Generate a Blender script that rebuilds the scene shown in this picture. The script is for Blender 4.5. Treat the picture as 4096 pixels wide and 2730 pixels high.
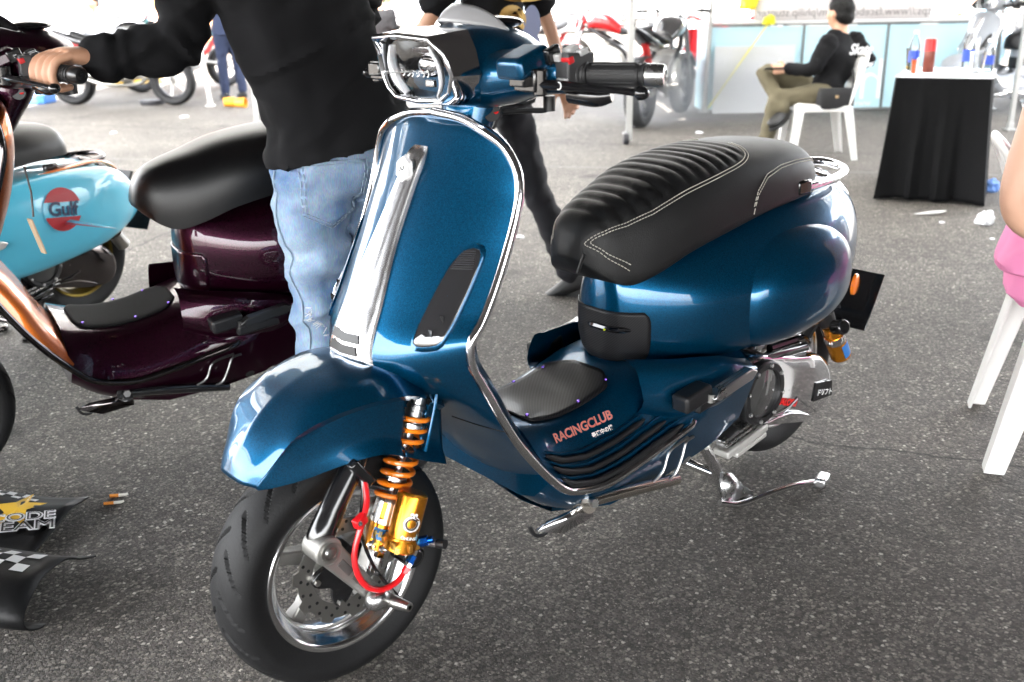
import bpy, bmesh, math, random
import numpy as np
from mathutils import Vector, Matrix, Euler, Quaternion, noise
from mathutils.bvhtree import BVHTree
R = math.radians
random.seed(7)
for _o in list(bpy.data.objects):
    bpy.data.objects.remove(_o)
SC = bpy.context.scene
COL = SC.collection

# ------------------------------------------------------------------ camera
_yaw, _pitch, _roll = R(-131.3), R(19.1), R(-0.9)
_fw = Vector((math.cos(_yaw) * math.cos(_pitch), math.sin(_yaw) * math.cos(_pitch), -math.sin(_pitch)))
_r = _fw.cross(Vector((0, 0, 1))).normalized()
_u = _r.cross(_fw)
_r2 = math.cos(_roll) * _r + math.sin(_roll) * _u
_u2 = -math.sin(_roll) * _r + math.cos(_roll) * _u
cam_data = bpy.data.cameras.new('camera')
cam_data.sensor_width = 36.0
cam_data.lens = 36.0 * 987 / 1024
cam_data.clip_start = 0.05
cam_data.clip_end = 2000
cam_data.dof.use_dof = True
cam_data.dof.focus_distance = 2.05
cam_data.dof.aperture_fstop = 4.5
cam = bpy.data.objects.new('camera', cam_data)
COL.objects.link(cam)
CAM = Vector((2.13, 1.40, 1.19))
_m = Matrix((_r2, _u2, -_fw)).transposed().to_4x4()
_m.translation = CAM
cam.matrix_world = _m
SC.camera = cam

# ------------------------------------------------------------------ sky and sun
SUN_EL, SUN_AZ = R(58), R(20)      # azimuth of the sun, counter-clockwise from +X
world = bpy.data.worlds.new('World')
SC.world = world
world.use_nodes = True
_wn = world.node_tree.nodes
_sky = _wn.new('ShaderNodeTexSky')
_sky.sky_type = 'NISHITA'
_sky.sun_disc = False
_sky.sun_elevation = SUN_EL
_sky.sun_rotation = R(90) - SUN_AZ
_sky.air_density = 1.0
_sky.dust_density = 2.5
_hs = _wn.new('ShaderNodeHueSaturation')      # thin white haze over the lot
_hs.inputs['Saturation'].default_value = 0.16
world.node_tree.links.new(_sky.outputs[0], _hs.inputs['Color'])
world.node_tree.links.new(_hs.outputs[0], _wn['Background'].inputs[0])
_wn['Background'].inputs[1].default_value = 0.15
sun_data = bpy.data.lights.new('sun', 'SUN')
sun_data.energy = 3.0
sun_data.angle = R(0.6)
sun_data.color = (1.0, 0.95, 0.87)
sun = bpy.data.objects.new('sun', sun_data)
COL.objects.link(sun)
_sd = Vector((math.cos(SUN_AZ) * math.cos(SUN_EL), math.sin(SUN_AZ) * math.cos(SUN_EL), math.sin(SUN_EL)))
sun.rotation_euler = _sd.to_track_quat('Z', 'Y').to_euler()
SC.view_settings.view_transform = 'Standard'
SC.view_settings.look = 'None'
SC.view_settings.gamma = 1.0
SC.view_settings.exposure = 4.3
SC.cycles.max_bounces = 8
SC.cycles.transparent_max_bounces = 12
SC.cycles.use_denoising = True
SC.cycles.sample_clamp_indirect = 6.0
SC.cycles.caustics_reflective = False
SC.cycles.caustics_refractive = False

# view-aligned ground frame: depth along the view, lateral to the right
FWD = Vector((math.cos(_yaw), math.sin(_yaw), 0))
RGT = Vector((FWD.y, -FWD.x, 0))
def G(depth, lat, z=0.0):
    p = Vector((CAM.x, CAM.y, 0)) + FWD * depth + RGT * lat
    return Vector((p.x, p.y, z))

# ------------------------------------------------------------------ materials
MATS = {}
def _nt(name):
    m = bpy.data.materials.new(name)
    m.use_nodes = True
    nt = m.node_tree
    return m, nt, nt.nodes, nt.links, nt.nodes['Principled BSDF']
def M(name, col=(.5, .5, .5), rough=.5, metal=0., coat=0., spec=.5, var=0., vscale=8., bump=0., bscale=60., emit=0.,
      sheen=0., trans=0., alpha=1., coat_rough=.03, rvar=0., stretch=None):
    if name in MATS:
        return MATS[name]
    m, nt, N, L, b = _nt(name)
    col = tuple(col) + (1,)
    b.inputs['Base Color'].default_value = col
    b.inputs['Roughness'].default_value = rough
    b.inputs['Metallic'].default_value = metal
    b.inputs['Coat Weight'].default_value = coat
    b.inputs['Coat Roughness'].default_value = coat_rough
    b.inputs['Specular IOR Level'].default_value = spec
    b.inputs['Sheen Weight'].default_value = sheen
    b.inputs['Transmission Weight'].default_value = trans
    b.inputs['Alpha'].default_value = alpha
    if emit:
        b.inputs['Emission Color'].default_value = col
        b.inputs['Emission Strength'].default_value = emit
    tc = N.new('ShaderNodeTexCoord')
    src = tc.outputs['Object']
    if stretch:
        mp = N.new('ShaderNodeMapping')
        mp.inputs['Scale'].default_value = stretch
        L.new(src, mp.inputs[0]); src = mp.outputs[0]
    if var or rvar:
        nz = N.new('ShaderNodeTexNoise')
        nz.inputs['Scale'].default_value = vscale
        nz.inputs['Detail'].default_value = 5
        L.new(src, nz.inputs['Vector'])
        if var:
            mx = N.new('ShaderNodeMix'); mx.data_type = 'RGBA'
            mx.inputs[6].default_value = tuple(max(0, c * (1 - var)) for c in col[:3]) + (1,)
            mx.inputs[7].default_value = tuple(min(1, c * (1 + var)) for c in col[:3]) + (1,)
            L.new(nz.outputs['Fac'], mx.inputs[0]); L.new(mx.outputs[2], b.inputs['Base Color'])
        if rvar:
            mr = N.new('ShaderNodeMapRange')
            mr.inputs[3].default_value = max(0, rough - rvar); mr.inputs[4].default_value = min(1, rough + rvar)
            L.new(nz.outputs['Fac'], mr.inputs[0]); L.new(mr.outputs[0], b.inputs['Roughness'])
    if bump:
        n2 = N.new('ShaderNodeTexNoise'); n2.inputs['Scale'].default_value = bscale; n2.inputs['Detail'].default_value = 4
        L.new(src, n2.inputs['Vector'])
        bp = N.new('ShaderNodeBump'); bp.inputs['Strength'].default_value = bump; bp.inputs['Distance'].default_value = .002
        L.new(n2.outputs['Fac'], bp.inputs['Height']); L.new(bp.outputs[0], b.inputs['Normal'])
    MATS[name] = m
    return m
def paint(name, col, metal=.75, rough=.34, flake=.35):
    """clear-coated metallic paint with fine flake"""
    if name in MATS:
        return MATS[name]
    m, nt, N, L, b = _nt(name)
    b.inputs['Metallic'].default_value = metal
    b.inputs['Roughness'].default_value = rough
    b.inputs['Coat Weight'].default_value = .85
    b.inputs['Specular IOR Level'].default_value = .15
    b.inputs['Coat Roughness'].default_value = .012
    b.inputs['Coat IOR'].default_value = 1.48
    tc = N.new('ShaderNodeTexCoord')
    vo = N.new('ShaderNodeTexVoronoi'); vo.inputs['Scale'].default_value = 900
    L.new(tc.outputs['Object'], vo.inputs['Vector'])
    mx = N.new('ShaderNodeMix'); mx.data_type = 'RGBA'
    mx.inputs[6].default_value = tuple(c * (1 - flake) for c in col) + (1,)
    mx.inputs[7].default_value = tuple(min(1, c * (1 + flake)) for c in col) + (1,)
    sp = N.new('ShaderNodeSeparateColor')
    L.new(vo.outputs['Color'], sp.inputs[0]); L.new(sp.outputs[0], mx.inputs[0]); L.new(mx.outputs[2], b.inputs['Base Color'])
    MATS[name] = m
    return m
def carbon(name):
    if name in MATS:
        return MATS[name]
    m, nt, N, L, b = _nt(name)
    tc = N.new('ShaderNodeTexCoord'); mp = N.new('ShaderNodeMapping')
    mp.inputs['Rotation'].default_value = (R(20), R(45), R(45)); L.new(tc.outputs['Object'], mp.inputs[0])
    ck = N.new('ShaderNodeTexWave'); ck.inputs['Scale'].default_value = 75; ck.inputs['Distortion'].default_value = 0
    L.new(mp.outputs[0], ck.inputs['Vector'])
    cr = N.new('ShaderNodeMix'); cr.data_type = 'RGBA'
    cr.inputs[6].default_value = (.004, .004, .0045, 1); cr.inputs[7].default_value = (.016, .016, .018, 1)
    L.new(ck.outputs['Fac'], cr.inputs[0]); L.new(cr.outputs[2], b.inputs['Base Color'])
    b.inputs['Roughness'].default_value = .5
    b.inputs['Specular IOR Level'].default_value = .18; b.inputs['Coat Weight'].default_value = .06; b.inputs['Coat Roughness'].default_value = .1
    MATS[name] = m
    return m
def pane(name, tint=(1, 1, 1), refl=1.0):
    """thin clear sheet: fresnel reflection over see-through"""
    if name in MATS:
        return MATS[name]
    m, nt, N, L, b = _nt(name)
    N.remove(b)
    out = N['Material Output']
    fr = N.new('ShaderNodeFresnel'); fr.inputs[0].default_value = 1.5
    tr = N.new('ShaderNodeBsdfTransparent'); tr.inputs[0].default_value = tuple(tint) + (1,)
    gl = N.new('ShaderNodeBsdfGlossy'); gl.inputs['Roughness'].default_value = .01
    ms = N.new('ShaderNodeMixShader')
    mu = N.new('ShaderNodeMath'); mu.operation = 'MULTIPLY'; mu.inputs[1].default_value = refl
    L.new(fr.outputs[0], mu.inputs[0]); L.new(mu.outputs[0], ms.inputs[0])
    L.new(tr.outputs[0], ms.inputs[1]); L.new(gl.outputs[0], ms.inputs[2]); L.new(ms.outputs[0], out.inputs[0])
    MATS[name] = m
    return m
def cloth_translucent(name, col, amount=.4):
    if name in MATS:
        return MATS[name]
    m, nt, N, L, b = _nt(name)
    b.inputs['Base Color'].default_value = tuple(col) + (1,); b.inputs['Roughness'].default_value = .85
    tl = N.new('ShaderNodeBsdfTranslucent'); tl.inputs[0].default_value = tuple(col) + (1,)
    ms = N.new('ShaderNodeMixShader'); ms.inputs[0].default_value = amount
    L.new(b.outputs[0], ms.inputs[1]); L.new(tl.outputs[0], ms.inputs[2]); L.new(ms.outputs[0], N['Material Output'].inputs[0])
    MATS[name] = m
    return m

# ------------------------------------------------------------------ mesh helpers
def catmull(pts, n):
    """resample a polyline (any dimension) to n points through a Catmull-Rom spline, by chord length"""
    P = np.array(pts, float)
    if len(P) == 2:
        t = np.linspace(0, 1, n)[:, None]
        return P[0] * (1 - t) + P[1] * t
    d = np.r_[0, np.cumsum(np.maximum(1e-6, np.linalg.norm(np.diff(P, axis=0), axis=1)))]
    d /= d[-1]
    Tn = np.zeros_like(P)
    for i in range(len(P)):
        a, b = max(i - 1, 0), min(i + 1, len(P) - 1)
        Tn[i] = (P[b] - P[a]) / max(1e-9, d[b] - d[a])
    t = np.linspace(0, 1, n)
    k = np.clip(np.searchsorted(d, t, side='right') - 1, 0, len(P) - 2)
    h = (d[k + 1] - d[k])[:, None]
    s = ((t - d[k]) / (d[k + 1] - d[k]))[:, None]
    return ((2 * s**3 - 3 * s**2 + 1) * P[k] + (s**3 - 2 * s**2 + s) * h * Tn[k]
            + (-2 * s**3 + 3 * s**2) * P[k + 1] + (s**3 - s**2) * h * Tn[k + 1])
def frame(d):
    d = Vector(d).normalized()
    a = Vector((0, 0, 1)) if abs(d.z) < .9 else Vector((1, 0, 0))
    x = d.cross(a).normalized()
    return x, d.cross(x).normalized(), d
class MB:
    def __init__(s):
        s.v = []; s.f = []
    def add(s, v, f):
        o = len(s.v); s.v += [tuple(p) for p in v]; s.f += [tuple(i + o for i in q) for q in f]
        return s
    def grid(s, rows, close_u=False, close_v=False, cap=False):
        """rows: list of equal-length point lists; close_u closes each row into a ring"""
        n, m = len(rows), len(rows[0]); o = len(s.v)
        for r in rows:
            s.v += [tuple(p) for p in r]
        for i in range(n if close_v else n - 1):
            for j in range(m if close_u else m - 1):
                a = i * m + j; b = i * m + (j + 1) % m; c = ((i + 1) % n) * m + (j + 1) % m; d = ((i + 1) % n) * m + j
                s.f.append((o + a, o + b, o + c, o + d))
        if cap:
            s.f.append(tuple(o + j for j in range(m))[::-1]); s.f.append(tuple(o + (n - 1) * m + j for j in range(m)))
        return s
    def box(s, c, size, rot=None, taper=1.0):
        hx, hy, hz = [k / 2 for k in size]
        v = [Vector((x * (taper if z > 0 else 1), y * (taper if z > 0 else 1), z)) for z in (-hz, hz) for x, y in ((-hx, -hy), (hx, -hy), (hx, hy), (-hx, hy))]
        if rot is not None:
            q = Euler(rot).to_matrix() if not isinstance(rot, Matrix) else rot
            v = [q @ p for p in v]
        v = [p + Vector(c) for p in v]
        return s.add(v, [(3, 2, 1, 0), (4, 5, 6, 7), (0, 1, 5, 4), (1, 2, 6, 5), (2, 3, 7, 6), (3, 0, 4, 7)])
    def cyl(s, p0, p1, r0, r1=None, n=20, cap=True):
        r1 = r0 if r1 is None else r1
        p0, p1 = Vector(p0), Vector(p1)
        x, y, d = frame(p1 - p0)
        rows = [[p + (x * math.cos(2 * math.pi * k / n) + y * math.sin(2 * math.pi * k / n)) * r for k in range(n)] for p, r in ((p0, r0), (p1, r1))]
        return s.grid(rows, close_u=True, cap=cap)
    def lathe(s, prof, p0, axis, n=32, a0=0., a1=2 * math.pi, x=None):
        """prof: [(distance along axis, radius)]"""
        X, Y, D = frame(axis)
        if x is not None:
            X = Vector(x).normalized(); Y = D.cross(X)
        full = abs(a1 - a0 - 2 * math.pi) < 1e-6
        p0 = Vector(p0)
        rows = []
        for t, r in prof:
            m = n if full else n + 1
            rows.append([p0 + D * t + (X * math.cos(a0 + (a1 - a0) * k / n) + Y * math.sin(a0 + (a1 - a0) * k / n)) * r for k in range(m)])
        return s.grid(rows, close_u=full)
    def tube(s, path, r, n=10, res=None, cap=True, flat=1.0, closed=False):
        """sweep a circle (flat<1 squashes it) along a path; r is a number or a list along the given path"""
        P = np.array(path, float)
        rr = np.full(len(P), float(r)) if np.isscalar(r) else np.array(r, float)
        if res:
            Q = catmull(np.c_[P, rr], res); P, rr = Q[:, :3], Q[:, 3]
        P = [Vector(p) for p in P]
        rows = []; x = None
        for i, p in enumerate(P):
            if closed:
                d = P[(i + 1) % len(P)] - P[i - 1]
            else:
                d = P[min(i + 1, len(P) - 1)] - P[max(i - 1, 0)]
            d = d.normalized() if d.length > 1e-9 else Vector((0, 0, 1))
            if x is None:
                x = frame(d)[0]
            x = (x - d * x.dot(d)); x = x.normalized() if x.length > 1e-6 else frame(d)[0]
            y = d.cross(x)
            rows.append([p + (x * math.cos(2 * math.pi * k / n) + y * math.sin(2 * math.pi * k / n) * flat) * max(rr[i], 1e-5) for k in range(n)])
        return s.grid(rows, close_u=True, close_v=closed, cap=cap and not closed)
    def sphere(s, c, r, nu=20, nv=12, rot=None):
        r = (r, r, r) if np.isscalar(r) else r
        rows = []
        for i in range(nv + 1):
            th = math.pi * i / nv
            row = []
            for k in range(nu):
                ph = 2 * math.pi * k / nu
                p = Vector((r[0] * math.sin(th) * math.cos(ph), r[1] * math.sin(th) * math.sin(ph), r[2] * math.cos(th)))
                if rot is not None:
                    p = (Euler(rot).to_matrix() if not isinstance(rot, Matrix) else rot) @ p
                row.append(p + Vector(c))
            rows.append(row)
        return s.grid(rows, close_u=True)
    def prism(s, outline, origin, ux, uy, thick):
        """extrude a 2-D outline (list of (a,b)) in the plane ux,uy along ux x uy by thick"""
        o, ux, uy = Vector(origin), Vector(ux), Vector(uy)
        nrm = ux.cross(uy).normalized()
        n = len(outline)
        v = [o + ux * a + uy * b for a, b in outline]; v += [p + nrm * thick for p in v]
        f = [tuple(range(n))[::-1], tuple(range(n, 2 * n))] + [(i, (i + 1) % n, n + (i + 1) % n, n + i) for i in range(n)]
        return s.add(v, f)
    def mirror_y(s):
        v = [(p[0], -p[1], p[2]) for p in s.v]; f = [q[::-1] for q in s.f]
        return s.add(v, f)
    def xf(s, mat):
        s.v = [tuple(mat @ Vector(p)) for p in s.v]
        return s
    def mesh(s, name, smooth=True, weld=False, angle=None):
        me = bpy.data.meshes.new(name)
        me.from_pydata(s.v, [], s.f)
        bm = bmesh.new(); bm.from_mesh(me)
        if weld:
            bmesh.ops.remove_doubles(bm, verts=bm.verts, dist=1e-5)
        bmesh.ops.dissolve_degenerate(bm, edges=bm.edges, dist=1e-7)
        bmesh.ops.recalc_face_normals(bm, faces=bm.faces)
        if smooth:
            lim = R(angle or 38)
            for f in bm.faces:
                f.smooth = True
            for e in bm.edges:
                if len(e.link_faces) == 2 and e.calc_face_angle(0) > lim:
                    e.smooth = False
        bm.to_mesh(me); bm.free()
        return me
    def build(s, name, mat, parent=None, smooth=True, bevel=0., weld=True, angle=None, seg=2, solid=0., sub=0, loc=None):
        me = s.mesh(name, smooth, weld, angle)
        if mat is not None:
            me.materials.append(mat)
        o = bpy.data.objects.new(name, me)
        COL.objects.link(o)
        if parent is not None:
            o.parent = parent
        if loc is not None:
            o.location = loc
        if solid:
            md = o.modifiers.new('solid', 'SOLIDIFY'); md.thickness = solid; md.offset = 0
        if bevel:
            md = o.modifiers.new('bevel', 'BEVEL'); md.width = bevel; md.segments = seg; md.limit_method = 'ANGLE'; md.angle_limit = R(40)
        if sub:
            md = o.modifiers.new('sub', 'SUBSURF'); md.levels = sub; md.render_levels = sub
        return o
def tag(o, label=None, cat=None, group=None, kind=None):
    if label: o['label'] = label
    if cat: o['category'] = cat
    if group: o['group'] = group
    if kind: o['kind'] = kind
    return o
def empty(name, label=None, cat=None, group=None, loc=(0, 0, 0), rz=0., scale=1.):
    e = bpy.data.objects.new(name, None); COL.objects.link(e)
    e.location = loc; e.rotation_euler = (0, 0, rz); e.scale = (scale,) * 3
    e.empty_display_size = .1
    return tag(e, label, cat, group)
def copy_tree(o, parent=None, skip=(), swap=None):
    if o.name.split('.')[0] in skip:
        return None
    c = o.copy(); COL.objects.link(c); c.parent = parent
    if swap and c.type == 'MESH':
        for sl in c.material_slots:
            if sl.material and sl.material.name in swap:
                m = swap[sl.material.name]; sl.link = 'OBJECT'; sl.material = m
    for ch in list(o.children):
        copy_tree(ch, c, skip, swap)
    return c
def text_mb(txt, size, align='CENTER', shear=0., bold=0., depth=0., spacing=1.0):
    """flat lettering outline as a mesh in the local XY plane"""
    cu = bpy.data.curves.new('txt', 'FONT')
    cu.body = txt; cu.size = size; cu.align_x = align; cu.align_y = 'CENTER'; cu.shear = shear; cu.offset = bold
    cu.extrude = depth; cu.space_character = spacing; cu.resolution_u = 3
    o = bpy.data.objects.new('txt', cu); COL.objects.link(o)
    dg = bpy.context.evaluated_depsgraph_get()
    me = bpy.data.meshes.new_from_object(o.evaluated_get(dg))
    mb = MB(); mb.add([v.co.copy() for v in me.vertices], [tuple(p.vertices) for p in me.polygons])
    bpy.data.objects.remove(o); bpy.data.curves.remove(cu); bpy.data.meshes.remove(me)
    return mb
def plane_xf(origin, ux, uy):
    ux = Vector(ux).normalized(); uy = Vector(uy); uy = (uy - ux * uy.dot(ux)).normalized(); n = ux.cross(uy)
    m = Matrix((ux, uy, n)).transposed().to_4x4(); m.translation = Vector(origin)
    return m
def bvh_of(*objs):
    """search tree over meshes given in the same (local, unmoved) frame"""
    vs, fs = [], []
    for o in objs:
        k = len(vs); vs += [v.co.copy() for v in o.data.vertices]; fs += [tuple(i + k for i in p.vertices) for p in o.data.polygons]
    return BVHTree.FromPolygons(vs, fs)
def drape(mb, bvh, direction, lift=.0012, far=.5):
    """push every vertex along direction until it lies just above the surface"""
    d = Vector(direction).normalized(); out = []
    for p in mb.v:
        p = Vector(p); h = bvh.ray_cast(p - d * far, d, far * 3)
        out.append(tuple(h[0] - d * lift) if h[0] is not None else tuple(p))
    mb.v = out
    return mb
def subdivide(mb, cuts=1):
    """split faces so draped prints follow curved panels"""
    me = bpy.data.meshes.new('t'); me.from_pydata(mb.v, [], mb.f); bm = bmesh.new(); bm.from_mesh(me)
    bmesh.ops.triangulate(bm, faces=bm.faces)
    for _ in range(cuts):
        bmesh.ops.subdivide_edges(bm, edges=bm.edges, cuts=1, use_grid_fill=True)
    r = MB(); bm.verts.index_update()
    r.add([v.co.copy() for v in bm.verts], [tuple(v.index for v in f.verts) for f in bm.faces])
    bm.free(); bpy.data.meshes.remove(me)
    return r

# common materials
BLUE = paint('blue_metallic_paint', (.0003, .056, .128), metal=.75, rough=.29)
CHROME = M('chrome', (.82, .82, .84), .06, 1., rvar=.03, vscale=20)
SATIN = M('satin_aluminium', (.62, .62, .62), .28, 1., rvar=.08, vscale=30)
RIMAL = M('polished_rim_aluminium', (.78, .78, .79), .16, 1., rvar=.06, vscale=25)
STEEL = M('brushed_steel', (.42, .41, .39), .34, 1., rvar=.1, vscale=40)
GREYAL = M('cast_aluminium', (.36, .35, .33), .5, .9, var=.12, vscale=40, bump=.15, bscale=300)
BLACKP = M('black_gloss_plastic', (.008, .008, .009), .15, 0., coat=.4)
BLACKM = M('black_satin_plastic', (.008, .008, .009), .45, var=.2, vscale=30)
RUBBER = M('tyre_rubber', (.007, .007, .0075), .6, spec=.3, var=.3, vscale=25, bump=.25, bscale=250)
GRIPR = M('grip_rubber', (.013, .013, .014), .55, bump=.3, bscale=400)
SEATV = M('seat_vinyl', (.0065, .0065, .007), .5, spec=.35, bump=.35, bscale=420, var=.15, vscale=15)
THREAD = M('pale_thread', (.55, .52, .46), .8)
GOLD = M('gold_anodised', (.85, .33, .03), .24, .9, rvar=.05, vscale=20)
ORANGE = M('orange_spring_paint', (.9, .23, .01), .3, coat=.5)
REDH = M('red_hose', (.7, .01, .015), .3, coat=.4)
BLUEAN = M('blue_anodised', (.01, .13, .6), .2, .9)
WHITEP = M('white_print', (.82, .82, .82), .5)
REDP = M('red_print', (.75, .012, .012), .5)
BLUEP = M('blue_label', (.03, .17, .5), .5)
BLACKPR = M('black_print', (.01, .01, .01), .5)
CARBON = carbon('carbon_fibre')
GLASS = pane('clear_lens', (1, 1, 1), .7)
SMOKE = pane('smoked_lens', (.25, .25, .26))
AMBER = M('amber_reflector', (.85, .2, .01), .2, coat=.8)
REDL = M('red_lens', (.35, .004, .006), .12, coat=.8)
# ------------------------------------------------------------------ ground
def asphalt():
    m, nt, N, L, b = _nt('asphalt')
    tc = N.new('ShaderNodeTexCoord'); P = tc.outputs['Object']
    def noise_(sc, det=4, vec=P):
        n = N.new('ShaderNodeTexNoise'); n.inputs['Scale'].default_value = sc; n.inputs['Detail'].default_value = det
        L.new(vec, n.inputs['Vector']); return n.outputs['Fac']
    def ramp(fac, *st):
        r = N.new('ShaderNodeValToRGB'); e = r.color_ramp.elements
        while len(e) < len(st): e.new(.5)
        for k, (p, c) in zip(e, st):
            k.position = p; k.color = (c, c, c, 1) if np.isscalar(c) else tuple(c) + (1,)
        L.new(fac, r.inputs[0]); return r.outputs[0]
    def mixc(f, a, c, mode='MIX'):
        x = N.new('ShaderNodeMix'); x.data_type = 'RGBA'; x.blend_type = mode
        for k, s in ((0, f), (6, a), (7, c)):
            if hasattr(s, 'is_linked'): L.new(s, x.inputs[k])
            else: x.inputs[k].default_value = s if k == 0 else tuple(s) + (1,)
        return x.outputs[2]
    def mth(op, a, c=None):
        x = N.new('ShaderNodeMath'); x.operation = op
        for k, s in enumerate((a, c)):
            if s is None: continue
            if hasattr(s, 'is_linked'): L.new(s, x.inputs[k])
            else: x.inputs[k].default_value = s
        return x.outputs[0]
    # aggregate stones
    vo = N.new('ShaderNodeTexVoronoi'); vo.inputs['Scale'].default_value = 125; vo.inputs['Randomness'].default_value = 1
    wob = N.new('ShaderNodeVectorMath'); wob.operation = 'ADD'
    nz = N.new('ShaderNodeTexNoise'); nz.inputs['Scale'].default_value = 190; L.new(P, nz.inputs['Vector'])
    sc_ = N.new('ShaderNodeVectorMath'); sc_.operation = 'SCALE'; sc_.inputs['Scale'].default_value = .008
    L.new(nz.outputs['Color'], sc_.inputs[0]); L.new(P, wob.inputs[0]); L.new(sc_.outputs[0], wob.inputs[1])
    L.new(wob.outputs[0], vo.inputs['Vector'])
    sp = N.new('ShaderNodeSeparateColor'); L.new(vo.outputs['Color'], sp.inputs[0])
    stone = ramp(sp.outputs[0], (0, (.034, .031, .028)), (.35, (.080, .072, .064)), (.62, (.122, .110, .097)), (.87, (.180, .163, .143)), (.97, (.28, .257, .226)), (1., (.44, .41, .365)))
    gap = ramp(vo.outputs['Distance'], (.0, 1.), (.42, 1.), (.75, 0.))
    binder = mixc(noise_(35), (.024, .0225, .021), (.055, .051, .047))
    v2 = N.new('ShaderNodeTexVoronoi'); v2.inputs['Scale'].default_value = 260; L.new(wob.outputs[0], v2.inputs['Vector'])
    s2 = N.new('ShaderNodeSeparateColor'); L.new(v2.outputs['Color'], s2.inputs[0])
    grit = ramp(s2.outputs[1], (0, (.032, .029, .026)), (.45, (.075, .068, .060)), (.8, (.118, .107, .094)), (.97, (.19, .174, .154)), (1., (.34, .315, .28)))
    g2 = ramp(v2.outputs['Distance'], (.0, 1.), (.45, 1.), (.8, .15))
    grit = mixc(g2, binder, grit)
    pick = ramp(mth('ADD', mth('MULTIPLY', sp.outputs[1], .55), mth('MULTIPLY', noise_(6, 3), .6)), (.47, 0.), (.60, 1.))
    base = mixc(pick, grit, mixc(gap, binder, stone))
    patch = ramp(noise_(1.1, 6), (.3, .98), (.7, 1.6))
    base = mixc(1.0, base, patch, 'MULTIPLY')
    fine = ramp(noise_(14, 3), (.3, .82), (.72, 1.15))
    base = mixc(1.0, base, fine, 'MULTIPLY')
    # oil spots, worn into the surface here and there
    vs = N.new('ShaderNodeTexVoronoi'); vs.inputs['Scale'].default_value = 1.25; vs.inputs['Randomness'].default_value = 1; L.new(P, vs.inputs['Vector'])
    spot = ramp(mth('ADD', vs.outputs['Distance'], mth('MULTIPLY', noise_(9, 4), .12)), (.11, .5), (.19, 1.))
    base = mixc(1.0, base, spot, 'MULTIPLY')
    # joints and cracks: distance to a line, wobbled
    xyz = N.new('ShaderNodeSeparateXYZ'); L.new(P, xyz.inputs[0])
    def line(ax, ay, bx, by, wob_amp, wob_sc, width, col, base, lo=None, hi=None):
        d = Vector((bx - ax, by - ay)).normalized(); nx, ny = -d.y, d.x
        s = mth('ADD', mth('MULTIPLY', xyz.outputs[0], nx), mth('MULTIPLY', xyz.outputs[1], ny))
        s = mth('SUBTRACT', s, ax * nx + ay * ny)
        w = mth('MULTIPLY', mth('SUBTRACT', noise_(wob_sc, 5), .5), wob_amp)
        s = mth('ABSOLUTE', mth('ADD', s, w))
        msk = mth('LESS_THAN', s, width)
        if lo is not None:
            t = mth('ADD', mth('MULTIPLY', xyz.outputs[0], d.x), mth('MULTIPLY', xyz.outputs[1], d.y))
            t = mth('SUBTRACT', t, ax * d.x + ay * d.y)
            msk = mth('MULTIPLY', msk, mth('MULTIPLY', mth('GREATER_THAN', t, lo), mth('LESS_THAN', t, hi)))
        return mixc(mth('MULTIPLY', msk, mth('ADD', mth('MULTIPLY', noise_(30, 2), 1.2), .1)), base, col)
    base = line(-.137, -.035, -.41, .49, .12, 5, .007, (.004, .004, .004), base, -.2, 2.2)
    base = line(-2.6, -4.5, -4.2, -2.35, .10, 1.5, .022, (.16, .155, .15), base, -9, 9)
    base = line(-5.2, -2.5, -4.1, -4.6, .2, 1.2, .012, (.03, .03, .03), base, -9, 9)
    base = line(.9, -3.2, -2.2, -5.5, .2, 2, .01, (.03, .03, .03), base, -6, 6)
    L.new(base, b.inputs['Base Color'])
    b.inputs['Roughness'].default_value = .78
    b.inputs['Specular IOR Level'].default_value = .35
    hgt = mth('ADD', mth('MULTIPLY', gap, .7), mth('MULTIPLY', noise_(260, 2), .5))
    bp = N.new('ShaderNodeBump'); bp.inputs['Strength'].default_value = .7; bp.inputs['Distance'].default_value = .003
    L.new(hgt, bp.inputs['Height']); L.new(bp.outputs[0], b.inputs['Normal'])
    return m
g = MB(); g.add([(-700, -700, 0), (700, -700, 0), (700, 700, 0), (-700, 700, 0)], [(0, 1, 2, 3)])
tag(g.build('ground', asphalt(), smooth=False), 'grey asphalt lot under the tents', kind='structure')

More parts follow.
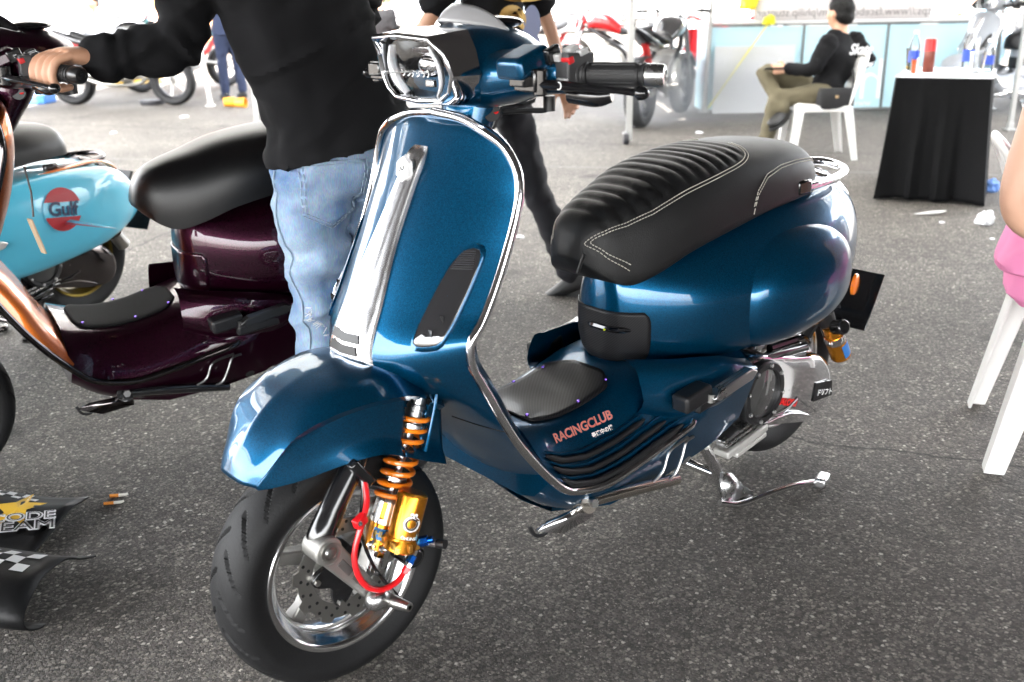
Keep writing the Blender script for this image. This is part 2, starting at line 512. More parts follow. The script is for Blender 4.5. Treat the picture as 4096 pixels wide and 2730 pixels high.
# ------------------------------------------------------------------ tents
TENT_W = cloth_translucent('white_tent_fabric', (.055, .055, .06), .06)
POLE = M('tent_pole_grey', (.36, .36, .35), .4, .6, rvar=.1, vscale=30, var=.1)
POLEW = M('tent_pole_white', (.6, .6, .58), .4, .2, var=.08, vscale=20)
DKPL = M('dark_caster_rubber', (.03, .03, .035), .5)
def tent(label, d0, d1, l0, l1, z=2.25, peak=.75, poles=None, mat=TENT_W, foot='plate', pole_mat=POLE, pr=.02, group=None, wall=False):
    """pop-up canopy: hip roof, hanging valance, posts at given (depth, lateral) spots"""
    root = empty('canopy_tent', label, 'tent', group, loc=G((d0 + d1) / 2, (l0 + l1) / 2))
    o = root.location
    def Q(d, l, zz): return G(d, l, zz) - o
    mb = MB(); dm, lm = (d0 + d1) / 2, (l0 + l1) / 2
    n = 8
    rows = []
    for i in range(n + 1):
        row = []
        for j in range(n + 1):
            a, c = i / n * 2 - 1, j / n * 2 - 1
            k = 1 - max(abs(a), abs(c))
            sag = -.10 * math.sin(math.pi * k) 
            row.append(Q(dm + a * (d1 - d0) / 2, lm + c * (l1 - l0) / 2, z + peak * k + sag))
        rows.append(row)
    mb.grid(rows)
    mb.build('roof_fabric', mat, root, solid=.004)
    cs = [(d0, l0), (d0, l1), (d1, l1), (d1, l0)]
    for k in range(4):
        a, c = cs[k], cs[(k + 1) % 4]; rows = [[], []]
        for t in range(25):
            t /= 24; d = a[0] + (c[0] - a[0]) * t; l = a[1] + (c[1] - a[1]) * t
            rows[0].append(Q(d, l, z + .003)); rows[1].append(Q(d, l, z - .22 - .012 * math.sin(t * 60)))
        v = MB(); v.grid(rows); v.build('valance', mat, root, solid=.004)
    for p in (poles or cs):
        pd, pl = p[0], p[1]; lean = p[2] if len(p) > 2 else (0, 0)
        mb = MB(); base = Q(pd, pl, .06); top = Q(pd + lean[0], pl + lean[1], z - .02)
        rot = Matrix((RGT, FWD, Vector((0, 0, 1)))).transposed()
        rows = []
        for q, w in ((base, pr), (base.lerp(top, .55), pr), (base.lerp(top, .5501), pr * .8), (top, pr * .8)):
            rows.append([q + rot @ Vector((x * w, y * w, 0)) for x, y in ((-1, -1), (1, -1), (1, 1), (-1, 1))])
        mb.grid(rows, close_u=True, cap=True)
        po = mb.build('pole', pole_mat, root, bevel=.003)
        f = MB()
        if foot == 'caster' and p is poles[0]:
            f.cyl(Q(pd - .04, pl - .05, .05), Q(pd - .04, pl - .005, .05), .05, n=24); f.build('caster_wheel', DKPL, po, bevel=.006)
            f = MB(); f.box(Q(pd, pl, .075), (.055, .055, .09), rot); f.box(Q(pd - .02, pl - .03, .09), (.05, .09, .012), rot)
            f.build('foot', pole_mat, po, bevel=.003)
        else:
            f.box(Q(pd, pl, .012), (.1, .1, .016), rot); f.box(Q(pd, pl, .045), (.052, .052, .06), rot); f.build('foot', pole_mat, po, bevel=.003)
    if wall:      # unseen wall added at the right edge to darken reflections in the paint
        rows = [[], []]
        for t in range(60):
            d = d0 + (d1 - d0 - .6) * t / 59; o_ = .05 * math.sin(t * .9) * math.sin(t * .37)
            rows[0].append(Q(d, l1 - .1 + o_ * .3, z - .1)); rows[1].append(Q(d, l1 - .1 + o_, .06))
        v = MB(); v.grid(rows); v.build('reflection_blocker', M('blocker_charcoal', (.03, .03, .033), .8), root, solid=.004)
    # scissor truss along two edges
    for (a, c) in ((cs[1], cs[2]), (cs[2], cs[3]), (cs[0], cs[1]), (cs[3], cs[0])):
        mb = MB()
        for t in range(4):
            for (za, zb) in ((-.05, -.32), (-.32, -.05)):
                p = [a[k] + (c[k] - a[k]) * t / 4 for k in (0, 1)]; q = [a[k] + (c[k] - a[k]) * (t + 1) / 4 for k in (0, 1)]
                mb.cyl(Q(p[0], p[1], z + za), Q(q[0], q[1], z + zb), .009, n=6)
        mb.build('truss', pole_mat, root)
    return root
# posts standing where the photograph shows them
tent('large dark canopy over the scooters', -7.5, 4.7, -5.6, 8.6, z=2.9, peak=.8, poles=[(4.6, -5.5), (4.6, 8.5), (-7.4, -5.5), (-7.4, 8.5)], foot='plate', pr=.025, wall=True)
tent('white canopy with one grey post on a caster wheel behind the blue scooter', 4.72, 8.62, -5.6, 4.6, z=2.9, peak=.7,
     poles=[(8.58, 1.03, (0, 0)), (8.55, 4.5), (8.55, -5.5)], foot='caster', pr=.025, mat=cloth_translucent('bright_white_fabric', (.80, .80, .79), .45))
# ------------------------------------------------------------------ scooter (X forward, Y to its left, Z up, rear axle above the origin)
def superhalf(hw, zt, zc, zb, n, k, nlow=None):
    out = []
    for i in range(k):
        a = math.pi * i / (k - 1)
        c, s = math.cos(a), math.sin(a)
        if c < 0 and nlow: n = nlow
        y = hw * abs(s) ** (2 / n)
        z = zc + (zt - zc) * abs(c) ** (2 / n) if c > 0 else zc - (zc - zb) * abs(c) ** (2 / n)
        out.append((y, z))
    return out
def ring_from_half(x, half):
    return [(x, y, z) for y, z in half] + [(x, -y, z) for y, z in half[-2:0:-1]]
def wheel(parent, name, c, R0, tw, rim_r, tread=True, rim_mat=None, spokes=5, disc=True, spoke_y=-.012, seg=640):
    w = bpy.data.objects.new(name, None); COL.objects.link(w); w.parent = parent; w.location = c; w.empty_display_size = .05
    prof = [(-.78, rim_r - .004), (-.92, rim_r + .014), (-1.0, R0 - .038), (-.97, R0 - .026), (-.88, R0 - .0165), (-.74, R0 - .0095), (-.55, R0 - .0045),
            (-.36, R0 - .0018), (-.18, R0 - .0005), (0, R0)]
    prof = prof + [(-a, b) for a, b in prof[-2::-1]]
    P = catmull(np.array([(a * tw, b) for a, b in prof]), 61)
    mb = MB(); rows = []
    n = seg if tread else 96
    for k in range(n):
        th = 2 * math.pi * k / n; row = []
        for (y, r) in P:
            d = 0.
            if tread and abs(y) < tw * .96 and r > R0 - .03:
                a = abs(y) / tw
                # slanted sweeping grooves on both shoulders, alternating sides
                ph = th * 20 / (2 * math.pi) + (.5 if y < 0 else 0)
                q = ph + 1.1 * (a ** 1.5)
                f = abs((q % 1) - .5)
                sm = lambda t: max(0., min(1., t))
                gm = sm((a - .08) / .10) * sm((.93 - a) / .08)
                d = .0055 * gm * sm((.085 * (1.1 - .5 * a) - f) / .03)
            row.append(((r - d) * math.cos(th), y, (r - d) * math.sin(th)))
        rows.append(row)
    mb.grid(rows, close_v=True)
    mb.build('tyre', RUBBER, w, angle=30)
    rm = rim_mat or RIMAL
    mb = MB(); yw = tw * .80
    pr = [(-yw, rim_r - .003), (-yw - .002, rim_r - .012), (-yw + .008, rim_r - .017), (-yw + .02, rim_r - .03), (yw - .032, rim_r - .035),
          (yw - .018, rim_r - .026), (yw - .012, rim_r - .018), (yw - .004, rim_r - .015), (yw + .001, rim_r - .009), (yw + .002, rim_r - .002), (yw - .003, rim_r + .002)]
    mb.lathe(pr, (0, 0, 0), (0, 1, 0), n=96)
    mb.build('rim', rm, w, angle=50)
    for k in range(spokes):
        th = 2 * math.pi * k / spokes + .35
        mb = MB(); rows = []
        for r, wd, tk in ((.03, .026, .030), (.06, .019, .022), (.10, .015, .018), (rim_r - .03, .022, .022)):
            cx, cz = r * math.cos(th), r * math.sin(th); tx, tz = -math.sin(th), math.cos(th)
            rows.append([(cx + tx * a * wd, spoke_y + b * tk, cz + tz * a * wd) for a, b in ((-1, -.5), (1, -.5), (.7, .5), (-.7, .5))])
        mb.grid(rows, close_u=True, cap=True); mb.build('spoke', GREYAL, w, bevel=.003)
    mb = MB(); mb.lathe([(-.045, 0), (-.045, .03), (-.02, .042), (.02, .042), (.035, .03), (.04, .018), (.04, 0)], (0, spoke_y, 0), (0, 1, 0), n=32)
    mb.build('hub', GREYAL, w, angle=30)
    if disc:
        mb = MB(); ro, ri = [], []
        n = 120; y0 = .034
        rows = [[], [], [], []]
        for k in range(n):
            th = 2 * math.pi * k / n; rr = .101 + .0045 * (1 if math.sin(th * 10) > .15 else -1)
            for j, (r, y) in enumerate(((.068, y0), (rr, y0), (rr, y0 + .004), (.068, y0 + .004))):
                rows[j].append((r * math.cos(th), y, r * math.sin(th)))
        mb.grid(rows, close_u=True, close_v=True)
        d = mb.build('brake_disc', STEEL, w, angle=30)
        mb = MB()
        for k in range(20):
            for q in range(2):
                th = 2 * math.pi * (k + q * .3) / 20; r = .078 + .013 * q
                mb.cyl((r * math.cos(th), y0 + .0035, r * math.sin(th)), (r * math.cos(th), y0 + .0048, r * math.sin(th)), .0032, n=8)
        mb.build('disc_hole', BLACKM, d)
        mb = MB(); out = []
        for k in range(50):
            th = 2 * math.pi * k / 50; r = .058 + .014 * math.cos(th * 5)
            out.append((r * math.cos(th), r * math.sin(th)))
        mb.prism(out, (0, y0 + .012, 0), (1, 0, 0), (0, 0, 1), .011); mb.build('disc_carrier', BLACKP, w, bevel=.002)
        for k in range(5):
            th = 2 * math.pi * k / 5
            mb = MB(); mb.cyl((.064 * math.cos(th), y0 + .012, .064 * math.sin(th)), (.064 * math.cos(th), y0 + .017, .064 * math.sin(th)), .006, n=6); mb.build('bolt', STEEL, w)
    return w
SH = np.array([  # xc, zc, xe, half width, ze, edge roundness
    (1.070, 1.004, 1.064, .135, .982, 2.6), (1.084, .985, 1.056, .178, .955, 3.0), (1.104, .948, 1.053, .199, .918, 3.0), (1.135, .893, 1.060, .205, .872, 3), (1.190, .795, 1.092, .205, .785, 3),
    (1.240, .700, 1.138, .205, .695, 3), (1.270, .640, 1.168, .203, .652, 3), (1.278, .602, 1.162, .201, .612, 3), (1.245, .560, 1.135, .200, .565, 3), (1.16, .51, 1.10, .2, .502, 3),
    (1.09, .445, 1.056, .2, .432, 3), (1.035, .37, .991, .2, .352, 3), (.97, .285, .934, .2, .300, 3), (.90, .225, .87, .19, .272, 3)])
def shield_row(t, ns=45, inner=None):
    """t in 0..1 down the shield; returns the row of points across"""
    xc, zc, xe, w, ze, pz = SHD[t]
    out = []
    for j in range(ns):
        s = -1 + 2 * j / (ns - 1); a = abs(s)
        if inner is None:
            x = xe + (xc - xe) * (1 - a ** 2.2); z = ze + (zc - ze) * (1 - a ** pz)
        else:
            x = xe - .006 - inner * (1 - a ** 5); z = ze + (zc - ze) * (1 - a ** pz)
        out.append((x, w * s * (1 if inner is None else .992), z))
    return out
SHD = catmull(SH, 90)
FL = np.array([  # floor stations: x, top z, edge z, underside z
    (.99, .43, .35, .28), (.93, .41, .302, .235), (.86, .40, .284, .205), (.78, .408, .288, .19), (.70, .43, .303, .185), (.62, .45, .320, .19), (.54, .455, .337, .2), (.44, .455, .37, .215), (.34, .45, .39, .25)])
def floor_half(zt, zs, zu):
    return [(0, zt), (.06, zt), (.105, zt - .004), (.128, zt - .014), (.15, zt - .014 - (zt - .014 - zs) * .25), (.178, zt - .014 - (zt - .014 - zs) * .62), (.2, zs), (.197, zs - .018), (.16, zu + .012), (.12, zu), (0, zu)]
SEAT = np.array([  # x, top, bottom, half width
    (.757, .715, .698, .018), (.745, .748, .686, .045), (.712, .782, .656, .082), (.668, .802, .640, .106), (.61, .820, .656, .128), (.52, .850, .692, .147), (.40, .870, .720, .157),
    (.28, .877, .742, .160), (.18, .876, .752, .158), (.11, .870, .756, .150), (.065, .862, .756, .138), (.038, .846, .757, .121), (.022, .815, .758, .103), (.016, .78, .761, .092)])
BODY = np.array([  # x, half width, top, widest height, bottom, squareness
    (.655, .035, .635, .55, .46, 2.2), (.64, .066, .66, .54, .442, 2.25), (.59, .112, .69, .535, .425, 2.25), (.49, .166, .70, .54, .41, 2.2), (.36, .205, .725, .55, .405, 2.15), (.24, .226, .752, .56, .405, 2.1),
    (.12, .231, .77, .57, .42, 2.1), (.0, .210, .775, .585, .45, 2.1), (-.1, .168, .765, .60, .495, 2.1), (-.19, .114, .738, .61, .535, 2.1), (-.25, .066, .70, .62, .57, 2.1), (-.272, .03, .665, .625, .60, 2.0)])
FEND = dict(
    ridge=[(1.520, 0, .459), (1.506, 0, .490), (1.464, 0, .541), (1.408, 0, .581), (1.345, 0, .603), (1.28, 0, .609), (1.21, 0, .597), (1.15, 0, .55)],
    shoulder=[(1.517, .034, .458), (1.500, .046, .486), (1.456, .062, .536), (1.403, .080, .577), (1.346, .090, .595), (1.288, .093, .600), (1.222, .09, .586), (1.16, .085, .54)],
    crease=[(1.505, .058, .456), (1.489, .071, .481), (1.447, .099, .538), (1.394, .119, .564), (1.342, .131, .573), (1.295, .137, .573), (1.235, .136, .561), (1.17, .125, .52)],
    inset=[(1.504, .059, .455), (1.488, .071, .477), (1.443, .096, .529), (1.388, .110, .552), (1.336, .117, .560), (1.29, .120, .559), (1.232, .119, .547), (1.17, .112, .51)],
    low=[(1.503, .060, .454), (1.486, .073, .466), (1.441, .097, .495), (1.380, .114, .508), (1.318, .121, .506), (1.27, .122, .492), (1.228, .121, .474), (1.17, .113, .44)],
    bottom=[(1.501, .061, .452), (1.484, .075, .455), (1.440, .100, .464), (1.375, .122, .477), (1.309, .134, .477), (1.26, .136, .457), (1.222, .136, .437), (1.17, .125, .41)])
def make_scooter():
    root = empty('scooter', 'glossy blue motor scooter with gold front shock, chrome trim and black ribbed seat', 'scooter')
    # --- leg shield
    mb = MB(); mb.grid([shield_row(i) for i in range(len(SHD))])
    shield = mb.build('leg_shield', BLUE, root)
    mb = MB(); rows = []
    nb = int(len(SHD) * .86)
    for i in range(nb):
        t = i / nb; b = np.interp(t, [0, .12, .35, .6, .8, 1], [.004, .012, .03, .06, .05, .02])
        rows.append(shield_row(i, inner=b))
    mb.grid(rows); mb.build('inner_leg_shield', BLUE, root)
    sb = bvh_of(shield)
    # --- chrome edging down both sides and along the floor
    path = [(SHD[0][0] + .002, 0, SHD[0][1] + .003), (1.068, .075, 1.0)] + [(r[2] + .004, r[3] + .002, r[4]) for r in SHD[0:82:3]] + [(.93, .203, .298), (.87, .204, .283), (.82, .204, .281), (.75, .204, .292), (.66, .204, .31), (.575, .204, .328), (.565, .2, .333)]
    mb = MB(); mb.tube(path, .0085, n=10, res=110); mb.mirror_y(); mb.build('edge_trim', CHROME, root)
    # --- horn cover down the middle
    zz = [.952, .94, .90, .85, .80, .75, .70, .66, .63, .605, .588]; hw = [.018, .0235, .025, .028, .033, .041, .049, .054, .058, .063, .060]
    lift = [.004, .010, .011, .011, .0115, .012, .013, .014, .0145, .014, .005]
    rows = []
    for z, h, l in zip(zz, hw, lift):
        row = []
        for s in (-1, -.93, -.7, -.42, -.36, 0, .36, .42, .7, .93, 1):
            y = s * h; hit = sb.ray_cast(Vector((1.6, y, z)), Vector((-1, 0, 0)))
            x = hit[0].x if hit[0] is not None else 1.26
            prof = {1: -.003, .93: .72, .7: .92, .42: .97, .36: 1.04, 0: 1.07}[abs(s)]
            row.append((x + l * prof, y, z + l * prof * .35))
        rows.append(row)
    mb = MB(); mb.grid([catmull(r, 31) for r in catmull(np.array(rows).reshape(len(rows), -1), 60).reshape(60, 11, 3)])
    tie = mb.build('horn_cover', M('brushed_chrome', (.80, .80, .81), .22, 1., rvar=.07, vscale=60, stretch=(1, 6, 1)), root, angle=25)
    tb = bvh_of(tie)
    def on_tie(y, z, dx=.001):
        h = tb.ray_cast(Vector((1.6, y, z)), Vector((-1, 0, 0)))
        return Vector((h[0].x + dx, y, z)) if h[0] is not None else Vector((1.27, y, z))
    for z0, hh in ((.648, .0075), (.628, .0075)):     # two honeycomb louvres
        out = [(-.042, -hh), (-.036, hh), (.0, hh * .75), (.036, hh), (.042, -hh), (.0, -hh * 1.2)]
        mb = MB(); mb.add([on_tie(a, z0 + b, .0025) for a, b in out] + [on_tie(0, z0, .0025)], [(i, (i + 1) % 6, 6) for i in range(6)])
        mb.build('louvre', BLACKM, tie)
    mb = MB(); hx = [(.0185 * math.sin(R(60 * k)), .0215 * math.cos(R(60 * k))) for k in range(6)]
    mb.add([on_tie(.0, .917, .0) + Vector((.010 + .3 * b * -.55, a, b)) for a, b in hx] + [on_tie(.0, .917, 0) + Vector((.001, a * 1.15, b * 1.15)) for a, b in hx],
           [tuple(range(6))] + [(i, (i + 1) % 6, 6 + (i + 1) % 6, 6 + i) for i in range(6)])
    bd = mb.build('badge', M('badge_silver', (.8, .8, .8), .3, .3), tie, smooth=False)
    c0 = on_tie(0, .917, .0) + Vector((.0108, 0, 0))
    fx = plane_xf(c0 + Vector((-.001, 0, .004)), (0, 1, 0), (-.35, 0, 1))
    text_mb('JS', .019, shear=.2, bold=.0006).xf(fx).build('lettering', BLACKPR, bd, smooth=False)
    fx = plane_xf(c0 + Vector((.0012, 0, -.0095)), (0, 1, 0), (-.35, 0, 1))
    text_mb('PREMIUM', .0052).xf(fx).build('lettering', BLACKPR, bd, smooth=False)
    # --- turn signals let into the shield
    ind = [(.166, .802), (.176, .797), (.179, .772), (.170, .662), (.163, .650), (.133, .647), (.128, .660), (.130, .70), (.143, .775), (.155, .797)]
    for sg in (1, -1):
        def on_sh(y, z, l):
            h = sb.ray_cast(Vector((1.6, y * sg, z)), Vector((-1, 0, 0)))
            return h[0] + Vector((l, 0, l * .4))
        cy, cz = np.mean([p[0] for p in ind]), np.mean([p[1] for p in ind])
        P = catmull(ind + ind[:1], 41)[:-1]
        def rings(spec):
            return [[on_sh(cy + (a - cy) * k, cz + (b - cz) * k, l) for a, b in P] for k, l in spec]
        mb = MB(); mb.grid(rings([(1.10, -.002), (1.08, .004), (1.0, .0045), (.98, -.001)]), close_u=True)
        it = mb.build('turn_signal', BLUE, root, angle=60)
        mb = MB(); mb.grid(rings([(1.0, .0032), (.96, .0044), (.6, .0052), (.2, .0056), (.01, .0056)]), close_u=True)
        mb.build('lens', M('dark_signal_lens', (.02, .02, .022), .03, .0, coat=1.), it)
        mb = MB()
        for k in range(9):
            z = .768 + k * .0035; y0 = .146 + k * .0011
            mb.tube([on_sh(y0, z, .0062), on_sh((y0 + .176) / 2, z, .0066), on_sh(.175 - k * .0004, z, .0062)], .0009, n=5)
        mb.build('ribbing', M('lens_ribs', (.05, .05, .055), .2), it)
        mb = MB()
        for a, b in ((.150, .668), (.158, .69)):
            mb.box(on_sh(a, b, .0060), (.001, .010, .012))
        mb.build('reflector', BLACKP, it)
    for sg in (1, -1):
        q = []
        for y in np.linspace(.06, .198, 10):
            h = sb.ray_cast(Vector((1.6, sg * y, .462 + .02 * (y - .1))), Vector((-1, 0, 0))); q.append(h[0] + Vector((.0004, 0, 0)))
        mb = MB(); mb.tube(q, .0014, n=5); mb.build('panel_gap', BLACKM, shield)
    # --- front mudguard
    cur = [np.array(catmull(FEND[k], 64)) for k in ('ridge', 'shoulder', 'crease', 'inset', 'low', 'bottom')]
    rows = []
    for i in range(64):
        h = np.array([c[i] for c in cur])
        up = catmull(h[:3], 14); dn = h[3:]
        half = list(up) + [h[2] * .45 + h[3] * .55 + np.array((0, -.001, 0))] + list(catmull(dn, 10)) + [dn[-1] + np.array((0, -.004, -.001)), dn[-1] + np.array((0, -.012, .002))]
        rows.append([tuple(p) for p in half[::-1]] + [(p[0], -p[1], p[2]) for p in half[1:]])
    mb = MB(); mb.grid(rows)
    vs = mb.v; keep = []
    for f in mb.f:
        c = np.mean([vs[i] for i in f], axis=0)
        if c[1] > .1 and 1.194 + (.545 - c[2]) * .35 < c[0] < 1.246 + (.545 - c[2]) * .25 and .463 < c[2] < .553:
            continue
        keep.append(f)
    mb.f = keep
    fender = mb.build('front_mudguard', BLUE, root, solid=.003, angle=28)
    mb = MB()   # inner liner behind the shock window
    mb.add([(1.13, .062, .40), (1.26, .062, .40), (1.26, .062, .57), (1.13, .062, .57)], [(0, 1, 2, 3)]); mb.build('liner', BLACKM, fender)
    mb = MB()
    mb.tube([(1.192, .134, .552), (1.198, .136, .53), (1.21, .136, .49), (1.222, .136, .455)], .003, n=8, res=12); mb.build('window_lip', BLUE, fender)
    # --- headset
    HS = np.array([(1.0625, .104, 1.139, 1.07, 1.024, 2.8), (1.058, .106, 1.141, 1.068, 1.022, 2.8), (1.04, .112, 1.147, 1.062, 1.016, 2.5), (1.0, .124, 1.156, 1.058, 1.011, 2.3), (.95, .124, 1.153, 1.06, 1.012, 2.2), (.90, .105, 1.14, 1.07, 1.022, 2.2), (.865, .075, 1.12, 1.08, 1.04, 2.2), (.85, .03, 1.10, 1.085, 1.07, 2.0)])
    rows = [ring_from_half(r[0] - 0.0, superhalf(r[1], r[2], r[3], r[4], r[5], 25)) for r in catmull(HS, 40)]
    mb = MB(); mb.grid(rows, close_u=True, cap=True)
    arm = np.array([(.05, .972, 1.065, .085, .056), (.11, .985, 1.066, .070, .046), (.16, .988, 1.07, .054, .036), (.20, .980, 1.0735, .042, .032), (.232, .966, 1.0745, .037, .031)])
    rows = []
    for y, cx, cz, a, b in catmull(arm, 16):
        rows.append([(cx + a * math.copysign(abs(math.cos(t)) ** .8, math.cos(t)), y, cz + b * math.copysign(abs(math.sin(t)) ** .8, math.sin(t))) for t in np.linspace(0, 2 * math.pi, 28, endpoint=False)])
    m2 = MB(); m2.grid(rows, close_u=True, cap=True); m2.mirror_y(); mb.add(m2.v, m2.f)
    head = mb.build('headset', BLUE, root, weld=False)
    # bezel, lamp housing, lens
    hexo = [(-.078, 1.136), (0, 1.141), (.078, 1.136), (.094, 1.108), (.103, 1.073), (.088, 1.043), (.066, 1.028), (0, 1.024), (-.066, 1.028), (-.088, 1.043), (-.103, 1.073), (-.094, 1.108)]
    hexi = [(-.071, 1.120), (0, 1.125), (.071, 1.120), (.082, 1.100), (.089, 1.074), (.078, 1.051), (.058, 1.040), (0, 1.037), (-.058, 1.040), (-.078, 1.051), (-.089, 1.074), (-.082, 1.100)]
    hexi = [(a * 1.055, 1.08 + (b - 1.08) * 1.07) for a, b in hexi]
    def fx_(z): return 1.104 + (z - 1.03) * .22
    def arcx(y): return -.9 * y * y
    rows = [[(1.066 + arcx(a), a * 1.09, (b - 1.08) * 1.13 + 1.081) for a, b in hexo], [(fx_(b) + .006 + arcx(a) + (.012 if b > 1.12 else 0), a, b) for a, b in hexo],
            [(fx_(b) + .009 + arcx(a) + (.012 if b > 1.115 else 0), a * .5 + c * .5, b * .5 + d * .5) for (a, b), (c, d) in zip(hexo, hexi)], [(fx_(b) + .002 + arcx(a), a, b) for a, b in hexi], [(fx_(b) - .012 + arcx(a), a * .98, b) for a, b in hexi]]
    mb = MB(); mb.grid(rows, close_u=True)
    lamp = bpy.data.objects.new('headlamp', None); COL.objects.link(lamp); lamp.parent = root; lamp.empty_display_size = .05
    mb.build('bezel', CHROME, lamp, bevel=.0025, seg=3)
    mb = MB(); mb.grid([[(fx_(b) - .006 + arcx(a), a * .98, b) for a, b in hexi], [(fx_(b) - .05, a * .8, (b - 1.08) * .85 + 1.08) for a, b in hexi], [(1.06, 0, 1.08)] * 12], close_u=True)
    mb.build('housing', BLACKP, lamp)
    for s in (1, -1):                 # white light guides curving down both sides
        mb = MB(); mb.tube([(1.116, s * .052, 1.119), (1.108, s * .066, 1.09), (1.100, s * .062, 1.06), (1.094, s * .044, 1.039)], [.006, .0085, .0085, .006], n=8, res=16, flat=.5)
        mb.build('light_guide', M('opal_white', (.75, .76, .8), .3, emit=.0), lamp)
    mb = MB(); mb.sphere((1.082, .012, 1.088), (.018, .036, .022)); mb.build('projector', CHROME, lamp)
    mb = MB(); mb.box((1.094, .01, 1.112), (.008, .06, .012), (0, .3, 0)); mb.box((1.094, .025, 1.058), (.01, .022, .012)); mb.build('reflector', CHROME, lamp, bevel=.002)
    mb = MB(); n = 9
    ctr = (np.mean([p[0] for p in hexi]), np.mean([p[1] for p in hexi]))
    rows = [[(fx_(b) - .002 + arcx(a) + .006 * (1 - k * k), ctr[0] + (a - ctr[0]) * k, ctr[1] + (b - ctr[1]) * k) for a, b in hexi] for k in (1, .8, .55, .3, .02)]
    mb.grid(rows, close_u=True); lens = mb.build('lens', GLASS, lamp)
    t = text_mb('レーシングクラブ', .0138, bold=.0004); t.xf(plane_xf((1.2, -.012, 1.073), (0, 1, 0), (0, 0, 1))); drape(t, bvh_of(lens), (-1, 0, 0), .0015); t.build('lettering', WHITEP, lamp, smooth=False)
    # small fly screen and instrument hood
    rows = []
    for k in range(25):
        a = -1 + 2 * k / 24
        y = a * .074; e = 1 - a ** 4
        rows.append([(1.047 - .083 * a * a, y, 1.156 - .016 * a * a), (1.034 - .073 * a * a, y, 1.156 - .016 * a * a + .015 * e), (1.012 - .052 * a * a, y * .98, 1.157 - .016 * a * a + .027 * e)])
    mb = MB(); mb.grid([catmull(r, 6) for r in rows]); mb.build('fly_screen', M('frosted_grey_screen', (.33, .33, .34), .3, coat=.3), root, solid=.003)
    mb = MB(); mb.sphere((.93, 0, 1.152), (.045, .06, .012)); mb.build('instrument_glass', BLACKP, root)
    # steering neck
    mb = MB(); rows = []
    for x, z, a, b in ((.985, 1.02, .05, .06), (1.0, .98, .045, .055), (1.02, .94, .035, .05), (1.04, .9, .03, .05)):
        rows.append([(x + a * math.cos(t), b * math.sin(t), z) for t in np.linspace(0, 2 * math.pi, 20, endpoint=False)])
    mb.grid(rows, close_u=True); mb.build('steering_neck', BLUE, root)
    mb = MB(); mb.cyl((.985, .044, 1.0), (.99, .0585, 1.003), .015, n=20); nk = mb.build('neck_hole', BLACKM, root)
    mb = MB(); mb.cyl((.978, .050, .998), (.982, .0595, 1.006), .006, n=10); mb.build('red_wire', REDP, nk)
    mb = MB(); mb.tube([(.95, .04, 1.0), (.90, .06, 1.0), (.875, .075, 1.0), (.872, .08, 1.012)], .005, n=8, res=14); mb.cyl((.872, .08, .998), (.872, .08, 1.025), .011, n=14); mb.build('bag_hook', BLACKM, root)
    # --- handlebar ends (both sides)
    for s in (1, -1):
        gx, gz = .962, 1.074
        def B(y, dx=0., dz=0.): return Vector((gx - .50 * (y - .24) + dx, s * y, gz + dz))
        # switch block
        mb = MB(); mb.cyl(B(.222), B(.249), .031, n=24); mb.cyl(B(.247), B(.254), .024, n=24)
        mb.box(B(.243, .012, .012), (.058, .034, .046)); sw = mb.build('switch_block', M('dark_grey_plastic', (.035, .035, .037), .5, bump=.2, bscale=300), root, bevel=.003)
        if s > 0:
            mb = MB(); mb.box(B(.252, .040, .024), (.012, .02, .011), (0, .35, 0)); mb.build('button', M('red_button', (.55, .01, .015), .4), sw, bevel=.002)
            for (yy, dx, dz, sz) in ((.235, .038, .028, (.010, .018, .012)), (.247, .042, -.008, (.008, .024, .010)), (.238, .012, .040, (.024, .018, .008)), (.258, .016, .036, (.018, .012, .010))):
                mb = MB(); mb.box(B(yy, dx, dz), sz, (0, .3, 0)); mb.build('button', M('pale_grey_button', (.45, .45, .45), .4), sw, bevel=.002)
        mb = MB(); pr = [(0, .0165), (.001, .022), (.006, .0225), (.007, .0185), (.09, .0185), (.091, .0165), (.095, .0165), (.096, .0195), (.100, .0195), (.101, .016)]
        ax = (B(.40) - B(.252)).normalized(); mb.lathe(pr, B(.252), ax, n=32); gp = mb.build('grip', GRIPR, root, angle=30)
        mb = MB()
        for k in range(6):
            a = k * math.pi / 3 + .3; X, Y, D = frame(ax)
            mb.tube([B(.252) + D * d + (X * math.cos(a + o) + Y * math.sin(a + o)) * .0186 for d, o in ((.013, -.32), (.013, .32), (.085, .32), (.085, -.32))], .0011, n=5, closed=True)
        mb.build('grip_ridge', GRIPR, gp)
        mb = MB(); mb.lathe([(0, .0175), (.002, .0185), (.026, .0178), (.030, .0155), (.031, .009), (.028, .0075), (.027, .0)], B(.252) + ax * .1005, ax, n=32); be = mb.build('bar_end', SATIN, root, angle=30)
        mb = MB(); mb.cyl(B(.252) + ax * .128, B(.252) + ax * .1315, .005, n=6); mb.build('screw', BLACKM, be)
        # lever, clamp and reservoir
        mb = MB(); mb.box(B(.205, .052, -.006), (.03, .05, .036)); mb.box(B(.20, .066, -.004), (.022, .036, .024)); mb.cyl(B(.226, .062, -.03), B(.226, .062, .012), .011, n=16)
        cl = mb.build('lever_clamp', BLACKP, root, bevel=.003)
        mb = MB(); mb.cyl(B(.222, .068, -.006), B(.222, .0745, -.006), .0062, n=6); mb.build('bolt', STEEL, cl)
        mb = MB(); path = [B(.222, .060, -.012), B(.26, .064, -.013), B(.30, .063, -.016), B(.345, .060, -.020), B(.365, .060, -.022)]
        mb.tube(path, [.012, .0115, .0085, .0078, .009], n=12, res=20, flat=.7); mb.sphere(B(.372, .060, -.0225), (.0125, .013, .011), 12, 8)
        lv = mb.build('brake_lever', BLACKP, root)
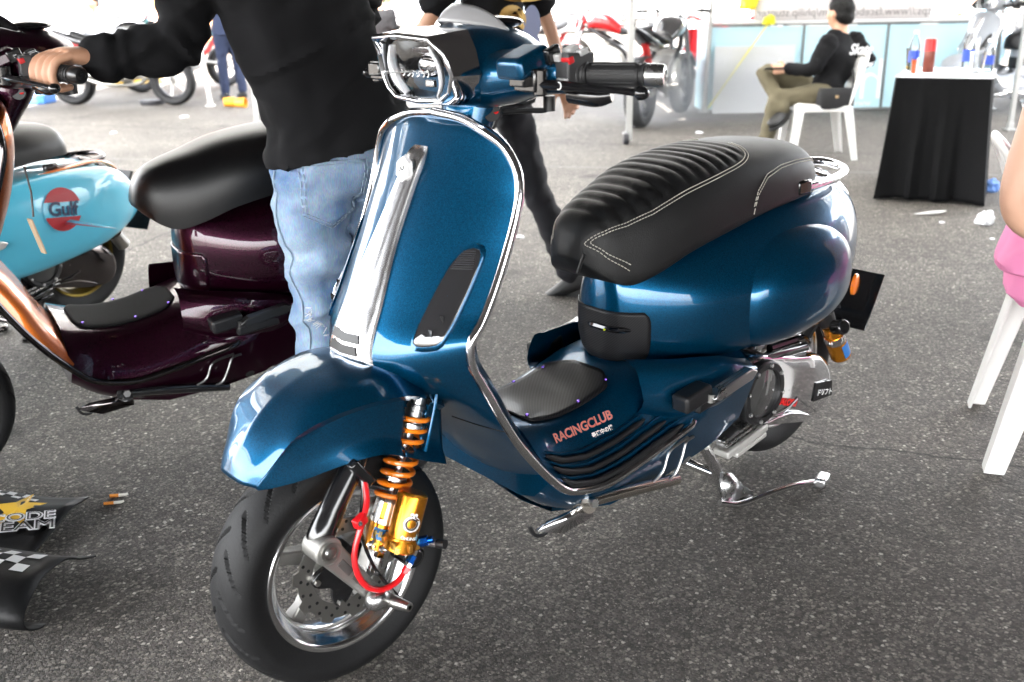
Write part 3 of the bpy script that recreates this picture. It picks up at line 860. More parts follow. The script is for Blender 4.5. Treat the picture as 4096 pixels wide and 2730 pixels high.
        if s > 0:
            mb = MB(); mb.lathe([(0, .0062), (.0002, .0062), (.0003, .0046), (0, .0045)], B(.262, .0742, -.013), (1, 0, .05), n=20); mb.lathe([(0, .0030), (.0002, .0030), (.0003, .0016), (0, .0015)], B(.262, .0742, -.013), (1, 0, .05), n=16)
            mb.box(B(.2645, .0745, -.013), (.0006, .005, .0016)); mb.build('round_emblem', WHITEP, lv)
        if s > 0:
            mb = MB(); mb.box(B(.19, .046, .022), (.080, .066, .034), (0, .35, 0), .88); mb.build('reservoir', BLUE, root, bevel=.009, seg=4)
            mb = MB(); mb.box(B(.226, .035, .032), (.03, .012, .026), (0, .35, 0)); mb.build('reservoir_cap', BLACKP, root, bevel=.003)
        mb = MB(); mb.tube([B(.23, .0, -.03), B(.28, .012, -.033), B(.30, .012, -.03)], [.016, .017, .012], n=10, res=10); mb.build('lever_guard', BLACKP, root)
    # --- floor
    F = catmull(FL, 40); rows = [ring_from_half(r[0], [tuple(p) for p in floor_half(r[1], r[2], r[3])]) for r in F]
    mb = MB(); mb.grid(rows, close_u=True, cap=True); floor = mb.build('floor_tray', BLUE, root, angle=40)
    mt = []
    for r in catmull(FL, 60):
        if .675 < r[0] < .955:
            e = .096 * min(1, ((.958 - r[0]) / .02) ** .5, ((r[0] - .672) / .05) ** .5)
            mt.append([(r[0], a * e, r[1] + .004 - .003 * abs(a) ** 6) for a in np.linspace(-1, 1, 15)])
    mb = MB(); mb.grid(mt); mat_ = mb.build('floor_mat', CARBON, root, solid=.004)
    for (x, y) in ((.93, .075), (.80, .088), (.71, .080), (.82, -.088), (.74, -.08)):
        z = np.interp(x, FL[::-1, 0], FL[::-1, 1]); mb = MB(); mb.lathe([(0, .004), (.003, .0035), (.0035, 0)], (x, y, z + .006), (0, 0, 1), n=10); mb.build('screw', M('violet_anodised', (.16, .08, .5), .25, .9), mat_)
    for s in (1, -1):
        for k, (t, x0, x1) in enumerate(((.93, .955, .60), (.72, .965, .64), (.50, .97, .69))):
            p1, p2 = [], []
            for x in np.linspace(x0, x1, 14):
                zt, zs = (np.interp(x, FL[::-1, 0], FL[::-1, j]) for j in (1, 2))
                a = Vector((x, .132, zt - .016)); b = Vector((x, .2, zs)); q = a.lerp(b, t) + Vector((0, .006, .004)); p1.append((q.x, s * q.y, q.z))
                q = a.lerp(b, t - .11) + Vector((0, .0055, .0038)); p2.append((q.x, s * q.y, q.z))
            rr = [.002] + [.0068] * 12 + [.002]
            mb = MB(); mb.tube(p1, rr, n=10); mb.build('floor_rib', BLACKM, floor)
            mb = MB(); mb.tube(p2, [r * .5 for r in rr], n=8); mb.build('rib_edge', BLUE, floor)
    fb = bvh_of(floor)
    ux_, uy_ = Vector((-1, 0, .03)), Vector((0, -.62, .78)); dd_ = Vector((0, -.78, -.62))
    mb = MB(); mb.add([(a * .082, b * .0155, 0) for a, b in ((-1, -1), (1, -1), (1, 1), (-1, 1))], [(0, 1, 2, 3)]); st = subdivide(mb, 3)
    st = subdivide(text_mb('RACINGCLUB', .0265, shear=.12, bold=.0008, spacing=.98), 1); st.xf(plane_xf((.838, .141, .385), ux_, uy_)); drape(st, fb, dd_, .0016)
    st.build('lettering', M('glare_paled_red_print', (.60, .22, .19), .3, var=.3, vscale=40), floor, smooth=False)  # red lettering paled, the whitish glare over the sticker put into its colour
    st = subdivide(text_mb('最速中の後', .0115, bold=.0004), 1); st.xf(plane_xf((.795, .156, .367), ux_, uy_)); drape(st, fb, dd_, .0016)
    st.build('lettering', WHITEP, floor, smooth=False)
    # --- rear body
    B_ = catmull(BODY, 70); rows = [ring_from_half(r[0], superhalf(r[1], r[2], r[3], r[4], r[5], 41, 3.0)) for r in B_]
    mb = MB(); mb.grid(rows, close_u=True, cap=True); body = mb.build('rear_body', BLUE, root)
    bb = bvh_of(body)
    for s in (1, -1):        # oval side cowl standing proud of the body
        rows = []
        for k, h in ((1.03, -.004), (1.0, .005), (.965, .012), (.9, .017), (.75, .024), (.5, .031), (.25, .035), (.02, .036)):
            row = []
            for t in np.linspace(0, 2 * math.pi, 72, endpoint=False):
                c, sn = math.cos(t), math.sin(t)
                x = .195 + k * .185 * math.copysign(abs(c) ** .86, c); z = .553 + k * .137 * math.copysign(abs(sn) ** .86, sn) + .06 * (.195 - x) * k
                hit = bb.ray_cast(Vector((x, s * .6, z)), Vector((0, -s, 0)))
                y = hit[0].y if hit[0] is not None else 0
                row.append((x, y + s * h, z))
            rows.append(row)
        mb = MB(); mb.grid([r for r in rows], close_u=True); mb.build('side_cowl', BLUE, root, angle=55)
        mb = MB()   # lower body side running into the footrest
        rows = []
        for x, y0, z0, y1, z1 in ((.70, .15, .475, .175, .40), (.62, .182, .462, .196, .37), (.54, .203, .452, .207, .36), (.46, .214, .438, .214, .365), (.40, .214, .418, .214, .385), (.355, .208, .404, .208, .40)):
            rows.append([(x, s * (y0 - .03), z0 + .012), (x, s * y0, z0), (x, s * (y0 + y1 + .012) / 2, (z0 + z1) / 2), (x, s * y1, z1), (x, s * (y1 - .05), z1 - .05)])
        mb.grid([catmull(r, 12) for r in catmull(np.array(rows).reshape(6, -1), 20).reshape(20, 5, 3)]); mb.build('footrest_fairing', BLUE, root)
        # passenger peg and its block
        mb = MB(); mb.box((.60, s * .222, .405), (.085, .045, .038), (0, .14, 0)); mb.box((.51, s * .205, .375), (.12, .03, .03), (0, .12, 0)); pb = mb.build('peg_block', BLACKM, root, bevel=.008, seg=3)
        mb = MB(); mb.prism([(0, 0), (.02, .012), (.13, .018), (.15, .005), (.13, -.008), (.02, -.01)], (.575, .262 if s > 0 else -.238, .402), (-1, 0, .14), (.14, 0, 1), .024 * -1)
        pg = mb.build('passenger_peg', SATIN, pb, bevel=.003)
        mb = MB()
        for k in range(3):
            mb.cyl((.55, s * (.258 - k * .008), .4185), (.455, s * (.258 - k * .008), .4345), .0022, n=6)
        mb.build('peg_rib', STEEL, pg)
        mb = MB(); mb.cyl((.568, s * .246, .392), (.568, s * .246, .410), .009, n=12); mb.build('bolt', STEEL, pb)
    # carbon panel on the nose under the seat
    rows = []
    for z in np.linspace(.447, .562, 14):
        u = (z - .447) / .115; wid = .118 - .02 * u - .012 * abs(2 * u - 1) ** 8; row = []
        for a in np.linspace(-1, 1, 25):
            e_ = 1.12 - .12 * abs(2 * u - 1) ** 6
            d = Vector((-math.cos(a * e_), -math.sin(a * e_), 0)); o = Vector((.55, 0, z)) - d * .6
            h = bb.ray_cast(o, d); p = h[0] if h[0] is not None else o
            row.append(tuple(p - d * .003))
        rows.append(row)
    mb = MB(); mb.grid(rows); cp = mb.build('carbon_panel', CARBON, root, solid=.003)
    mb = MB(); hz = [Vector((.705, a * .07, .545 - .02 * 0)) for a in (-1, 0, 1)]
    q = []
    for a in np.linspace(-.2, .75, 9):
        d = Vector((-math.cos(a), -math.sin(a), 0)); h = bb.ray_cast(Vector((.55, 0, .523)) - d * .6, d); q.append(h[0] - d * .004)
    mb.tube(q, [.003] + [.008] * 7 + [.003], n=8); sl = mb.build('handle_slot', BLACKP, cp)
    mb = MB(); mb.sphere(q[4] + Vector((.009, .003, .0)), .0028, 8, 6); mb.build('indicator_dot', M('yellow_green_dot', (.5, .6, .01), .4), sl)
    # --- seat
    NX, NP = 150, 41
    S_ = catmull(SEAT, NX); grid = []
    SU = np.array([(.284, 0), (.288, 18), (.305, 32), (.34, 40), (.42, 45), (.55, 47), (.66, 48), (.712, 50), (.735, 55), (.745, 62), (.77, 90)])
    SD = np.array([(55, .735), (62, .745), (70, .741), (78, .724), (84, .70), (90, .66)])
    SEAM = [(.672, 87.5), (.705, 83), (.726, 77), (.741, 70), (.745, 62), (.735, 55), (.712, 50), (.66, 48), (.55, 47), (.42, 45), (.34, 40), (.305, 32), (.29, 20), (.285, 8)]
    for r in S_:
        x, zt, zb, hw = r; half = []
        for j in range(NP):
            f = math.pi / 2 * j / (NP - 1); n = 2.9
            y = hw * math.sin(f) ** (2 / n); z = zb + (zt - zb) * math.cos(f) ** (2 / n)
            fd = math.degrees(f)
            m1 = (np.interp(x, SU[:, 0], SU[:, 1]) - fd) / 5; m2 = (x - np.interp(fd, SD[:, 0], SD[:, 1])) / .01 if fd > 55 else -1
            inside = min(1, max(0, m1, m2)) * (1 if .285 < x else 0)
            ph = (x + .35 * (zt - .75)) / .030
            puff = .0058 * abs(math.sin(math.pi * ph)) ** .6 * inside - .0035 * inside
            half.append((x + puff * .35, y, z + puff))
        grid.append(half)
    rows = []
    for h, r in zip(grid, S_):
        under = [(h[-1][0], h[-1][1] * .97, r[2] - .006), (h[-1][0], 0, r[2] - .008)]
        full = h + under
        rows.append(full + [(p[0], -p[1], p[2]) for p in full[-2:0:-1]])
    mb = MB(); mb.grid(rows, close_u=True, cap=True); seat = mb.build('seat', SEATV, root, angle=60)
    sbv = bvh_of(seat)
    def seat_pt(x, deg, lift=.0012, s=1):
        zt, zb, hw = (np.interp(x, SEAT[::-1, 0], SEAT[::-1, j]) for j in (1, 2, 3)); f = R(deg)
        p = Vector((x, s * hw * math.sin(f) ** .69, zb + (zt - zb) * math.cos(f) ** .69)); c = Vector((x, 0, zb - .02)); d = (c - p).normalized()
        h = sbv.ray_cast(p - d * .1, d); return (h[0] if h[0] is not None else p) - d * lift
    mb = MB()
    def stitch(pts, mb):
        for i in range(0, len(pts) - 1, 1):
            a, b = Vector(pts[i]), Vector(pts[i + 1])
            if (b - a).length < .03:
                mb.cyl(a.lerp(b, .12), a.lerp(b, .82), .0011, n=5)
    for s in (1, -1):
        for off in (1.2, 4.6):
            sp_ = np.array(SEAM, float); tg = np.gradient(sp_ / np.array((.0022, 1)), axis=0); nn = np.c_[-tg[:, 1] * .0022, tg[:, 0]] / np.linalg.norm(tg, axis=1)[:, None]
            q = sp_ - nn * off * np.where(sp_[:, :1] > .70, 1, 1)
            stitch([seat_pt(x, min(88, max(.5, f)), s=s) for x, f in catmull(q / np.array((.0022, 1)), 95) * np.array((.0022, 1))], mb)
        for off in (0, 3.5):
            xs2 = np.linspace(.335, .03, 60)
            stitch([seat_pt(x, np.interp(x, [-.1, .0, .15, .22, .28, .32, .335], [56, 56, 56, 58, 64, 76, 86]) + off, s=s) for x in xs2], mb)
    tag(mb.build('stitching', THREAD, seat), kind='stuff')
    mb = MB(); mb.tube([seat_pt(.745, 82, .003), seat_pt(.75, 60, .004) + Vector((0, 0, -.06))], .004, n=6); mb.build('seat_latch', BLACKM, seat)
    # --- grab rail, tail lamp, plate
    mb = MB(); mb.tube([(.14, .145, .770), (.06, .142, .768), (-.05, .125, .768), (-.15, .085, .772), (-.19, .0, .778), (-.15, -.085, .772), (-.05, -.125, .768), (.06, -.142, .768), (.14, -.145, .77)], .0115, n=12, res=48)
    mb.tube([(-.19, -.02, .778), (-.21, -.06, .774), (-.225, -.075, .772)], .009, n=8, res=8)
    gr = mb.build('grab_rail', CHROME, root)
    for s in (1, -1):
        mb = MB(); mb.box((.135, s * .148, .772), (.055, .022, .034)); mb.build('rail_mount', BLACKP, gr, bevel=.006)
    mb = MB(); rows = []
    for x, w, z, h in ((-.08, .05, .762, .02), (-.14, .080, .727, .045), (-.195, .082, .69, .055), (-.24, .064, .655, .05), (-.272, .036, .635, .035), (-.282, .012, .628, .012)):
        rows.append([(x, w * math.cos(t), z + h * math.sin(t)) for t in np.linspace(0, 2 * math.pi, 20, endpoint=False)])
    mb.grid(rows, close_u=True, cap=True); tl = mb.build('tail_lamp', CHROME, root)
    mb = MB(); rows = []
    for x, w, z, h in ((-.17, .070, .708, .042), (-.215, .070, .672, .048), (-.255, .052, .645, .042), (-.283, .026, .63, .024), (-.292, .008, .625, .008)):
        rows.append([(x, w * math.cos(t), z + h * math.sin(t)) for t in np.linspace(0, 2 * math.pi, 20, endpoint=False)])
    mb.grid(rows, close_u=True, cap=True); mb.build('lens', M('dark_red_lens', (.06, .004, .005), .08, coat=.8), tl)
    mb = MB(); c = Vector((-.335, 0, .385)); rot = Euler((0, R(-28), 0)).to_matrix(); mb.box(c, (.004, .22, .165), rot); pl = mb.build('plate_holder', BLACKP, root, bevel=.0015)
    mb = MB(); mb.box(c + rot @ Vector((-.004, 0, 0)), (.002, .2, .145), rot); mb.build('plate', M('plate_dark', (.02, .022, .02), .4), pl)
    mb = MB(); mb.box(Vector((-.285, 0, .48)), (.012, .08, .15), rot); mb.build('plate_arm', BLACKM, pl)
    for s in (1, -1):
        mb = MB(); mb.lathe([(0, .0), (0, .030), (.006, .029), (.009, .024), (.011, 0)], (-.262, s * .082, .448), (-.25, s, -.05), n=24); mb.build('reflector', AMBER, pl)
    # --- engine, transmission, rear wheel
    wheel(root, 'rear_wheel', (0, 0, .262), .236, .060, .163, seg=240, disc=False)
    eng = bpy.data.objects.new('engine', None); COL.objects.link(eng); eng.parent = root; eng.empty_display_size = .05
    out = catmull([(.335, .30), (.325, .345), (.26, .385), (.18, .372), (.08, .345), (-.03, .318), (-.085, .275), (-.105, .225), (-.09, .172), (-.04, .148), (.06, .165), (.16, .195), (.24, .215), (.31, .245), (.335, .30)], 60)[:-1]
    cx, cz = .12, .265; rows = []
    for k, y in ((1.0, .085), (1.0, .122), (.985, .132), (.95, .140), (.87, .145), (.6, .148), (.2, .149), (.01, .149)):
        rows.append([(cx + (a - cx) * k, y, cz + (b - cz) * k) for a, b in out])
    mb = MB(); mb.grid(rows, close_u=True); case = mb.build('transmission_cover', CHROME, eng, angle=50)
    mb = MB(); mb.prism([(a, b) for a, b in catmull([(.02, .0), (-.10, -.028), (-.12, -.02), (-.02, .018), (.10, .02), (.02, 0)], 24)[:-1]], (.13, .149, .185), (1, 0, 0), (0, 0, 1), -.006); mb.build('fin', CHROME, case, bevel=.002)
    text_mb('MALOSSI', .024, shear=.25, bold=.0012).xf(plane_xf((.128, .1502, .235), (-1, 0, -.36), (-.3, 0, 1))).build('lettering', REDP, case, smooth=False)
    mb = MB(); mb.prism([(a, b) for a, b in ((.0, .03), (-.075, .018), (-.082, -.026), (.008, -.02))], (.0, .1495, .222), (1, 0, 0), (0, 0, 1), -.002); lb = mb.build('black_sticker', BLACKP, case)
    text_mb('ドリフト', .0185, bold=.0006).xf(plane_xf((-.042, .1525, .215), (-1, 0, -.2), (-.1, 0, 1))).build('lettering', WHITEP, lb, smooth=False)
    mb = MB(); mb.lathe([(-.03, .078), (.0, .082), (.012, .080), (.016, .076), (.016, .062), (.010, .060)], (.238, .145, .292), (0, 1, 0), n=48); ring = mb.build('clutch_ring', BLACKM, eng, angle=30)
    mb = MB(); mb.lathe([(0, .061), (.002, .058), (.003, 0)], (.238, .155, .292), (0, 1, 0), n=40); mb.build('clear_cover', M('smoky_clear_cover', (.05, .05, .05), .08, coat=1.), ring)
    for k in range(8):
        a = k * math.pi / 4 + .2; mb = MB(); mb.lathe([(0, .0055), (.005, .005), (.005, .002), (.002, .0)], (.238 + .070 * math.cos(a), .160, .292 + .070 * math.sin(a)), (0, 1, 0), n=12); mb.build('bolt', SATIN, ring)
    mb = MB(); mb.box((.36, .03, .29), (.20, .20, .14)); mb.cyl((.30, -.02, .27), (.50, -.02, .32), .06, n=20); mb.cyl((.1, -.14, .25), (.25, -.14, .26), .05, n=20); mb.build('crankcase', BLACKM, eng, bevel=.015, seg=3)
    mb = MB(); mb.cyl((.05, -.12, .30), (-.28, -.13, .34), .052, .048, n=24); mb.tube([(.40, -.08, .22), (.25, -.11, .2), (.12, -.12, .25), (.05, -.12, .30)], .018, n=10, res=16); mb.build('exhaust', STEEL, eng, angle=40)
    mb = MB(); mb.tube([(.30, .13, .372), (.15, .13, .362), (.02, .12, .345)], .013, n=10, res=12); mb.tube([(.16, .11, .375), (.0, .10, .36), (-.04, .09, .34)], .01, n=8, res=10); mb.build('air_hose', BLACKP, eng)
    # alloy bracket stack under the case
    mb = MB()
    for k in range(3):
        mb.box((.275 - .01 * k, .132, .218 - k * .0125), (.20, .03, .009), (0, R(10), 0))
    br = mb.build('finned_bracket', SATIN, eng, bevel=.002)
    mb = MB(); mb.box((.29, .135, .182), (.16, .045, .018), (0, R(10), 0)); mb.box((.27, .13, .166), (.12, .05, .014), (0, R(10), 0)); mb.build('bracket_foot', M('white_cast_alloy', (.6, .59, .56), .45, .5, var=.08), eng, bevel=.004)
    mb = MB(); mb.tube([(.19, .135, .212), (.13, .14, .215), (.08, .14, .23)], .012, n=10, res=10); mb.build('bracket_arm', CHROME, eng)
    # rear shock
    for s in (1,):
        a, b = Vector((-.06, .10, .47)), Vector((-.14, .11, .30)); d = (b - a).normalized()
        sk = bpy.data.objects.new('rear_shock', None); COL.objects.link(sk); sk.parent = root; sk.empty_display_size = .05
        mb = MB(); mb.lathe([(0, .006), (0, .018), (.04, .018), (.045, .024), (.10, .024), (.105, .02), (.15, .018), (.16, .006)], a, d, n=24); mb.build('body', BLACKM, sk, angle=30)
        a2 = Vector((-.098, .12, .375)); d2 = Vector((-.55, .0, -.83)).normalized()
        mb = MB(); mb.lathe([(0, .0), (0, .022), (.03, .024), (.034, .027), (.115, .027), (.122, .02), (.122, 0)], a2, d2, n=28); rs = mb.build('reservoir', GOLD, sk, angle=30)
        mb = MB(); mb.lathe([(0, .0272), (.01, .0285), (.016, .0285), (.024, .0272)], a2 + d2 * .03, d2, n=28); mb.build('collar', CHROME, rs)
        mb = MB(); mb.lathe([(0, .0274), (.045, .0274)], a2 + d2 * .062, d2, n=12, a0=-.9, a1=.5, x=(0, 1, 0)); mb.build('sticker', BLUEP, rs)
        mb = MB(); mb.cyl(a2 + Vector((0, .01, .0)), a2 + Vector((.01, .045, .01)), .02, n=16); mb.build('knob', BLACKP, sk, bevel=.004)
        mb = MB(); mb.tube([(-.05, .08, .48), (-.11, .07, .44), (-.13, .06, .38), (-.08, .06, .33)], .012, n=8, res=12); mb.build('hugger', BLACKM, sk)
    mb = MB(); rows = []
    for t in np.linspace(.5, 2.2, 14):
        rows.append([(-.258 * math.cos(t) * -1 * -1, y, .262 + .258 * math.sin(t)) for y in (-.07, -.03, .03, .07)])
    mb.grid(rows); mb.build('rear_mudguard', BLACKM, root, solid=.004)
    # --- centre stand (down) and side stand (folded)
    mb = MB()
    for s in (1, -1):
        mb.tube([(.40, s * .10, .20), (.365, s * .115, .13), (.335, s * .12, .07), (.30, s * .115, .017)], [.014, .014, .015, .015], n=12, res=18); mb.tube([(.30, s * .115, .017), (.25, s * .125, .014), (.235, s * .14, .012)], .013, n=10, res=8)
    mb.cyl((.40, -.12, .20), (.40, .12, .20), .016, n=16); mb.cyl((.35, -.11, .10), (.35, .11, .10), .012, n=12)
    cs = mb.build('centre_stand', CHROME, root)
    mb = MB(); mb.add([(.36, .128, .115), (.355, .14, .03), (.25, .15, .028), (.32, .132, .10)], [(0, 1, 2, 3)]); mb.build('gusset', SATIN, cs, solid=.006)
    mb = MB(); mb.tube([(.36, .135, .035), (.31, .155, .02), (.23, .18, .028), (.15, .20, .03), (.06, .218, .018)], .0085, n=10, res=24); lv = mb.build('stand_lever', CHROME, cs)
    mb = MB(); mb.box((.05, .222, .02), (.055, .03, .026), (0, .0, .3)); mb.build('lever_pad', SATIN, lv, bevel=.006)
    mb = MB(); mb.cyl((.87, .165, .238), (.87, .19, .246), .022, n=20); mb.tube([(.865, .185, .245), (.78, .19, .235), (.70, .192, .222), (.60, .192, .204)], [.011, .0125, .0125, .012], n=12, res=16); ss = mb.build('side_stand', M('nickel_silver', (.72, .68, .62), .16, 1., rvar=.05), root, angle=40)
    mb = MB(); mb.add([(.96, .165, .228), (.985, .16, .215), (.93, .175, .195), (.85, .18, .205), (.85, .175, .235)], [(0, 1, 2, 3, 4)]); mb.build('bracket', CHROME, ss, solid=.008)
    mb = MB(); mb.cyl((.865, .188, .246), (.868, .205, .25), .0095, n=6); mb.build('bolt', SATIN, ss)
    mb = MB(); mb.tube([(.66, .195, .213), (.62, .20, .225), (.60, .202, .26), (.585, .2, .29), (.56, .2, .295)], .0035, n=6, res=14); mb.tube([(.70, .195, .222), (.66, .2, .245), (.64, .2, .285), (.58, .2, .30)], .0035, n=6, res=14); mb.build('spring_hook', STEEL, ss)
    mb = MB(); mb.tube([(.985, .14, .215), (.975, .145, .195), (.955, .15, .192), (.945, .152, .205)], .004, n=6, res=10); mb.build('hook', BLACKM, ss)
    # black belly and side covers under the floor
    mb = MB(); rows = []
    for x, w, zt, zb in ((.88, .10, .23, .19), (.75, .15, .24, .175), (.60, .16, .27, .185), (.48, .16, .32, .205), (.40, .14, .36, .23)):
        rows.append([(x, -w, zt), (x, -w * .9, zb), (x, 0, zb - .01), (x, w * .9, zb), (x, w, zt)])
    mb.grid(rows); bl = mb.build('belly_pan', BLUE, root)
    mb = MB(); mb.sphere((.53, .158, .235), (.022, .006, .030), 16, 10); mb.build('alloy_disc', SATIN, bl)
    # --- front wheel, trailing link and shock
    fw = wheel(root, 'front_wheel', (1.34, 0, .2295), .2295, .055, .160, spoke_y=-.02)
    fs = bpy.data.objects.new('front_suspension', None); COL.objects.link(fs); fs.parent = root; fs.empty_display_size = .05
    mb = MB(); mb.tube([(1.27, .085, .57), (1.31, .095, .515), (1.356, .105, .452), (1.40, .108, .392), (1.425, .108, .352), (1.43, .10, .335)], [.02, .021, .021, .022, .024, .02], n=18, res=24); mb.build('steering_tube', BLACKP, fs)
    p1, p2 = Vector((1.428, .125, .343)), Vector((1.338, .125, .214)); d = (p2 - p1); L_ = d.length; d.normalize(); n_ = Vector((d.z, 0, -d.x))
    oz = []
    for t in np.linspace(math.pi / 2, math.pi * 1.5, 12): oz.append((.023 * math.cos(t), .023 * math.sin(t)))
    for t in np.linspace(-math.pi / 2, math.pi / 2, 10): oz.append((L_ + .018 * math.cos(t), .014 * math.sin(t)))
    mb = MB(); mb.prism(oz, p1 - Vector((0, .012, 0)), d, n_, .024 if d.cross(n_).y > 0 else -.024); mb.cyl(p1 - Vector((0, .03, 0)), p1 + Vector((0, .018, 0)), .025, n=28); ar = mb.build('trailing_arm', GREYAL, fs, bevel=.003)
    mb = MB()
    for k, hw_ in ((.34, .007), (.62, .0062)):
        q = p1 + d * L_ * k; mb.box(q + Vector((0, .0125, 0)), (L_ * .22, .002, hw_ * 2), Matrix((d, Vector((0, 1, 0)), -n_)).transposed())
    mb.build('arm_pocket', M('dark_cast_recess', (.12, .115, .11), .6, .6), ar, bevel=.0008)
    mb = MB(); mb.lathe([(0, .017), (.004, .017), (.004, .012), (.002, .011), (.006, .008), (.008, 0)], p1 + Vector((0, .018, 0)), (0, 1, 0), n=24); mb.build('pivot_bolt', STEEL, ar, angle=30)
    mb = MB(); mb.lathe([(0, .02), (.03, .019), (.036, .012), (.05, .011), (.075, .0085), (.08, .0085), (.081, .004)], p2 + Vector((0, .0, 0)), (-.25, 1, .05), n=20); mb.build('axle', STEEL, ar, angle=30)
    mb = MB(); mb.sphere(p2 + Vector((.012, .03, .012)), (.024, .018, .02), 14, 10); mb.build('axle_boss', SATIN, ar)
    # calliper
    mb = MB(); mb.prism(catmull([(-.035, -.05), (-.04, .0), (-.03, .06), (.01, .075), (.035, .05), (.03, -.01), (.012, -.055), (-.035, -.05)], 28)[:-1], (1.285, .052, .285), (1, 0, 0), (0, 0, 1), -.026); ca = mb.build('brake_calliper', GREYAL, fs, bevel=.006, seg=3)
    text_mb('brake', .012, bold=.0005).xf(plane_xf((1.283, .1515, .27), (-.35, 0, .94), (-.94, 0, -.35)))
    mb = MB(); mb.cyl((1.258, .09, .262), (1.258, .14, .262), .022, n=22); mb.lathe([(0, .016), (.004, .015), (.006, .006), (.006, 0)], (1.258, .14, .262), (0, 1, 0), n=16); mb.build('end_cap', BLACKP, ca, bevel=.003)
    # shock absorber: spring, adjuster, gold body, piggyback reservoir
    sa, sb_ = Vector((1.2085, .098, .527)), Vector((1.318, .098, .268)); sd = (sb_ - sa).normalized(); SL = (sb_ - sa).length
    mb = MB(); hp = []; X, Y, D = frame(sd); turns = 8.5
    for k in range(int(turns * 22) + 1):
        t = k / (turns * 22); a = 2 * math.pi * turns * t
        hp.append(sa + sd * (.012 + .168 * t) + (X * math.cos(a) + Y * math.sin(a)) * .0265)
    mb.tube(hp, .0046, n=8); shock = bpy.data.objects.new('shock_absorber', None); COL.objects.link(shock); shock.parent = root; shock.empty_display_size = .05
    mb.build('spring', ORANGE, shock)
    mb = MB(); mb.lathe([(-.03, 0), (-.03, .012), (-.002, .014), (0, .016), (.03, .0205), (.032, .0275), (.040, .0275), (.041, .01), (.09, .007), (.13, .007), (.131, .019), (.139, .019), (.14, .007), (.17, .007)], sa, sd, n=28); mb.build('damper_rod', SATIN, shock, angle=30)
    # slotted silver adjuster: sleeve of staves over the gold body
    mb = MB(); mb.lathe([(.166, .010), (.166, .019), (.170, .0225), (.176, .0235)], sa, sd, n=36); mb.lathe([(.206, .0245), (.214, .025), (.216, .0215)], sa, sd, n=36)
    for k in range(7):
        a = 2 * math.pi * k / 7; rows = []
        for t, r in ((.1755, .0236), (.2065, .0246)):
            rows.append([sa + sd * t + (X * math.cos(a + o) + Y * math.sin(a + o)) * rr for o, rr in ((-.26, r), (0, r), (.26, r), (.26, r - .004), (0, r - .004), (-.26, r - .004))])
        mb.grid(rows, close_u=True, cap=True)
    mb.build('adjuster_sleeve', SATIN, shock, angle=45)
    mb = MB(); mb.lathe([(.17, .0), (.17, .019), (.215, .0195), (.216, .0225), (.262, .0225), (.264, .019), (.275, .019), (.276, 0)], sa, sd, n=36); gb = mb.build('gold_body', GOLD, shock, angle=30)
    vx = (Vector((1.9, 1.2, .6)) - sa); vx = (vx - sd * vx.dot(sd)).normalized()
    mb = MB(); mb.lathe([(.222, .0228), (.243, .0228)], sa, sd, n=14, a0=-.75, a1=.75, x=vx); lab = mb.build('label', M('sky_blue_label', (.04, .25, .62), .4), gb)
    lb_ = bvh_of(lab); tt = subdivide(text_mb('ÖHLINS', .0135, bold=.0006), 1); up = -sd; side = up.cross(vx)
    tt.xf(plane_xf(sa + sd * .2325 + vx * .1, side, up)); drape(tt, lb_, -vx, .0004); tt.build('lettering', M('gold_print', (.85, .6, .15), .5), lab, smooth=False)
    mb = MB()
    for k, o in ((.253, -.5), (.256, .35)):
        pdir = (vx * math.cos(o) + side * math.sin(o)); mb.lathe([(0, .008), (.008, .007), (.0085, .004), (.004, .0)], sa + sd * k + pdir * .022, pdir, n=10)
    mb.build('adjuster_screw', CHROME, gb)
    ra, rb = Vector((1.262, .152, .398)), Vector((1.300, .152, .300)); rd = (rb - ra).normalized()
    vr = Vector((1.9, 1.2, .6)) - ra; vr = (vr - rd * vr.dot(rd)).normalized(); upr = -rd; sdr = upr.cross(vr)
    mb = MB(); mb.lathe([(0, 0), (0, .022), (.003, .0255), (.006, .0265), (.080, .0265), (.081, .0285), (.103, .0285), (.106, .025), (.106, 0)], ra, rd, n=36); rs = mb.build('reservoir', GOLD, shock, angle=30)
    rbv = bvh_of(rs)
    for txt, sz, off, mt2, bo in (('Ö', .036, .052, WHITEP, .0016), ('Ö', .031, .052, BLACKPR, .0), ('ÖHLINS', .0075, .076, WHITEP, .0003)):
        tt = subdivide(text_mb(txt, sz, bold=bo), 1); tt.xf(plane_xf(ra + rd * off + vr * .1 + sdr * .007, sdr, upr)); drape(tt, rbv, -vr, .0004 if mt2 is WHITEP else .0007); tt.build('lettering', mt2, rs, smooth=False)
    for a in np.linspace(0, 2 * math.pi, 6, endpoint=False):
        q = ra + rd * .092 + (sdr * math.cos(a) + vr * math.sin(a)) * .0285; mb = MB(); mb.box(q, (.008, .008, .014)); mb.build('base_flat', M('gold_matte', (.6, .3, .06), .4, .8), rs, bevel=.001)
    mb = MB(); mb.box(sa + sd * .285 + Vector((0, 0, 0)), (.04, .035, .05), (0, R(-22), 0)); mb.lathe([(0, .012), (.03, .012), (.032, .0)], sa + sd * .27 + Vector((.005, .018, 0)), sd, n=6); mb.build('lower_clevis', SATIN, shock, bevel=.004)
    # brake line with fittings
    hs = bpy.data.objects.new('brake_line', None); COL.objects.link(hs); hs.parent = root; hs.empty_display_size = .05
    hpth = [(1.325, .085, .505), (1.338, .10, .475), (1.345, .128, .445), (1.354, .148, .412), (1.371, .158, .385), (1.392, .16, .335), (1.392, .165, .298), (1.377, .168, .268), (1.352, .17, .252), (1.322, .17, .252), (1.303, .168, .262)]
    mb = MB(); mb.tube(hpth, .0052, n=10, res=60); mb.build('hose', REDH, hs)
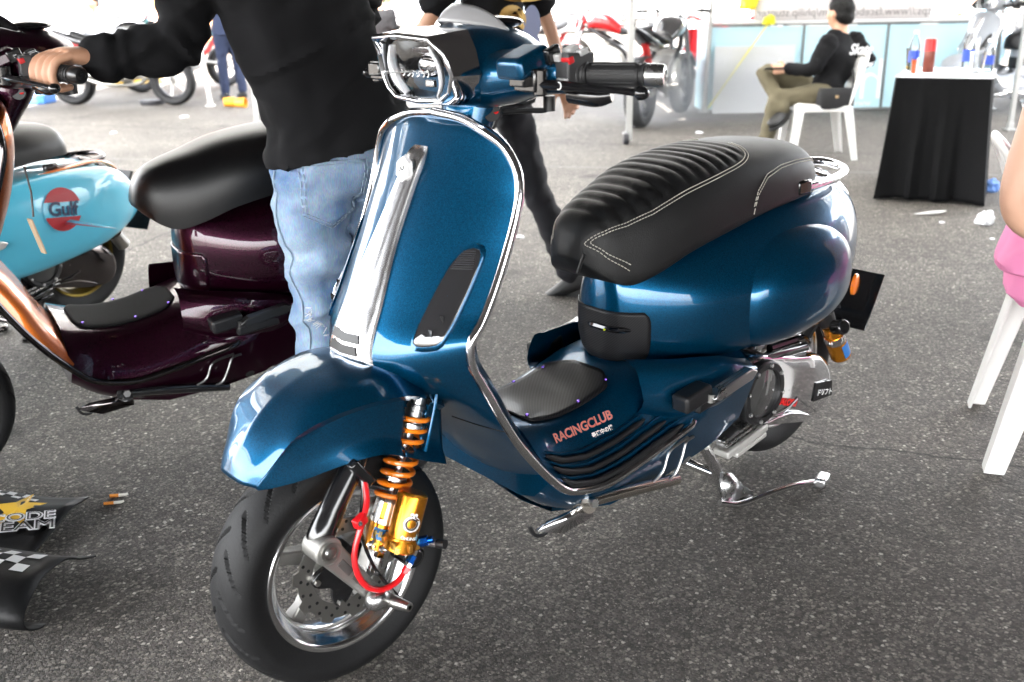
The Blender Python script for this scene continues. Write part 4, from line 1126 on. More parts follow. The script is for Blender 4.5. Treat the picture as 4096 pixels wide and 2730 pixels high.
    mb = MB(); mb.box((1.376, .158, .387), (.024, .014, .018), (0, .3, .2)); cl = mb.build('clip', REDH, hs, bevel=.002)
    mb = MB(); mb.lathe([(0, .004), (.003, .004), (.003, 0)], (1.381, .165, .388), (.4, 1, 0), n=10); mb.build('screw', CHROME, cl)
    a = Vector((1.303, .168, .262)); dd = Vector((-.62, -.05, .62)).normalized()
    mb = MB(); mb.cyl(a, a + dd * .012, .0075, n=6); mb.build('red_nut', REDH, hs)
    mb = MB(); mb.cyl(a + dd * .012, a + dd * .019, .0072, n=6); mb.build('silver_nut', SATIN, hs)
    mb = MB(); mb.cyl(a + dd * .019, a + dd * .034, .0082, .0065, n=6); mb.build('blue_fitting', BLUEAN, hs)
    mb = MB(); mb.tube([a + dd * .034, a + dd * .042 + Vector((0, 0, .004)), a + dd * .05 + Vector((0, .0, .008))], .004, n=8); mb.build('banjo', CHROME, hs)
    b2 = a + dd * .05 + Vector((0, 0, .010)); mb = MB(); mb.cyl(b2, b2 + Vector((-.012, .012, .004)), .009, n=6); mb.cyl(b2 + Vector((-.012, .012, .004)), b2 + Vector((-.018, .018, .006)), .006, n=10); mb.build('blue_bolt', BLUEAN, hs)
    b3 = Vector((1.25, .15, .295)); mb = MB(); mb.cyl(b3, b3 + Vector((-.012, .03, .004)), .007, n=10); mb.build('stub', SATIN, hs); mb = MB(); mb.cyl(b3 + Vector((-.012, .03, .004)), b3 + Vector((-.018, .045, .006)), .0085, n=10); mb.build('rubber_cap', BLACKM, hs)
    mb = MB(); mb.tube([(1.345, .11, .5), (1.352, .135, .43), (1.365, .14, .36), (1.35, .145, .29), (1.325, .145, .24), (1.30, .15, .20)], .0032, n=6, res=30); mb.build('sensor_wire', BLACKP, hs)
    mb = MB(); mb.box((1.35, .128, .455), (.018, .02, .06), (0, R(35), 0)); mb.build('hose_guide', BLACKP, hs, bevel=.004)
    return root
SCOOT = make_scooter()
# ------------------------------------------------------------------ people
def remesh(mb, voxel, smooth=4):
    me = bpy.data.meshes.new('t'); me.from_pydata(mb.v, [], mb.f)
    bm = bmesh.new(); bm.from_mesh(me); bmesh.ops.remove_doubles(bm, verts=bm.verts, dist=1e-5); bmesh.ops.recalc_face_normals(bm, faces=bm.faces); bm.to_mesh(me); bm.free()
    o = bpy.data.objects.new('t', me); COL.objects.link(o)
    md = o.modifiers.new('r', 'REMESH'); md.mode = 'VOXEL'; md.voxel_size = voxel
    if smooth:
        ms = o.modifiers.new('s', 'SMOOTH'); ms.iterations = smooth; ms.factor = .5
    dg = bpy.context.evaluated_depsgraph_get()
    r = bpy.data.meshes.new_from_object(o.evaluated_get(dg))
    out = MB(); out.v = [tuple(v.co) for v in r.vertices]; out.f = [tuple(p.vertices) for p in r.polygons]
    bpy.data.objects.remove(o); bpy.data.meshes.remove(me); bpy.data.meshes.remove(r)
    return out
def vnormals(mb):
    V = np.array(mb.v); N = np.zeros_like(V)
    for n in (3, 4):
        F = np.array([f for f in mb.f if len(f) == n])
        if len(F):
            nn = np.cross(V[F[:, 2]] - V[F[:, 0]], V[F[:, -1]] - V[F[:, 1]])
            for k in range(n): np.add.at(N, F[:, k], nn)
    return V, N / np.maximum(1e-12, np.linalg.norm(N, axis=1))[:, None]
def wrinkle(mb, fn):
    V, N = vnormals(mb)
    mb.v = [tuple(v + n * fn(Vector(v), n)) for v, n in zip(V, N)]
    return mb
def shell(mb, rings, n=24, sq=2.3, caps=True):
    """closed loft through rings (centre, u-vector, v-vector)"""
    rows = []
    C = catmull(np.array([np.r_[np.array(c), np.array(u), np.array(v)] for c, u, v in rings]), max(12, len(rings) * 4))
    first, last = C[0].copy(), C[-1].copy()
    for q, k in [(C[0], .35)] + [(q, 1.) for q in C] + [(C[-1], .35)]:
        c, u, v = q[:3], q[3:6] * k, q[6:9] * k
        rows.append([tuple(c + u * math.copysign(abs(math.cos(t)) ** (2 / sq), math.cos(t)) + v * math.copysign(abs(math.sin(t)) ** (2 / sq), math.sin(t))) for t in np.linspace(0, 2 * math.pi, n, endpoint=False)])
    return mb.grid(rows, close_u=True, cap=True)
def limb(mb, pts, rad, n=16, res=16):
    mb.tube(pts, rad, n=n, res=res)
    mb.sphere(pts[0], rad[0], n, 10); mb.sphere(pts[-1], rad[-1], n, 10)
    return mb
def hand(mb, wrist, d, palm_n, side, curl=.5, s=1.0):
    """relaxed hand: d runs wrist to knuckles, palm_n points out of the palm, side points to the thumb"""
    w, d, pn = Vector(wrist), Vector(d).normalized(), Vector(palm_n)
    pn = (pn - d * pn.dot(d)).normalized(); sd = Vector(side); sd = (sd - d * sd.dot(d) - pn * sd.dot(pn)).normalized()
    shell(mb, [(w, sd * .026 * s, pn * .020 * s), (w + d * .03 * s, sd * .034 * s, pn * .017 * s), (w + d * .075 * s, sd * .041 * s, pn * .014 * s), (w + d * .095 * s, sd * .039 * s, pn * .011 * s)])
    for k, (o, ln) in enumerate(((.030, .068), (.011, .078), (-.009, .073), (-.029, .057))):
        p = w + d * .088 * s + sd * o * s; pts = [p]; a = 0.
        for seg in (.45, .32, .23):
            a += curl * (.55 + .12 * k); p = p + (d * math.cos(a) + pn * math.sin(a)) * ln * seg * s; pts.append(p)
        limb(mb, pts, [.0098 * s, .0092 * s, .0082 * s, .0068 * s], n=10, res=10)
    p = w + d * .028 * s + sd * .030 * s; t1 = p + (d * .55 + sd * .6 + pn * .35).normalized() * .045 * s; t2 = t1 + (d * .8 + sd * .1 + pn * .5).normalized() * .030 * s
    limb(mb, [p, t1, t2], [.0135 * s, .0105 * s, .0078 * s], n=10, res=8)
def grip_hand(mb, c, A, U, B, wrist):
    """hand closed on a bar: c on the bar axis, A along the bar to the little finger, U up, B back to the forearm"""
    c, A, U, B = Vector(c), Vector(A).normalized(), Vector(U).normalized(), Vector(B).normalized()
    w = Vector(wrist)
    k0 = c + U * .034 + B * .012
    shell(mb, [(w, A * .026, U * .020), (w.lerp(k0, .45), A * .036, U * .020), (w.lerp(k0, .8), A * .041, U * .017), (k0, A * .040, U * .012)])
    for i, o in enumerate((-.034, -.0115, .0105, .032)):
        p = c + A * o; r = [.0096, .0092, .0085, .0075]
        limb(mb, [p + U * .033 + B * .014, p + U * .031 - B * .018, p - B * .031 + U * .004, p - B * .020 - U * .024, p + B * .004 - U * .029], [r[0], r[0], r[1], r[2], r[3]], n=10, res=14)
    p = c - A * .045
    limb(mb, [w.lerp(k0, .5) - A * .022 - U * .006, p + U * .006 + B * .024, p - U * .018 + B * .006, p - U * .028 - B * .014 + A * .012], [.016, .0125, .0105, .0085], n=10, res=12)
def head_shape(mb, c, F, U, s=1.0):
    c, F, U = Vector(c), Vector(F).normalized(), Vector(U).normalized(); U = (U - F * U.dot(F)).normalized(); L = U.cross(F)
    rot = Matrix((F, L, U)).transposed()
    def at(f, l, u): return c + (F * f + L * l + U * u) * s
    mb.sphere(at(-.008, 0, .03), (.098 * s, .078 * s, .095 * s), 24, 16, rot)
    mb.sphere(at(.022, 0, -.045), (.072 * s, .062 * s, .068 * s), 20, 14, rot)
    mb.sphere(at(.055, 0, -.085), (.026 * s, .030 * s, .024 * s), 14, 10, rot)          # chin
    mb.tube([at(.088, 0, .018), at(.104, 0, -.012), at(.112, 0, -.026), at(.096, 0, -.036)], [.009 * s, .011 * s, .015 * s, .009 * s], n=10, res=8)   # nose
    mb.sphere(at(.082, 0, .028), (.016 * s, .055 * s, .010 * s), 14, 8, rot)            # brow
    mb.sphere(at(.083, 0, -.060), (.012 * s, .026 * s, .010 * s), 12, 8, rot)           # mouth
    for q in (1, -1):
        mb.sphere(at(-.005, q * .080, -.008), (.020 * s, .010 * s, .034 * s), 12, 10, rot)   # ears
        mb.sphere(at(.058, q * .045, -.018), (.030 * s, .028 * s, .024 * s), 12, 8, rot)   # cheeks
    return at
SKIN = M('skin_tan', (.50, .27, .17), .5, var=.10, vscale=20, bump=.1, bscale=200)
SKIN2 = M('skin_light', (.62, .36, .25), .48, var=.08, vscale=14, bump=.08, bscale=200)
HAIR = M('black_hair', (.004, .0036, .0036), .6, spec=.2, bump=.6, bscale=240, stretch=(1, 1, .25))
EYEW = M('eye_white', (.7, .7, .68), .2)
BLKTEE = M('black_cotton', (.0075, .0075, .0085), .9, sheen=.0, spec=.15, bump=.25, bscale=500, var=.2, vscale=7)
def denim():
    m, nt, N, L, b = _nt('washed_denim')
    tc = N.new('ShaderNodeTexCoord')
    def nz(sc, det=5):
        n = N.new('ShaderNodeTexNoise'); n.inputs['Scale'].default_value = sc; n.inputs['Detail'].default_value = det; L.new(tc.outputs['Object'], n.inputs['Vector']); return n.outputs['Fac']
    r = N.new('ShaderNodeValToRGB'); e = r.color_ramp.elements; e[0].position = .3; e[0].color = (.13, .21, .36, 1); e[1].position = .62; e[1].color = (.38, .48, .61, 1)
    k = e.new(.8); k.color = (.54, .62, .71, 1)
    L.new(nz(9, 6), r.inputs[0])
    mp = N.new('ShaderNodeMapping'); mp.inputs['Rotation'].default_value = (.5, .6, .3); mp.inputs['Scale'].default_value = (1, 1, .12); L.new(tc.outputs['Object'], mp.inputs[0])
    tw = N.new('ShaderNodeTexNoise'); tw.inputs['Scale'].default_value = 420; L.new(mp.outputs[0], tw.inputs['Vector'])
    mx = N.new('ShaderNodeMix'); mx.data_type = 'RGBA'; mx.blend_type = 'OVERLAY'; mx.inputs[0].default_value = .45
    L.new(r.outputs[0], mx.inputs[6]); L.new(tw.outputs['Color'], mx.inputs[7])
    hs = N.new('ShaderNodeHueSaturation'); hs.inputs['Saturation'].default_value = 1.15; hs.inputs['Value'].default_value = .8; L.new(mx.outputs[2], hs.inputs['Color']); L.new(hs.outputs[0], b.inputs['Base Color'])
    b.inputs['Roughness'].default_value = .85; b.inputs['Sheen Weight'].default_value = .1
    bp = N.new('ShaderNodeBump'); bp.inputs['Strength'].default_value = .3; bp.inputs['Distance'].default_value = .002; L.new(tw.outputs['Fac'], bp.inputs['Height']); L.new(bp.outputs[0], b.inputs['Normal'])
    return m
DENIM = denim()
def figure(label, J, shirt=BLKTEE, trousers=None, skin=SKIN, sleeve='long', shoes=None, voxel=.014, hands='relaxed', hair=HAIR, group=None, hair_long=False,
           fold=.006, girth=1.0, grip=None, name='person', shirt_hem=.12, eyes=True, hem_tilt=0.):
    """clothed person from joint positions; J holds points, F chest facing, HF head facing"""
    V3 = lambda k: Vector(J[k])
    base = Vector((J['pelvis'][0], J['pelvis'][1], 0)); root = empty(name, label, 'person', group, loc=base)
    Fp, Fc, Fh = Vector(J['F']).normalized(), Vector(J.get('FC', J['F'])).normalized(), Vector(J.get('HF', J['F'])).normalized()
    up = Vector((0, 0, 1))
    pel, chest, neck, head = (V3(k) - base for k in ('pelvis', 'chest', 'neck', 'head'))
    P = {k: V3(k) - base for k in J if k not in ('F', 'FC', 'HF')}
    sp = (chest - pel).normalized(); Lp = up.cross(Fp).normalized(); Lc = sp.cross(Fc).normalized(); Fc2 = Lc.cross(sp).normalized()
    g = girth
    # skin body: one continuous surface
    mb = MB()
    shell(mb, [(pel - up * .08, Lp * .12 * g, Fp * .09 * g), (pel + sp * .04, Lp * .145 * g, Fp * .10 * g), (pel.lerp(chest, .45), Lc * .135 * g, Fc2 * .09 * g), (chest, Lc * .155 * g, Fc2 * .105 * g), (chest.lerp(neck, .75), Lc * .13 * g, Fc2 * .07 * g)])
    limb(mb, [chest.lerp(neck, .7), neck, neck.lerp(head, .6)], [.062, .055, .053])
    at = head_shape(mb, head, Fh, (head - neck).normalized())
    hm = MB()
    for s in 'lr':
        limb(mb, [P['sho_' + s], P['elb_' + s], P['wri_' + s]], [.045 * g, .036 * g, .026]); limb(mb, [P['hip_' + s], P['kne_' + s], P['ank_' + s]], [.06 * g, .04 * g, .032])
    body = remesh(mb, max(.011, voxel * .9), 4)
    for s in 'lr':
        dd = (P['wri_' + s] - P['elb_' + s]).normalized(); h = MB()
        if grip and s in grip:
            grip_hand(h, grip[s][0] - base, grip[s][1], grip[s][2], grip[s][3], P['wri_' + s])
        else:
            inw = (Lc if s == 'r' else -Lc); hand(h, P['wri_' + s], J.get('hd_' + s, dd) if not isinstance(J.get('hd_' + s), Vector) else J['hd_' + s], inw, Fc, curl=.55)
            P.pop('hd_' + s, None)
        h = remesh(h, .0032 if voxel < .012 else .0045 if voxel < .02 else .007, 2); body.add(h.v, h.f)
    bo = body.build('body', skin, root, weld=False)
    if eyes:
        for q in (1, -1):
            e = MB(); e.sphere(at(.074, q * .031, .004), .0125, 12, 8); eo = e.build('eye', EYEW, root); e = MB(); e.sphere(at(.0835, q * .031, .004), .0055, 10, 6); e.build('pupil', BLACKPR, eo)
    # hair cap
    hb = MB(); rotm = Matrix((Fh, (head - neck).normalized().cross(Fh).normalized(), (head - neck).normalized())).transposed()
    hb.sphere(at(-.014, 0, .046), (.104, .086, .094), 24, 16, rotm); hb.sphere(at(-.045, 0, -.008), (.070, .080, .075), 20, 12, rotm)
    if hair_long:
        shell(hb, [(at(-.05, 0, .03), rotm @ Vector((0, .085, 0)), rotm @ Vector((.06, 0, 0))), (at(-.07, 0, -.12), rotm @ Vector((0, .095, 0)), rotm @ Vector((.05, 0, 0))), (at(-.085, 0, -.30), rotm @ Vector((0, .10, 0)), rotm @ Vector((.035, 0, 0))), (at(-.09, 0, -.42), rotm @ Vector((0, .07, 0)), rotm @ Vector((.02, 0, 0)))])
    hb = wrinkle(remesh(hb, .008, 3), lambda v, n: .003 * noise.noise(v * 60) + .003 * noise.noise(v * 25)); hb.build('hair', hair, root, weld=False)
    # shirt
    if shirt is not None:
        sb = MB(); hem = pel - up * shirt_hem
        shell(sb, [(hem, Lp * .200 * g + up * hem_tilt, Fp * .162 * g), (pel + sp * .05, (Lp + Lc).normalized() * .178 * g, (Fp + Fc2).normalized() * .135 * g), (pel.lerp(chest, .5), Lc * .168 * g, Fc2 * .122 * g), (chest, Lc * .182 * g, Fc2 * .13 * g), (chest.lerp(neck, .62), Lc * .15 * g, Fc2 * .095 * g), (neck - (neck - chest).normalized() * .015, Lc * .075, Fc2 * .07)], n=32)
        for s in 'lr':
            a, b, c = P['sho_' + s], P['elb_' + s], P['wri_' + s]
            if sleeve == 'long':
                limb(sb, [a, a.lerp(b, .5), b, b.lerp(c, .55), b.lerp(c, .93)], [.085 * g, .072 * g, .062 * g, .054 * g, .047])
            elif sleeve == 'short':
                limb(sb, [a, a.lerp(b, .45), a.lerp(b, .8)], [.084 * g, .078 * g, .074 * g])
            else:
                sb.sphere(a.lerp(chest, .3), .06, 14, 10)
        sb = remesh(sb, voxel, 3)
        arms = [(P['sho_' + q], P['elb_' + q], P['wri_' + q]) for q in 'lr']
        def wr(v, n):
            k_ = 0.
            for A_, B_, C_ in arms:
                for O_, D_, rad_ in ((B_, (C_ - A_).normalized(), .15), (B_.lerp(C_, .85), (C_ - B_).normalized(), .09), (A_, (B_ - A_).normalized(), .14)):
                    e_ = (v - O_).length
                    if e_ < rad_:
                        w_ = (1 - e_ / rad_); t_ = (v - O_).dot(D_); k_ += fold * 1.1 * w_ * math.sin(t_ * 110 + 5 * noise.noise(v * 11)) * (.4 + abs(noise.noise(v * 7 + Vector((5, 5, 5)))) * 2.2)
            a = fold * 1.6 * noise.noise(Vector((v.x * 5, v.y * 5, v.z * 9))) + fold * .8 * noise.noise(Vector((v.x * 16, v.y * 16, v.z * 11)))
            r_ = noise.noise(Vector((v.x * 4 + v.z * 7, v.y * 4 - v.z * 3, v.z * 3)) * 1.7); return a + k_ + fold * 1.2 * (1 - abs(r_) * 2.4 if abs(r_) < .41 else 0)
        wrinkle(sb, wr); sb.build('shirt', shirt, root, weld=False)
    # trousers
    tb = MB()
    shell(tb, [(pel + up * .09, Lp * .145 * g, Fp * .10 * g), (pel + up * .02, Lp * .165 * g, Fp * .120 * g), (pel - up * .07, Lp * .172 * g, Fp * .128 * g), (pel - up * .12, Lp * .15 * g, Fp * .10 * g)])
    for s in 'lr':
        h, k, a = P['hip_' + s], P['kne_' + s], P['ank_' + s]
        limb(tb, [h, h.lerp(k, .35), h.lerp(k, .75), k, k.lerp(a, .4), k.lerp(a, .97)], [.098 * g, .092 * g, .075 * g, .070 * g, .065 * g, .060])
    tb = remesh(tb, voxel, 3)
    def wt(v, n):
        a = fold * 1.3 * noise.noise(Vector((v.x * 7, v.y * 7, v.z * 22))) + fold * .5 * noise.noise(v * 28)
        r_ = noise.noise(Vector((v.x * 6, v.y * 6, v.z * 14 + v.x * 5)) + Vector((3, 1, 7))); return a + fold * 1.1 * (1 - abs(r_) * 3 if abs(r_) < .33 else 0)
    wrinkle(tb, wt); tr = tb.build('trousers', trousers or BLKTEE, root, weld=False)
    for s in 'lr':
        a = P['ank_' + s]; t = Vector(J.get('toe_' + s, J['F'])).normalized(); L_ = up.cross(t).normalized(); tz = t - up * t.dot(up)
        u2 = L_.cross(t) * -1
        u2 = t.cross(L_)
        sm = MB(); o_ = a - u2 * .045
        shell(sm, [(o_ - t * .075, L_ * .030, u2 * .03), (o_ - t * .04, L_ * .040, u2 * .048), (o_ + t * .04, L_ * .043, u2 * .042), (o_ + t * .11, L_ * .048, u2 * .027), (o_ + t * .165, L_ * .040, u2 * .018), (o_ + t * .185, L_ * .02, u2 * .01)])
        limb(sm, [a + u2 * .02, a - u2 * .02], [.042, .045]); so = remesh(sm, .009, 3).build('shoe', shoes or M('black_shoe', (.012, .012, .013), .5), root, weld=False)
        sl = MB(); oo = []
        for k in np.linspace(0, 2 * math.pi, 24, endpoint=False): oo.append((.055 + .135 * math.cos(k), (.040 + .008 * math.cos(k)) * math.sin(k)))
        sl.prism(oo, o_ - u2 * .052, t, L_, .022 if t.cross(L_).dot(u2) > 0 else -.022); sl.build('sole', M('dark_sole', (.02, .02, .02), .7), so)
    return root, bo, tr
# ------------------------------------------------------------------ the other two scooters
PURPLE = paint('dark_plum_paint', (.020, .0012, .009), metal=.7, rough=.32)
COPPER = paint('copper_orange_paint', (.42, .10, .012), metal=.8, rough=.3)
DARKG = M('black_lacquer', (.006, .006, .007), .1, coat=1.)
sw = {'blue_metallic_paint': PURPLE, 'gold_anodised': STEEL, 'orange_spring_paint': DARKG, 'chrome': M('black_chrome', (.10, .09, .09), .08, 1.), 'satin_aluminium': M('dark_satin', (.06, .06, .06), .3, .8), 'nickel_silver': DARKG, 'brushed_chrome': PURPLE,
      'carbon_fibre': DARKG, 'red_hose': DARKG, 'polished_rim_aluminium': DARKG, 'brushed_steel': M('dark_steel', (.12, .12, .12), .3, 1.), 'pale_grey_button': DARKG, 'white_cast_alloy': DARKG, 'frosted_grey_screen': DARKG}
NOCOPY = ('lettering', 'stitching', 'sticker', 'black_sticker', 'label', 'seat_latch', 'round_emblem', 'badge', 'floor_rib', 'rib_edge', 'handle_slot')
purple = copy_tree(SCOOT, None, NOCOPY, sw)
tag(purple, 'dark plum scooter with copper inner shield, held by the man in jeans', 'scooter')
purple.location = (.4186, -1.134, 0); purple.rotation_euler = (R(-3.6), 0, R(-8.84))
GULFB = M('sky_blue_enamel', (.09, .50, .70), .3, coat=.8); GULFO = M('orange_enamel', (.85, .20, .02), .3, coat=.8)
sw2 = dict(sw); sw2.update({'blue_metallic_paint': GULFB, 'brushed_chrome': GULFO, 'satin_aluminium': SATIN, 'polished_rim_aluminium': M('gold_rim', (.10, .07, .012), .35, .9)})
gulf = copy_tree(SCOOT, None, NOCOPY + ('fly_screen', 'side_cowl', 'footrest_fairing'), sw2)
tag(gulf, 'sky blue scooter with orange striping and a round red logo, behind the plum scooter', 'scooter')
gulf.location = (.925, -2.605, 0); gulf.rotation_euler = (0, 0, R(20))
def set_mat(root, name, mat):
    for o in root.children:
        if o.name.split('.')[0] == name:
            for s in o.material_slots: s.link = 'OBJECT'; s.material = mat
set_mat(purple, 'inner_leg_shield', COPPER); set_mat(purple, 'carbon_panel', PURPLE)
set_mat(gulf, 'leg_shield', GULFB); set_mat(purple, 'floor_mat', M('dull_black_mat', (.004, .004, .0045), .8, spec=.1)); set_mat(gulf, 'floor_mat', M('dull_black_mat'))
# plain bench seats for both
def plain_seat(root):
    for o in list(root.children):
        if o.name.split('.')[0] == 'seat': bpy.data.objects.remove(o)
    rows = []
    for x, zt, zb, hw in catmull(SEAT + np.array((0, .005, 0, .004)), 50):
        h = [(x, hw * math.sin(f) ** .72, zb + (zt - zb) * math.cos(f) ** .72) for f in np.linspace(0, math.pi / 2, 20)] + [(x, 0, zb - .006)]
        rows.append(h + [(p[0], -p[1], p[2]) for p in h[-2:0:-1]])
    mb = MB(); mb.grid(rows, close_u=True, cap=True); return mb.build('seat', M('black_seat_leather', (.004, .004, .0045), .34, spec=.35, bump=.2, bscale=300), root, angle=60)
plain_seat(purple); plain_seat(gulf)
# round filling-station badge on the blue cowl
for s_ in (1, -1):      # long teardrop engine cowls
    oc_ = catmull([(.62, .66), (.52, .715), (.36, .752), (.16, .772), (-.02, .765), (-.16, .722), (-.27, .63), (-.315, .53), (-.27, .475), (-.08, .415), (.16, .36), (.38, .335), (.54, .36), (.62, .48), (.62, .66)], 60)[:-1]
    oc_ = [(a, .28 + (b - .335) * .79) for a, b in oc_]
    mb = MB(); rows = []
    for k, yy in ((1.0, .06), (1.0, .185), (.985, .205), (.95, .218), (.85, .233), (.6, .246), (.3, .251), (.02, .252)):
        rows.append([(.17 + (a - .17) * k, s_ * (yy - .13 * min(1, max(0, (-.17 - (a - .17) * k) / .3)) ** 1.3 - .02 * max(0, ((.17 + (a - .17) * k) - .4) / .2)), .45 + (b - .45) * k) for a, b in oc_])
    mb.grid(rows, close_u=True); mb.build('engine_cowl', GULFB, gulf, angle=50)
cow = [o for o in gulf.children if o.name.split('.')[0] == 'engine_cowl']
cow = max(cow, key=lambda o: sum(v.co.y for v in o.data.vertices)); cb = bvh_of(cow)
def decal(parent, outline, ctr, mat, lift, name, cuts=3):
    mb = MB(); mb.add([(a, b, 0) for a, b in outline], [tuple(range(len(outline)))]); mb = subdivide(mb, cuts); mb.xf(plane_xf(ctr, (-1, 0, -.12), (-.12, 0, 1))); drape(mb, cb, (0, -1, 0), lift); return mb.build(name, mat, parent, smooth=False)
gc = Vector((.19, .5, .50)); gr = .078
def arc(r, a0, a1, n=24): return [(r * math.cos(a), r * math.sin(a)) for a in np.linspace(a0, a1, n)]
decal(cow, arc(gr * 1.03, 0, 2 * math.pi * 47 / 48, 48), gc, GULFB, .003, 'badge_ground')
decal(cow, arc(gr, R(20), R(160)), gc, M('deep_red_enamel', (.38, .012, .02), .35), .0045, 'badge_cap'); decal(cow, arc(gr, R(200), R(340)), gc, MATS['deep_red_enamel'], .0045, 'badge_base')
t = subdivide(text_mb('Gulf', .070, bold=.0022), 1); t.xf(plane_xf(gc, (-1, 0, -.12), (-.12, 0, 1))); drape(t, cb, (0, -1, 0), .006); t.build('lettering', M('navy_print', (.012, .03, .08), .4), cow, smooth=False)
# orange stripe round the top edge of the blue body, and a paper tag on the plum bars
mb = MB(); mb.tube([(x, y, z) for x, y, z in ((.55, .135, .700), (.40, .165, .728), (.25, .18, .752), (.1, .18, .768), (-.02, .155, .772), (-.12, .115, .758), (-.2, .07, .725), (-.25, .03, .69))], .011, n=10, res=30, flat=.6); mb.mirror_y(); mb.build('stripe', GULFO, gulf)
for o in gulf.children:      # the older body sits lower on its wheels
    n_ = o.name.split('.')[0]
    if n_ in ('rear_body', 'tail_lamp', 'grab_rail', 'stripe', 'carbon_panel'): o.location.z -= .14
    if n_ == 'seat': o.location.z -= .085
mb = MB(); mb.box((1.02, .225, .70), (.004, .03, .085), (.1, .2, .2)); tgp = mb.build('paper_tag', M('kraft_paper', (.45, .33, .22), .8), purple)
mb = MB(); mb.tube([(1.02, .22, .745), (1.015, .21, .80), (1.02, .205, .86)], .0025, n=5); mb.build('tag_cord', BLACKM, tgp)
# ------------------------------------------------------------------ standing man
def grip_world(root, y):
    m = root.matrix_basis; return m @ Vector((.962 - .5 * (y - .24), y, 1.074)), (m.to_3x3() @ Vector((-.5, 1, 0))).normalized()
gp, ga = grip_world(purple, .295)
F_ = Vector((-.10, -.99, 0)); L_ = Vector((.99, -.10, 0))
pc = Vector((.835, -.675, .88))
man = dict(pelvis=pc, chest=pc + Vector((.10, -.06, .38)), neck=pc + Vector((.14, -.10, .60)), head=pc + Vector((.17, -.16, .74)), F=F_, FC=F_ + L_ * .15, HF=F_ + L_ * .5,
           sho_l=pc + Vector((.30, -.09, .50)), elb_l=Vector((1.135, -.865, 1.115)), wri_l=gp + Vector((-.082, .012, .03)), sho_r=pc + Vector((-.07, -.05, .52)), elb_r=pc + Vector((-.17, -.17, .29)), wri_r=pc + Vector((-.15, -.33, .06)),
           hip_l=pc + L_ * .09 - Vector((0, 0, .06)), kne_l=pc + L_ * .085 + F_ * .04 + Vector((0, 0, -.44)), ank_l=pc + L_ * .06 + F_ * .02 + Vector((0, 0, -.80)), hip_r=pc - L_ * .09 - Vector((0, 0, .06)), kne_r=pc - L_ * .10 + F_ * .02 + Vector((0, 0, -.44)), ank_r=pc - L_ * .12 - F_ * .02 + Vector((0, 0, -.80)), toe_l=F_ + L_ * .3, toe_r=F_ - L_ * .1)
mroot, mbody, mtr = figure('man in black long-sleeved top and pale torn jeans gripping the plum scooter', man, trousers=DENIM, voxel=.009, grip={'l': (gp, ga, Vector((0, 0, 1)), Vector((-.95, .1, .3)))}, fold=.010, girth=.94, shirt_hem=.01, hem_tilt=-.045)
# back pockets, seams and a tear
tbv = bvh_of(mtr); base = mroot.location.copy()
def pocket(cl, zc, w, h):
    out = [(-w, h), (w, h), (w * .95, -h * .55), (0, -h), (-w * .95, -h * .55)]
    mb = MB(); mb.add([(a, b, 0) for a, b in out], [tuple(range(5))]); mb = subdivide(mb, 3)
    o = pc - base + L_ * cl + Vector((0, 0, zc)) - F_ * .4; mb.xf(plane_xf(o, -L_ * -1, (0, 0, 1))); drape(mb, tbv, F_, .005, far=.3)
    po = mb.build('back_pocket', DENIM, mtr, solid=.004)
    for k in (1.0, .9):
        st = MB(); pts = []
        for (a, b), (c, d) in zip(out, out[1:] + out[:1]):
            pts += [(a + (c - a) * t / 6, b + (d - b) * t / 6, 0) for t in range(6)]
        sm = MB(); sm.v = [(a * k, b * k, 0) for a, b, _ in pts]; sm.f = []; sm.xf(plane_xf(o, L_, (0, 0, 1))); drape(sm, tbv, F_, .0095, far=.3)
        for i in range(len(sm.v)): st.cyl(Vector(sm.v[i]).lerp(Vector(sm.v[(i + 1) % len(sm.v)]), .1), Vector(sm.v[i]).lerp(Vector(sm.v[(i + 1) % len(sm.v)]), .8), .0013, n=4)
        st.build('seam', M('denim_thread', (.25, .33, .42), .8), po)
pocket(.085, -.115, .072, .082); pocket(-.085, -.105, .07, .080)
mb = MB(); sm = MB(); sm.v = [tuple(pc - base + L_ * .5 + F_ * .0 + Vector((0, 0, z))) for z in np.linspace(-.06, -.76, 40)]; drape(sm, tbv, -L_, .003, far=.2)
mb.tube(sm.v, .0022, n=5); mb.build('side_seam', M('denim_thread'), mtr)
mb = MB()
for k in range(26):
    z = -.40 - .0032 * k; h = tbv.ray_cast(pc - base + L_ * .5 + F_ * (-.02 + .03 * noise.noise(Vector((k, 0, 0)))) + Vector((0, 0, z)), -L_)
    if h[0] is not None:
        e = h[0] + L_ * random.uniform(.006, .022) + Vector((0, random.uniform(-.012, .012), random.uniform(-.015, .01))); mb.cyl(h[0] - L_ * .002, e, .0009, n=4)
mb.build('frayed_thread', M('white_cotton', (.75, .75, .75), .9), mtr)
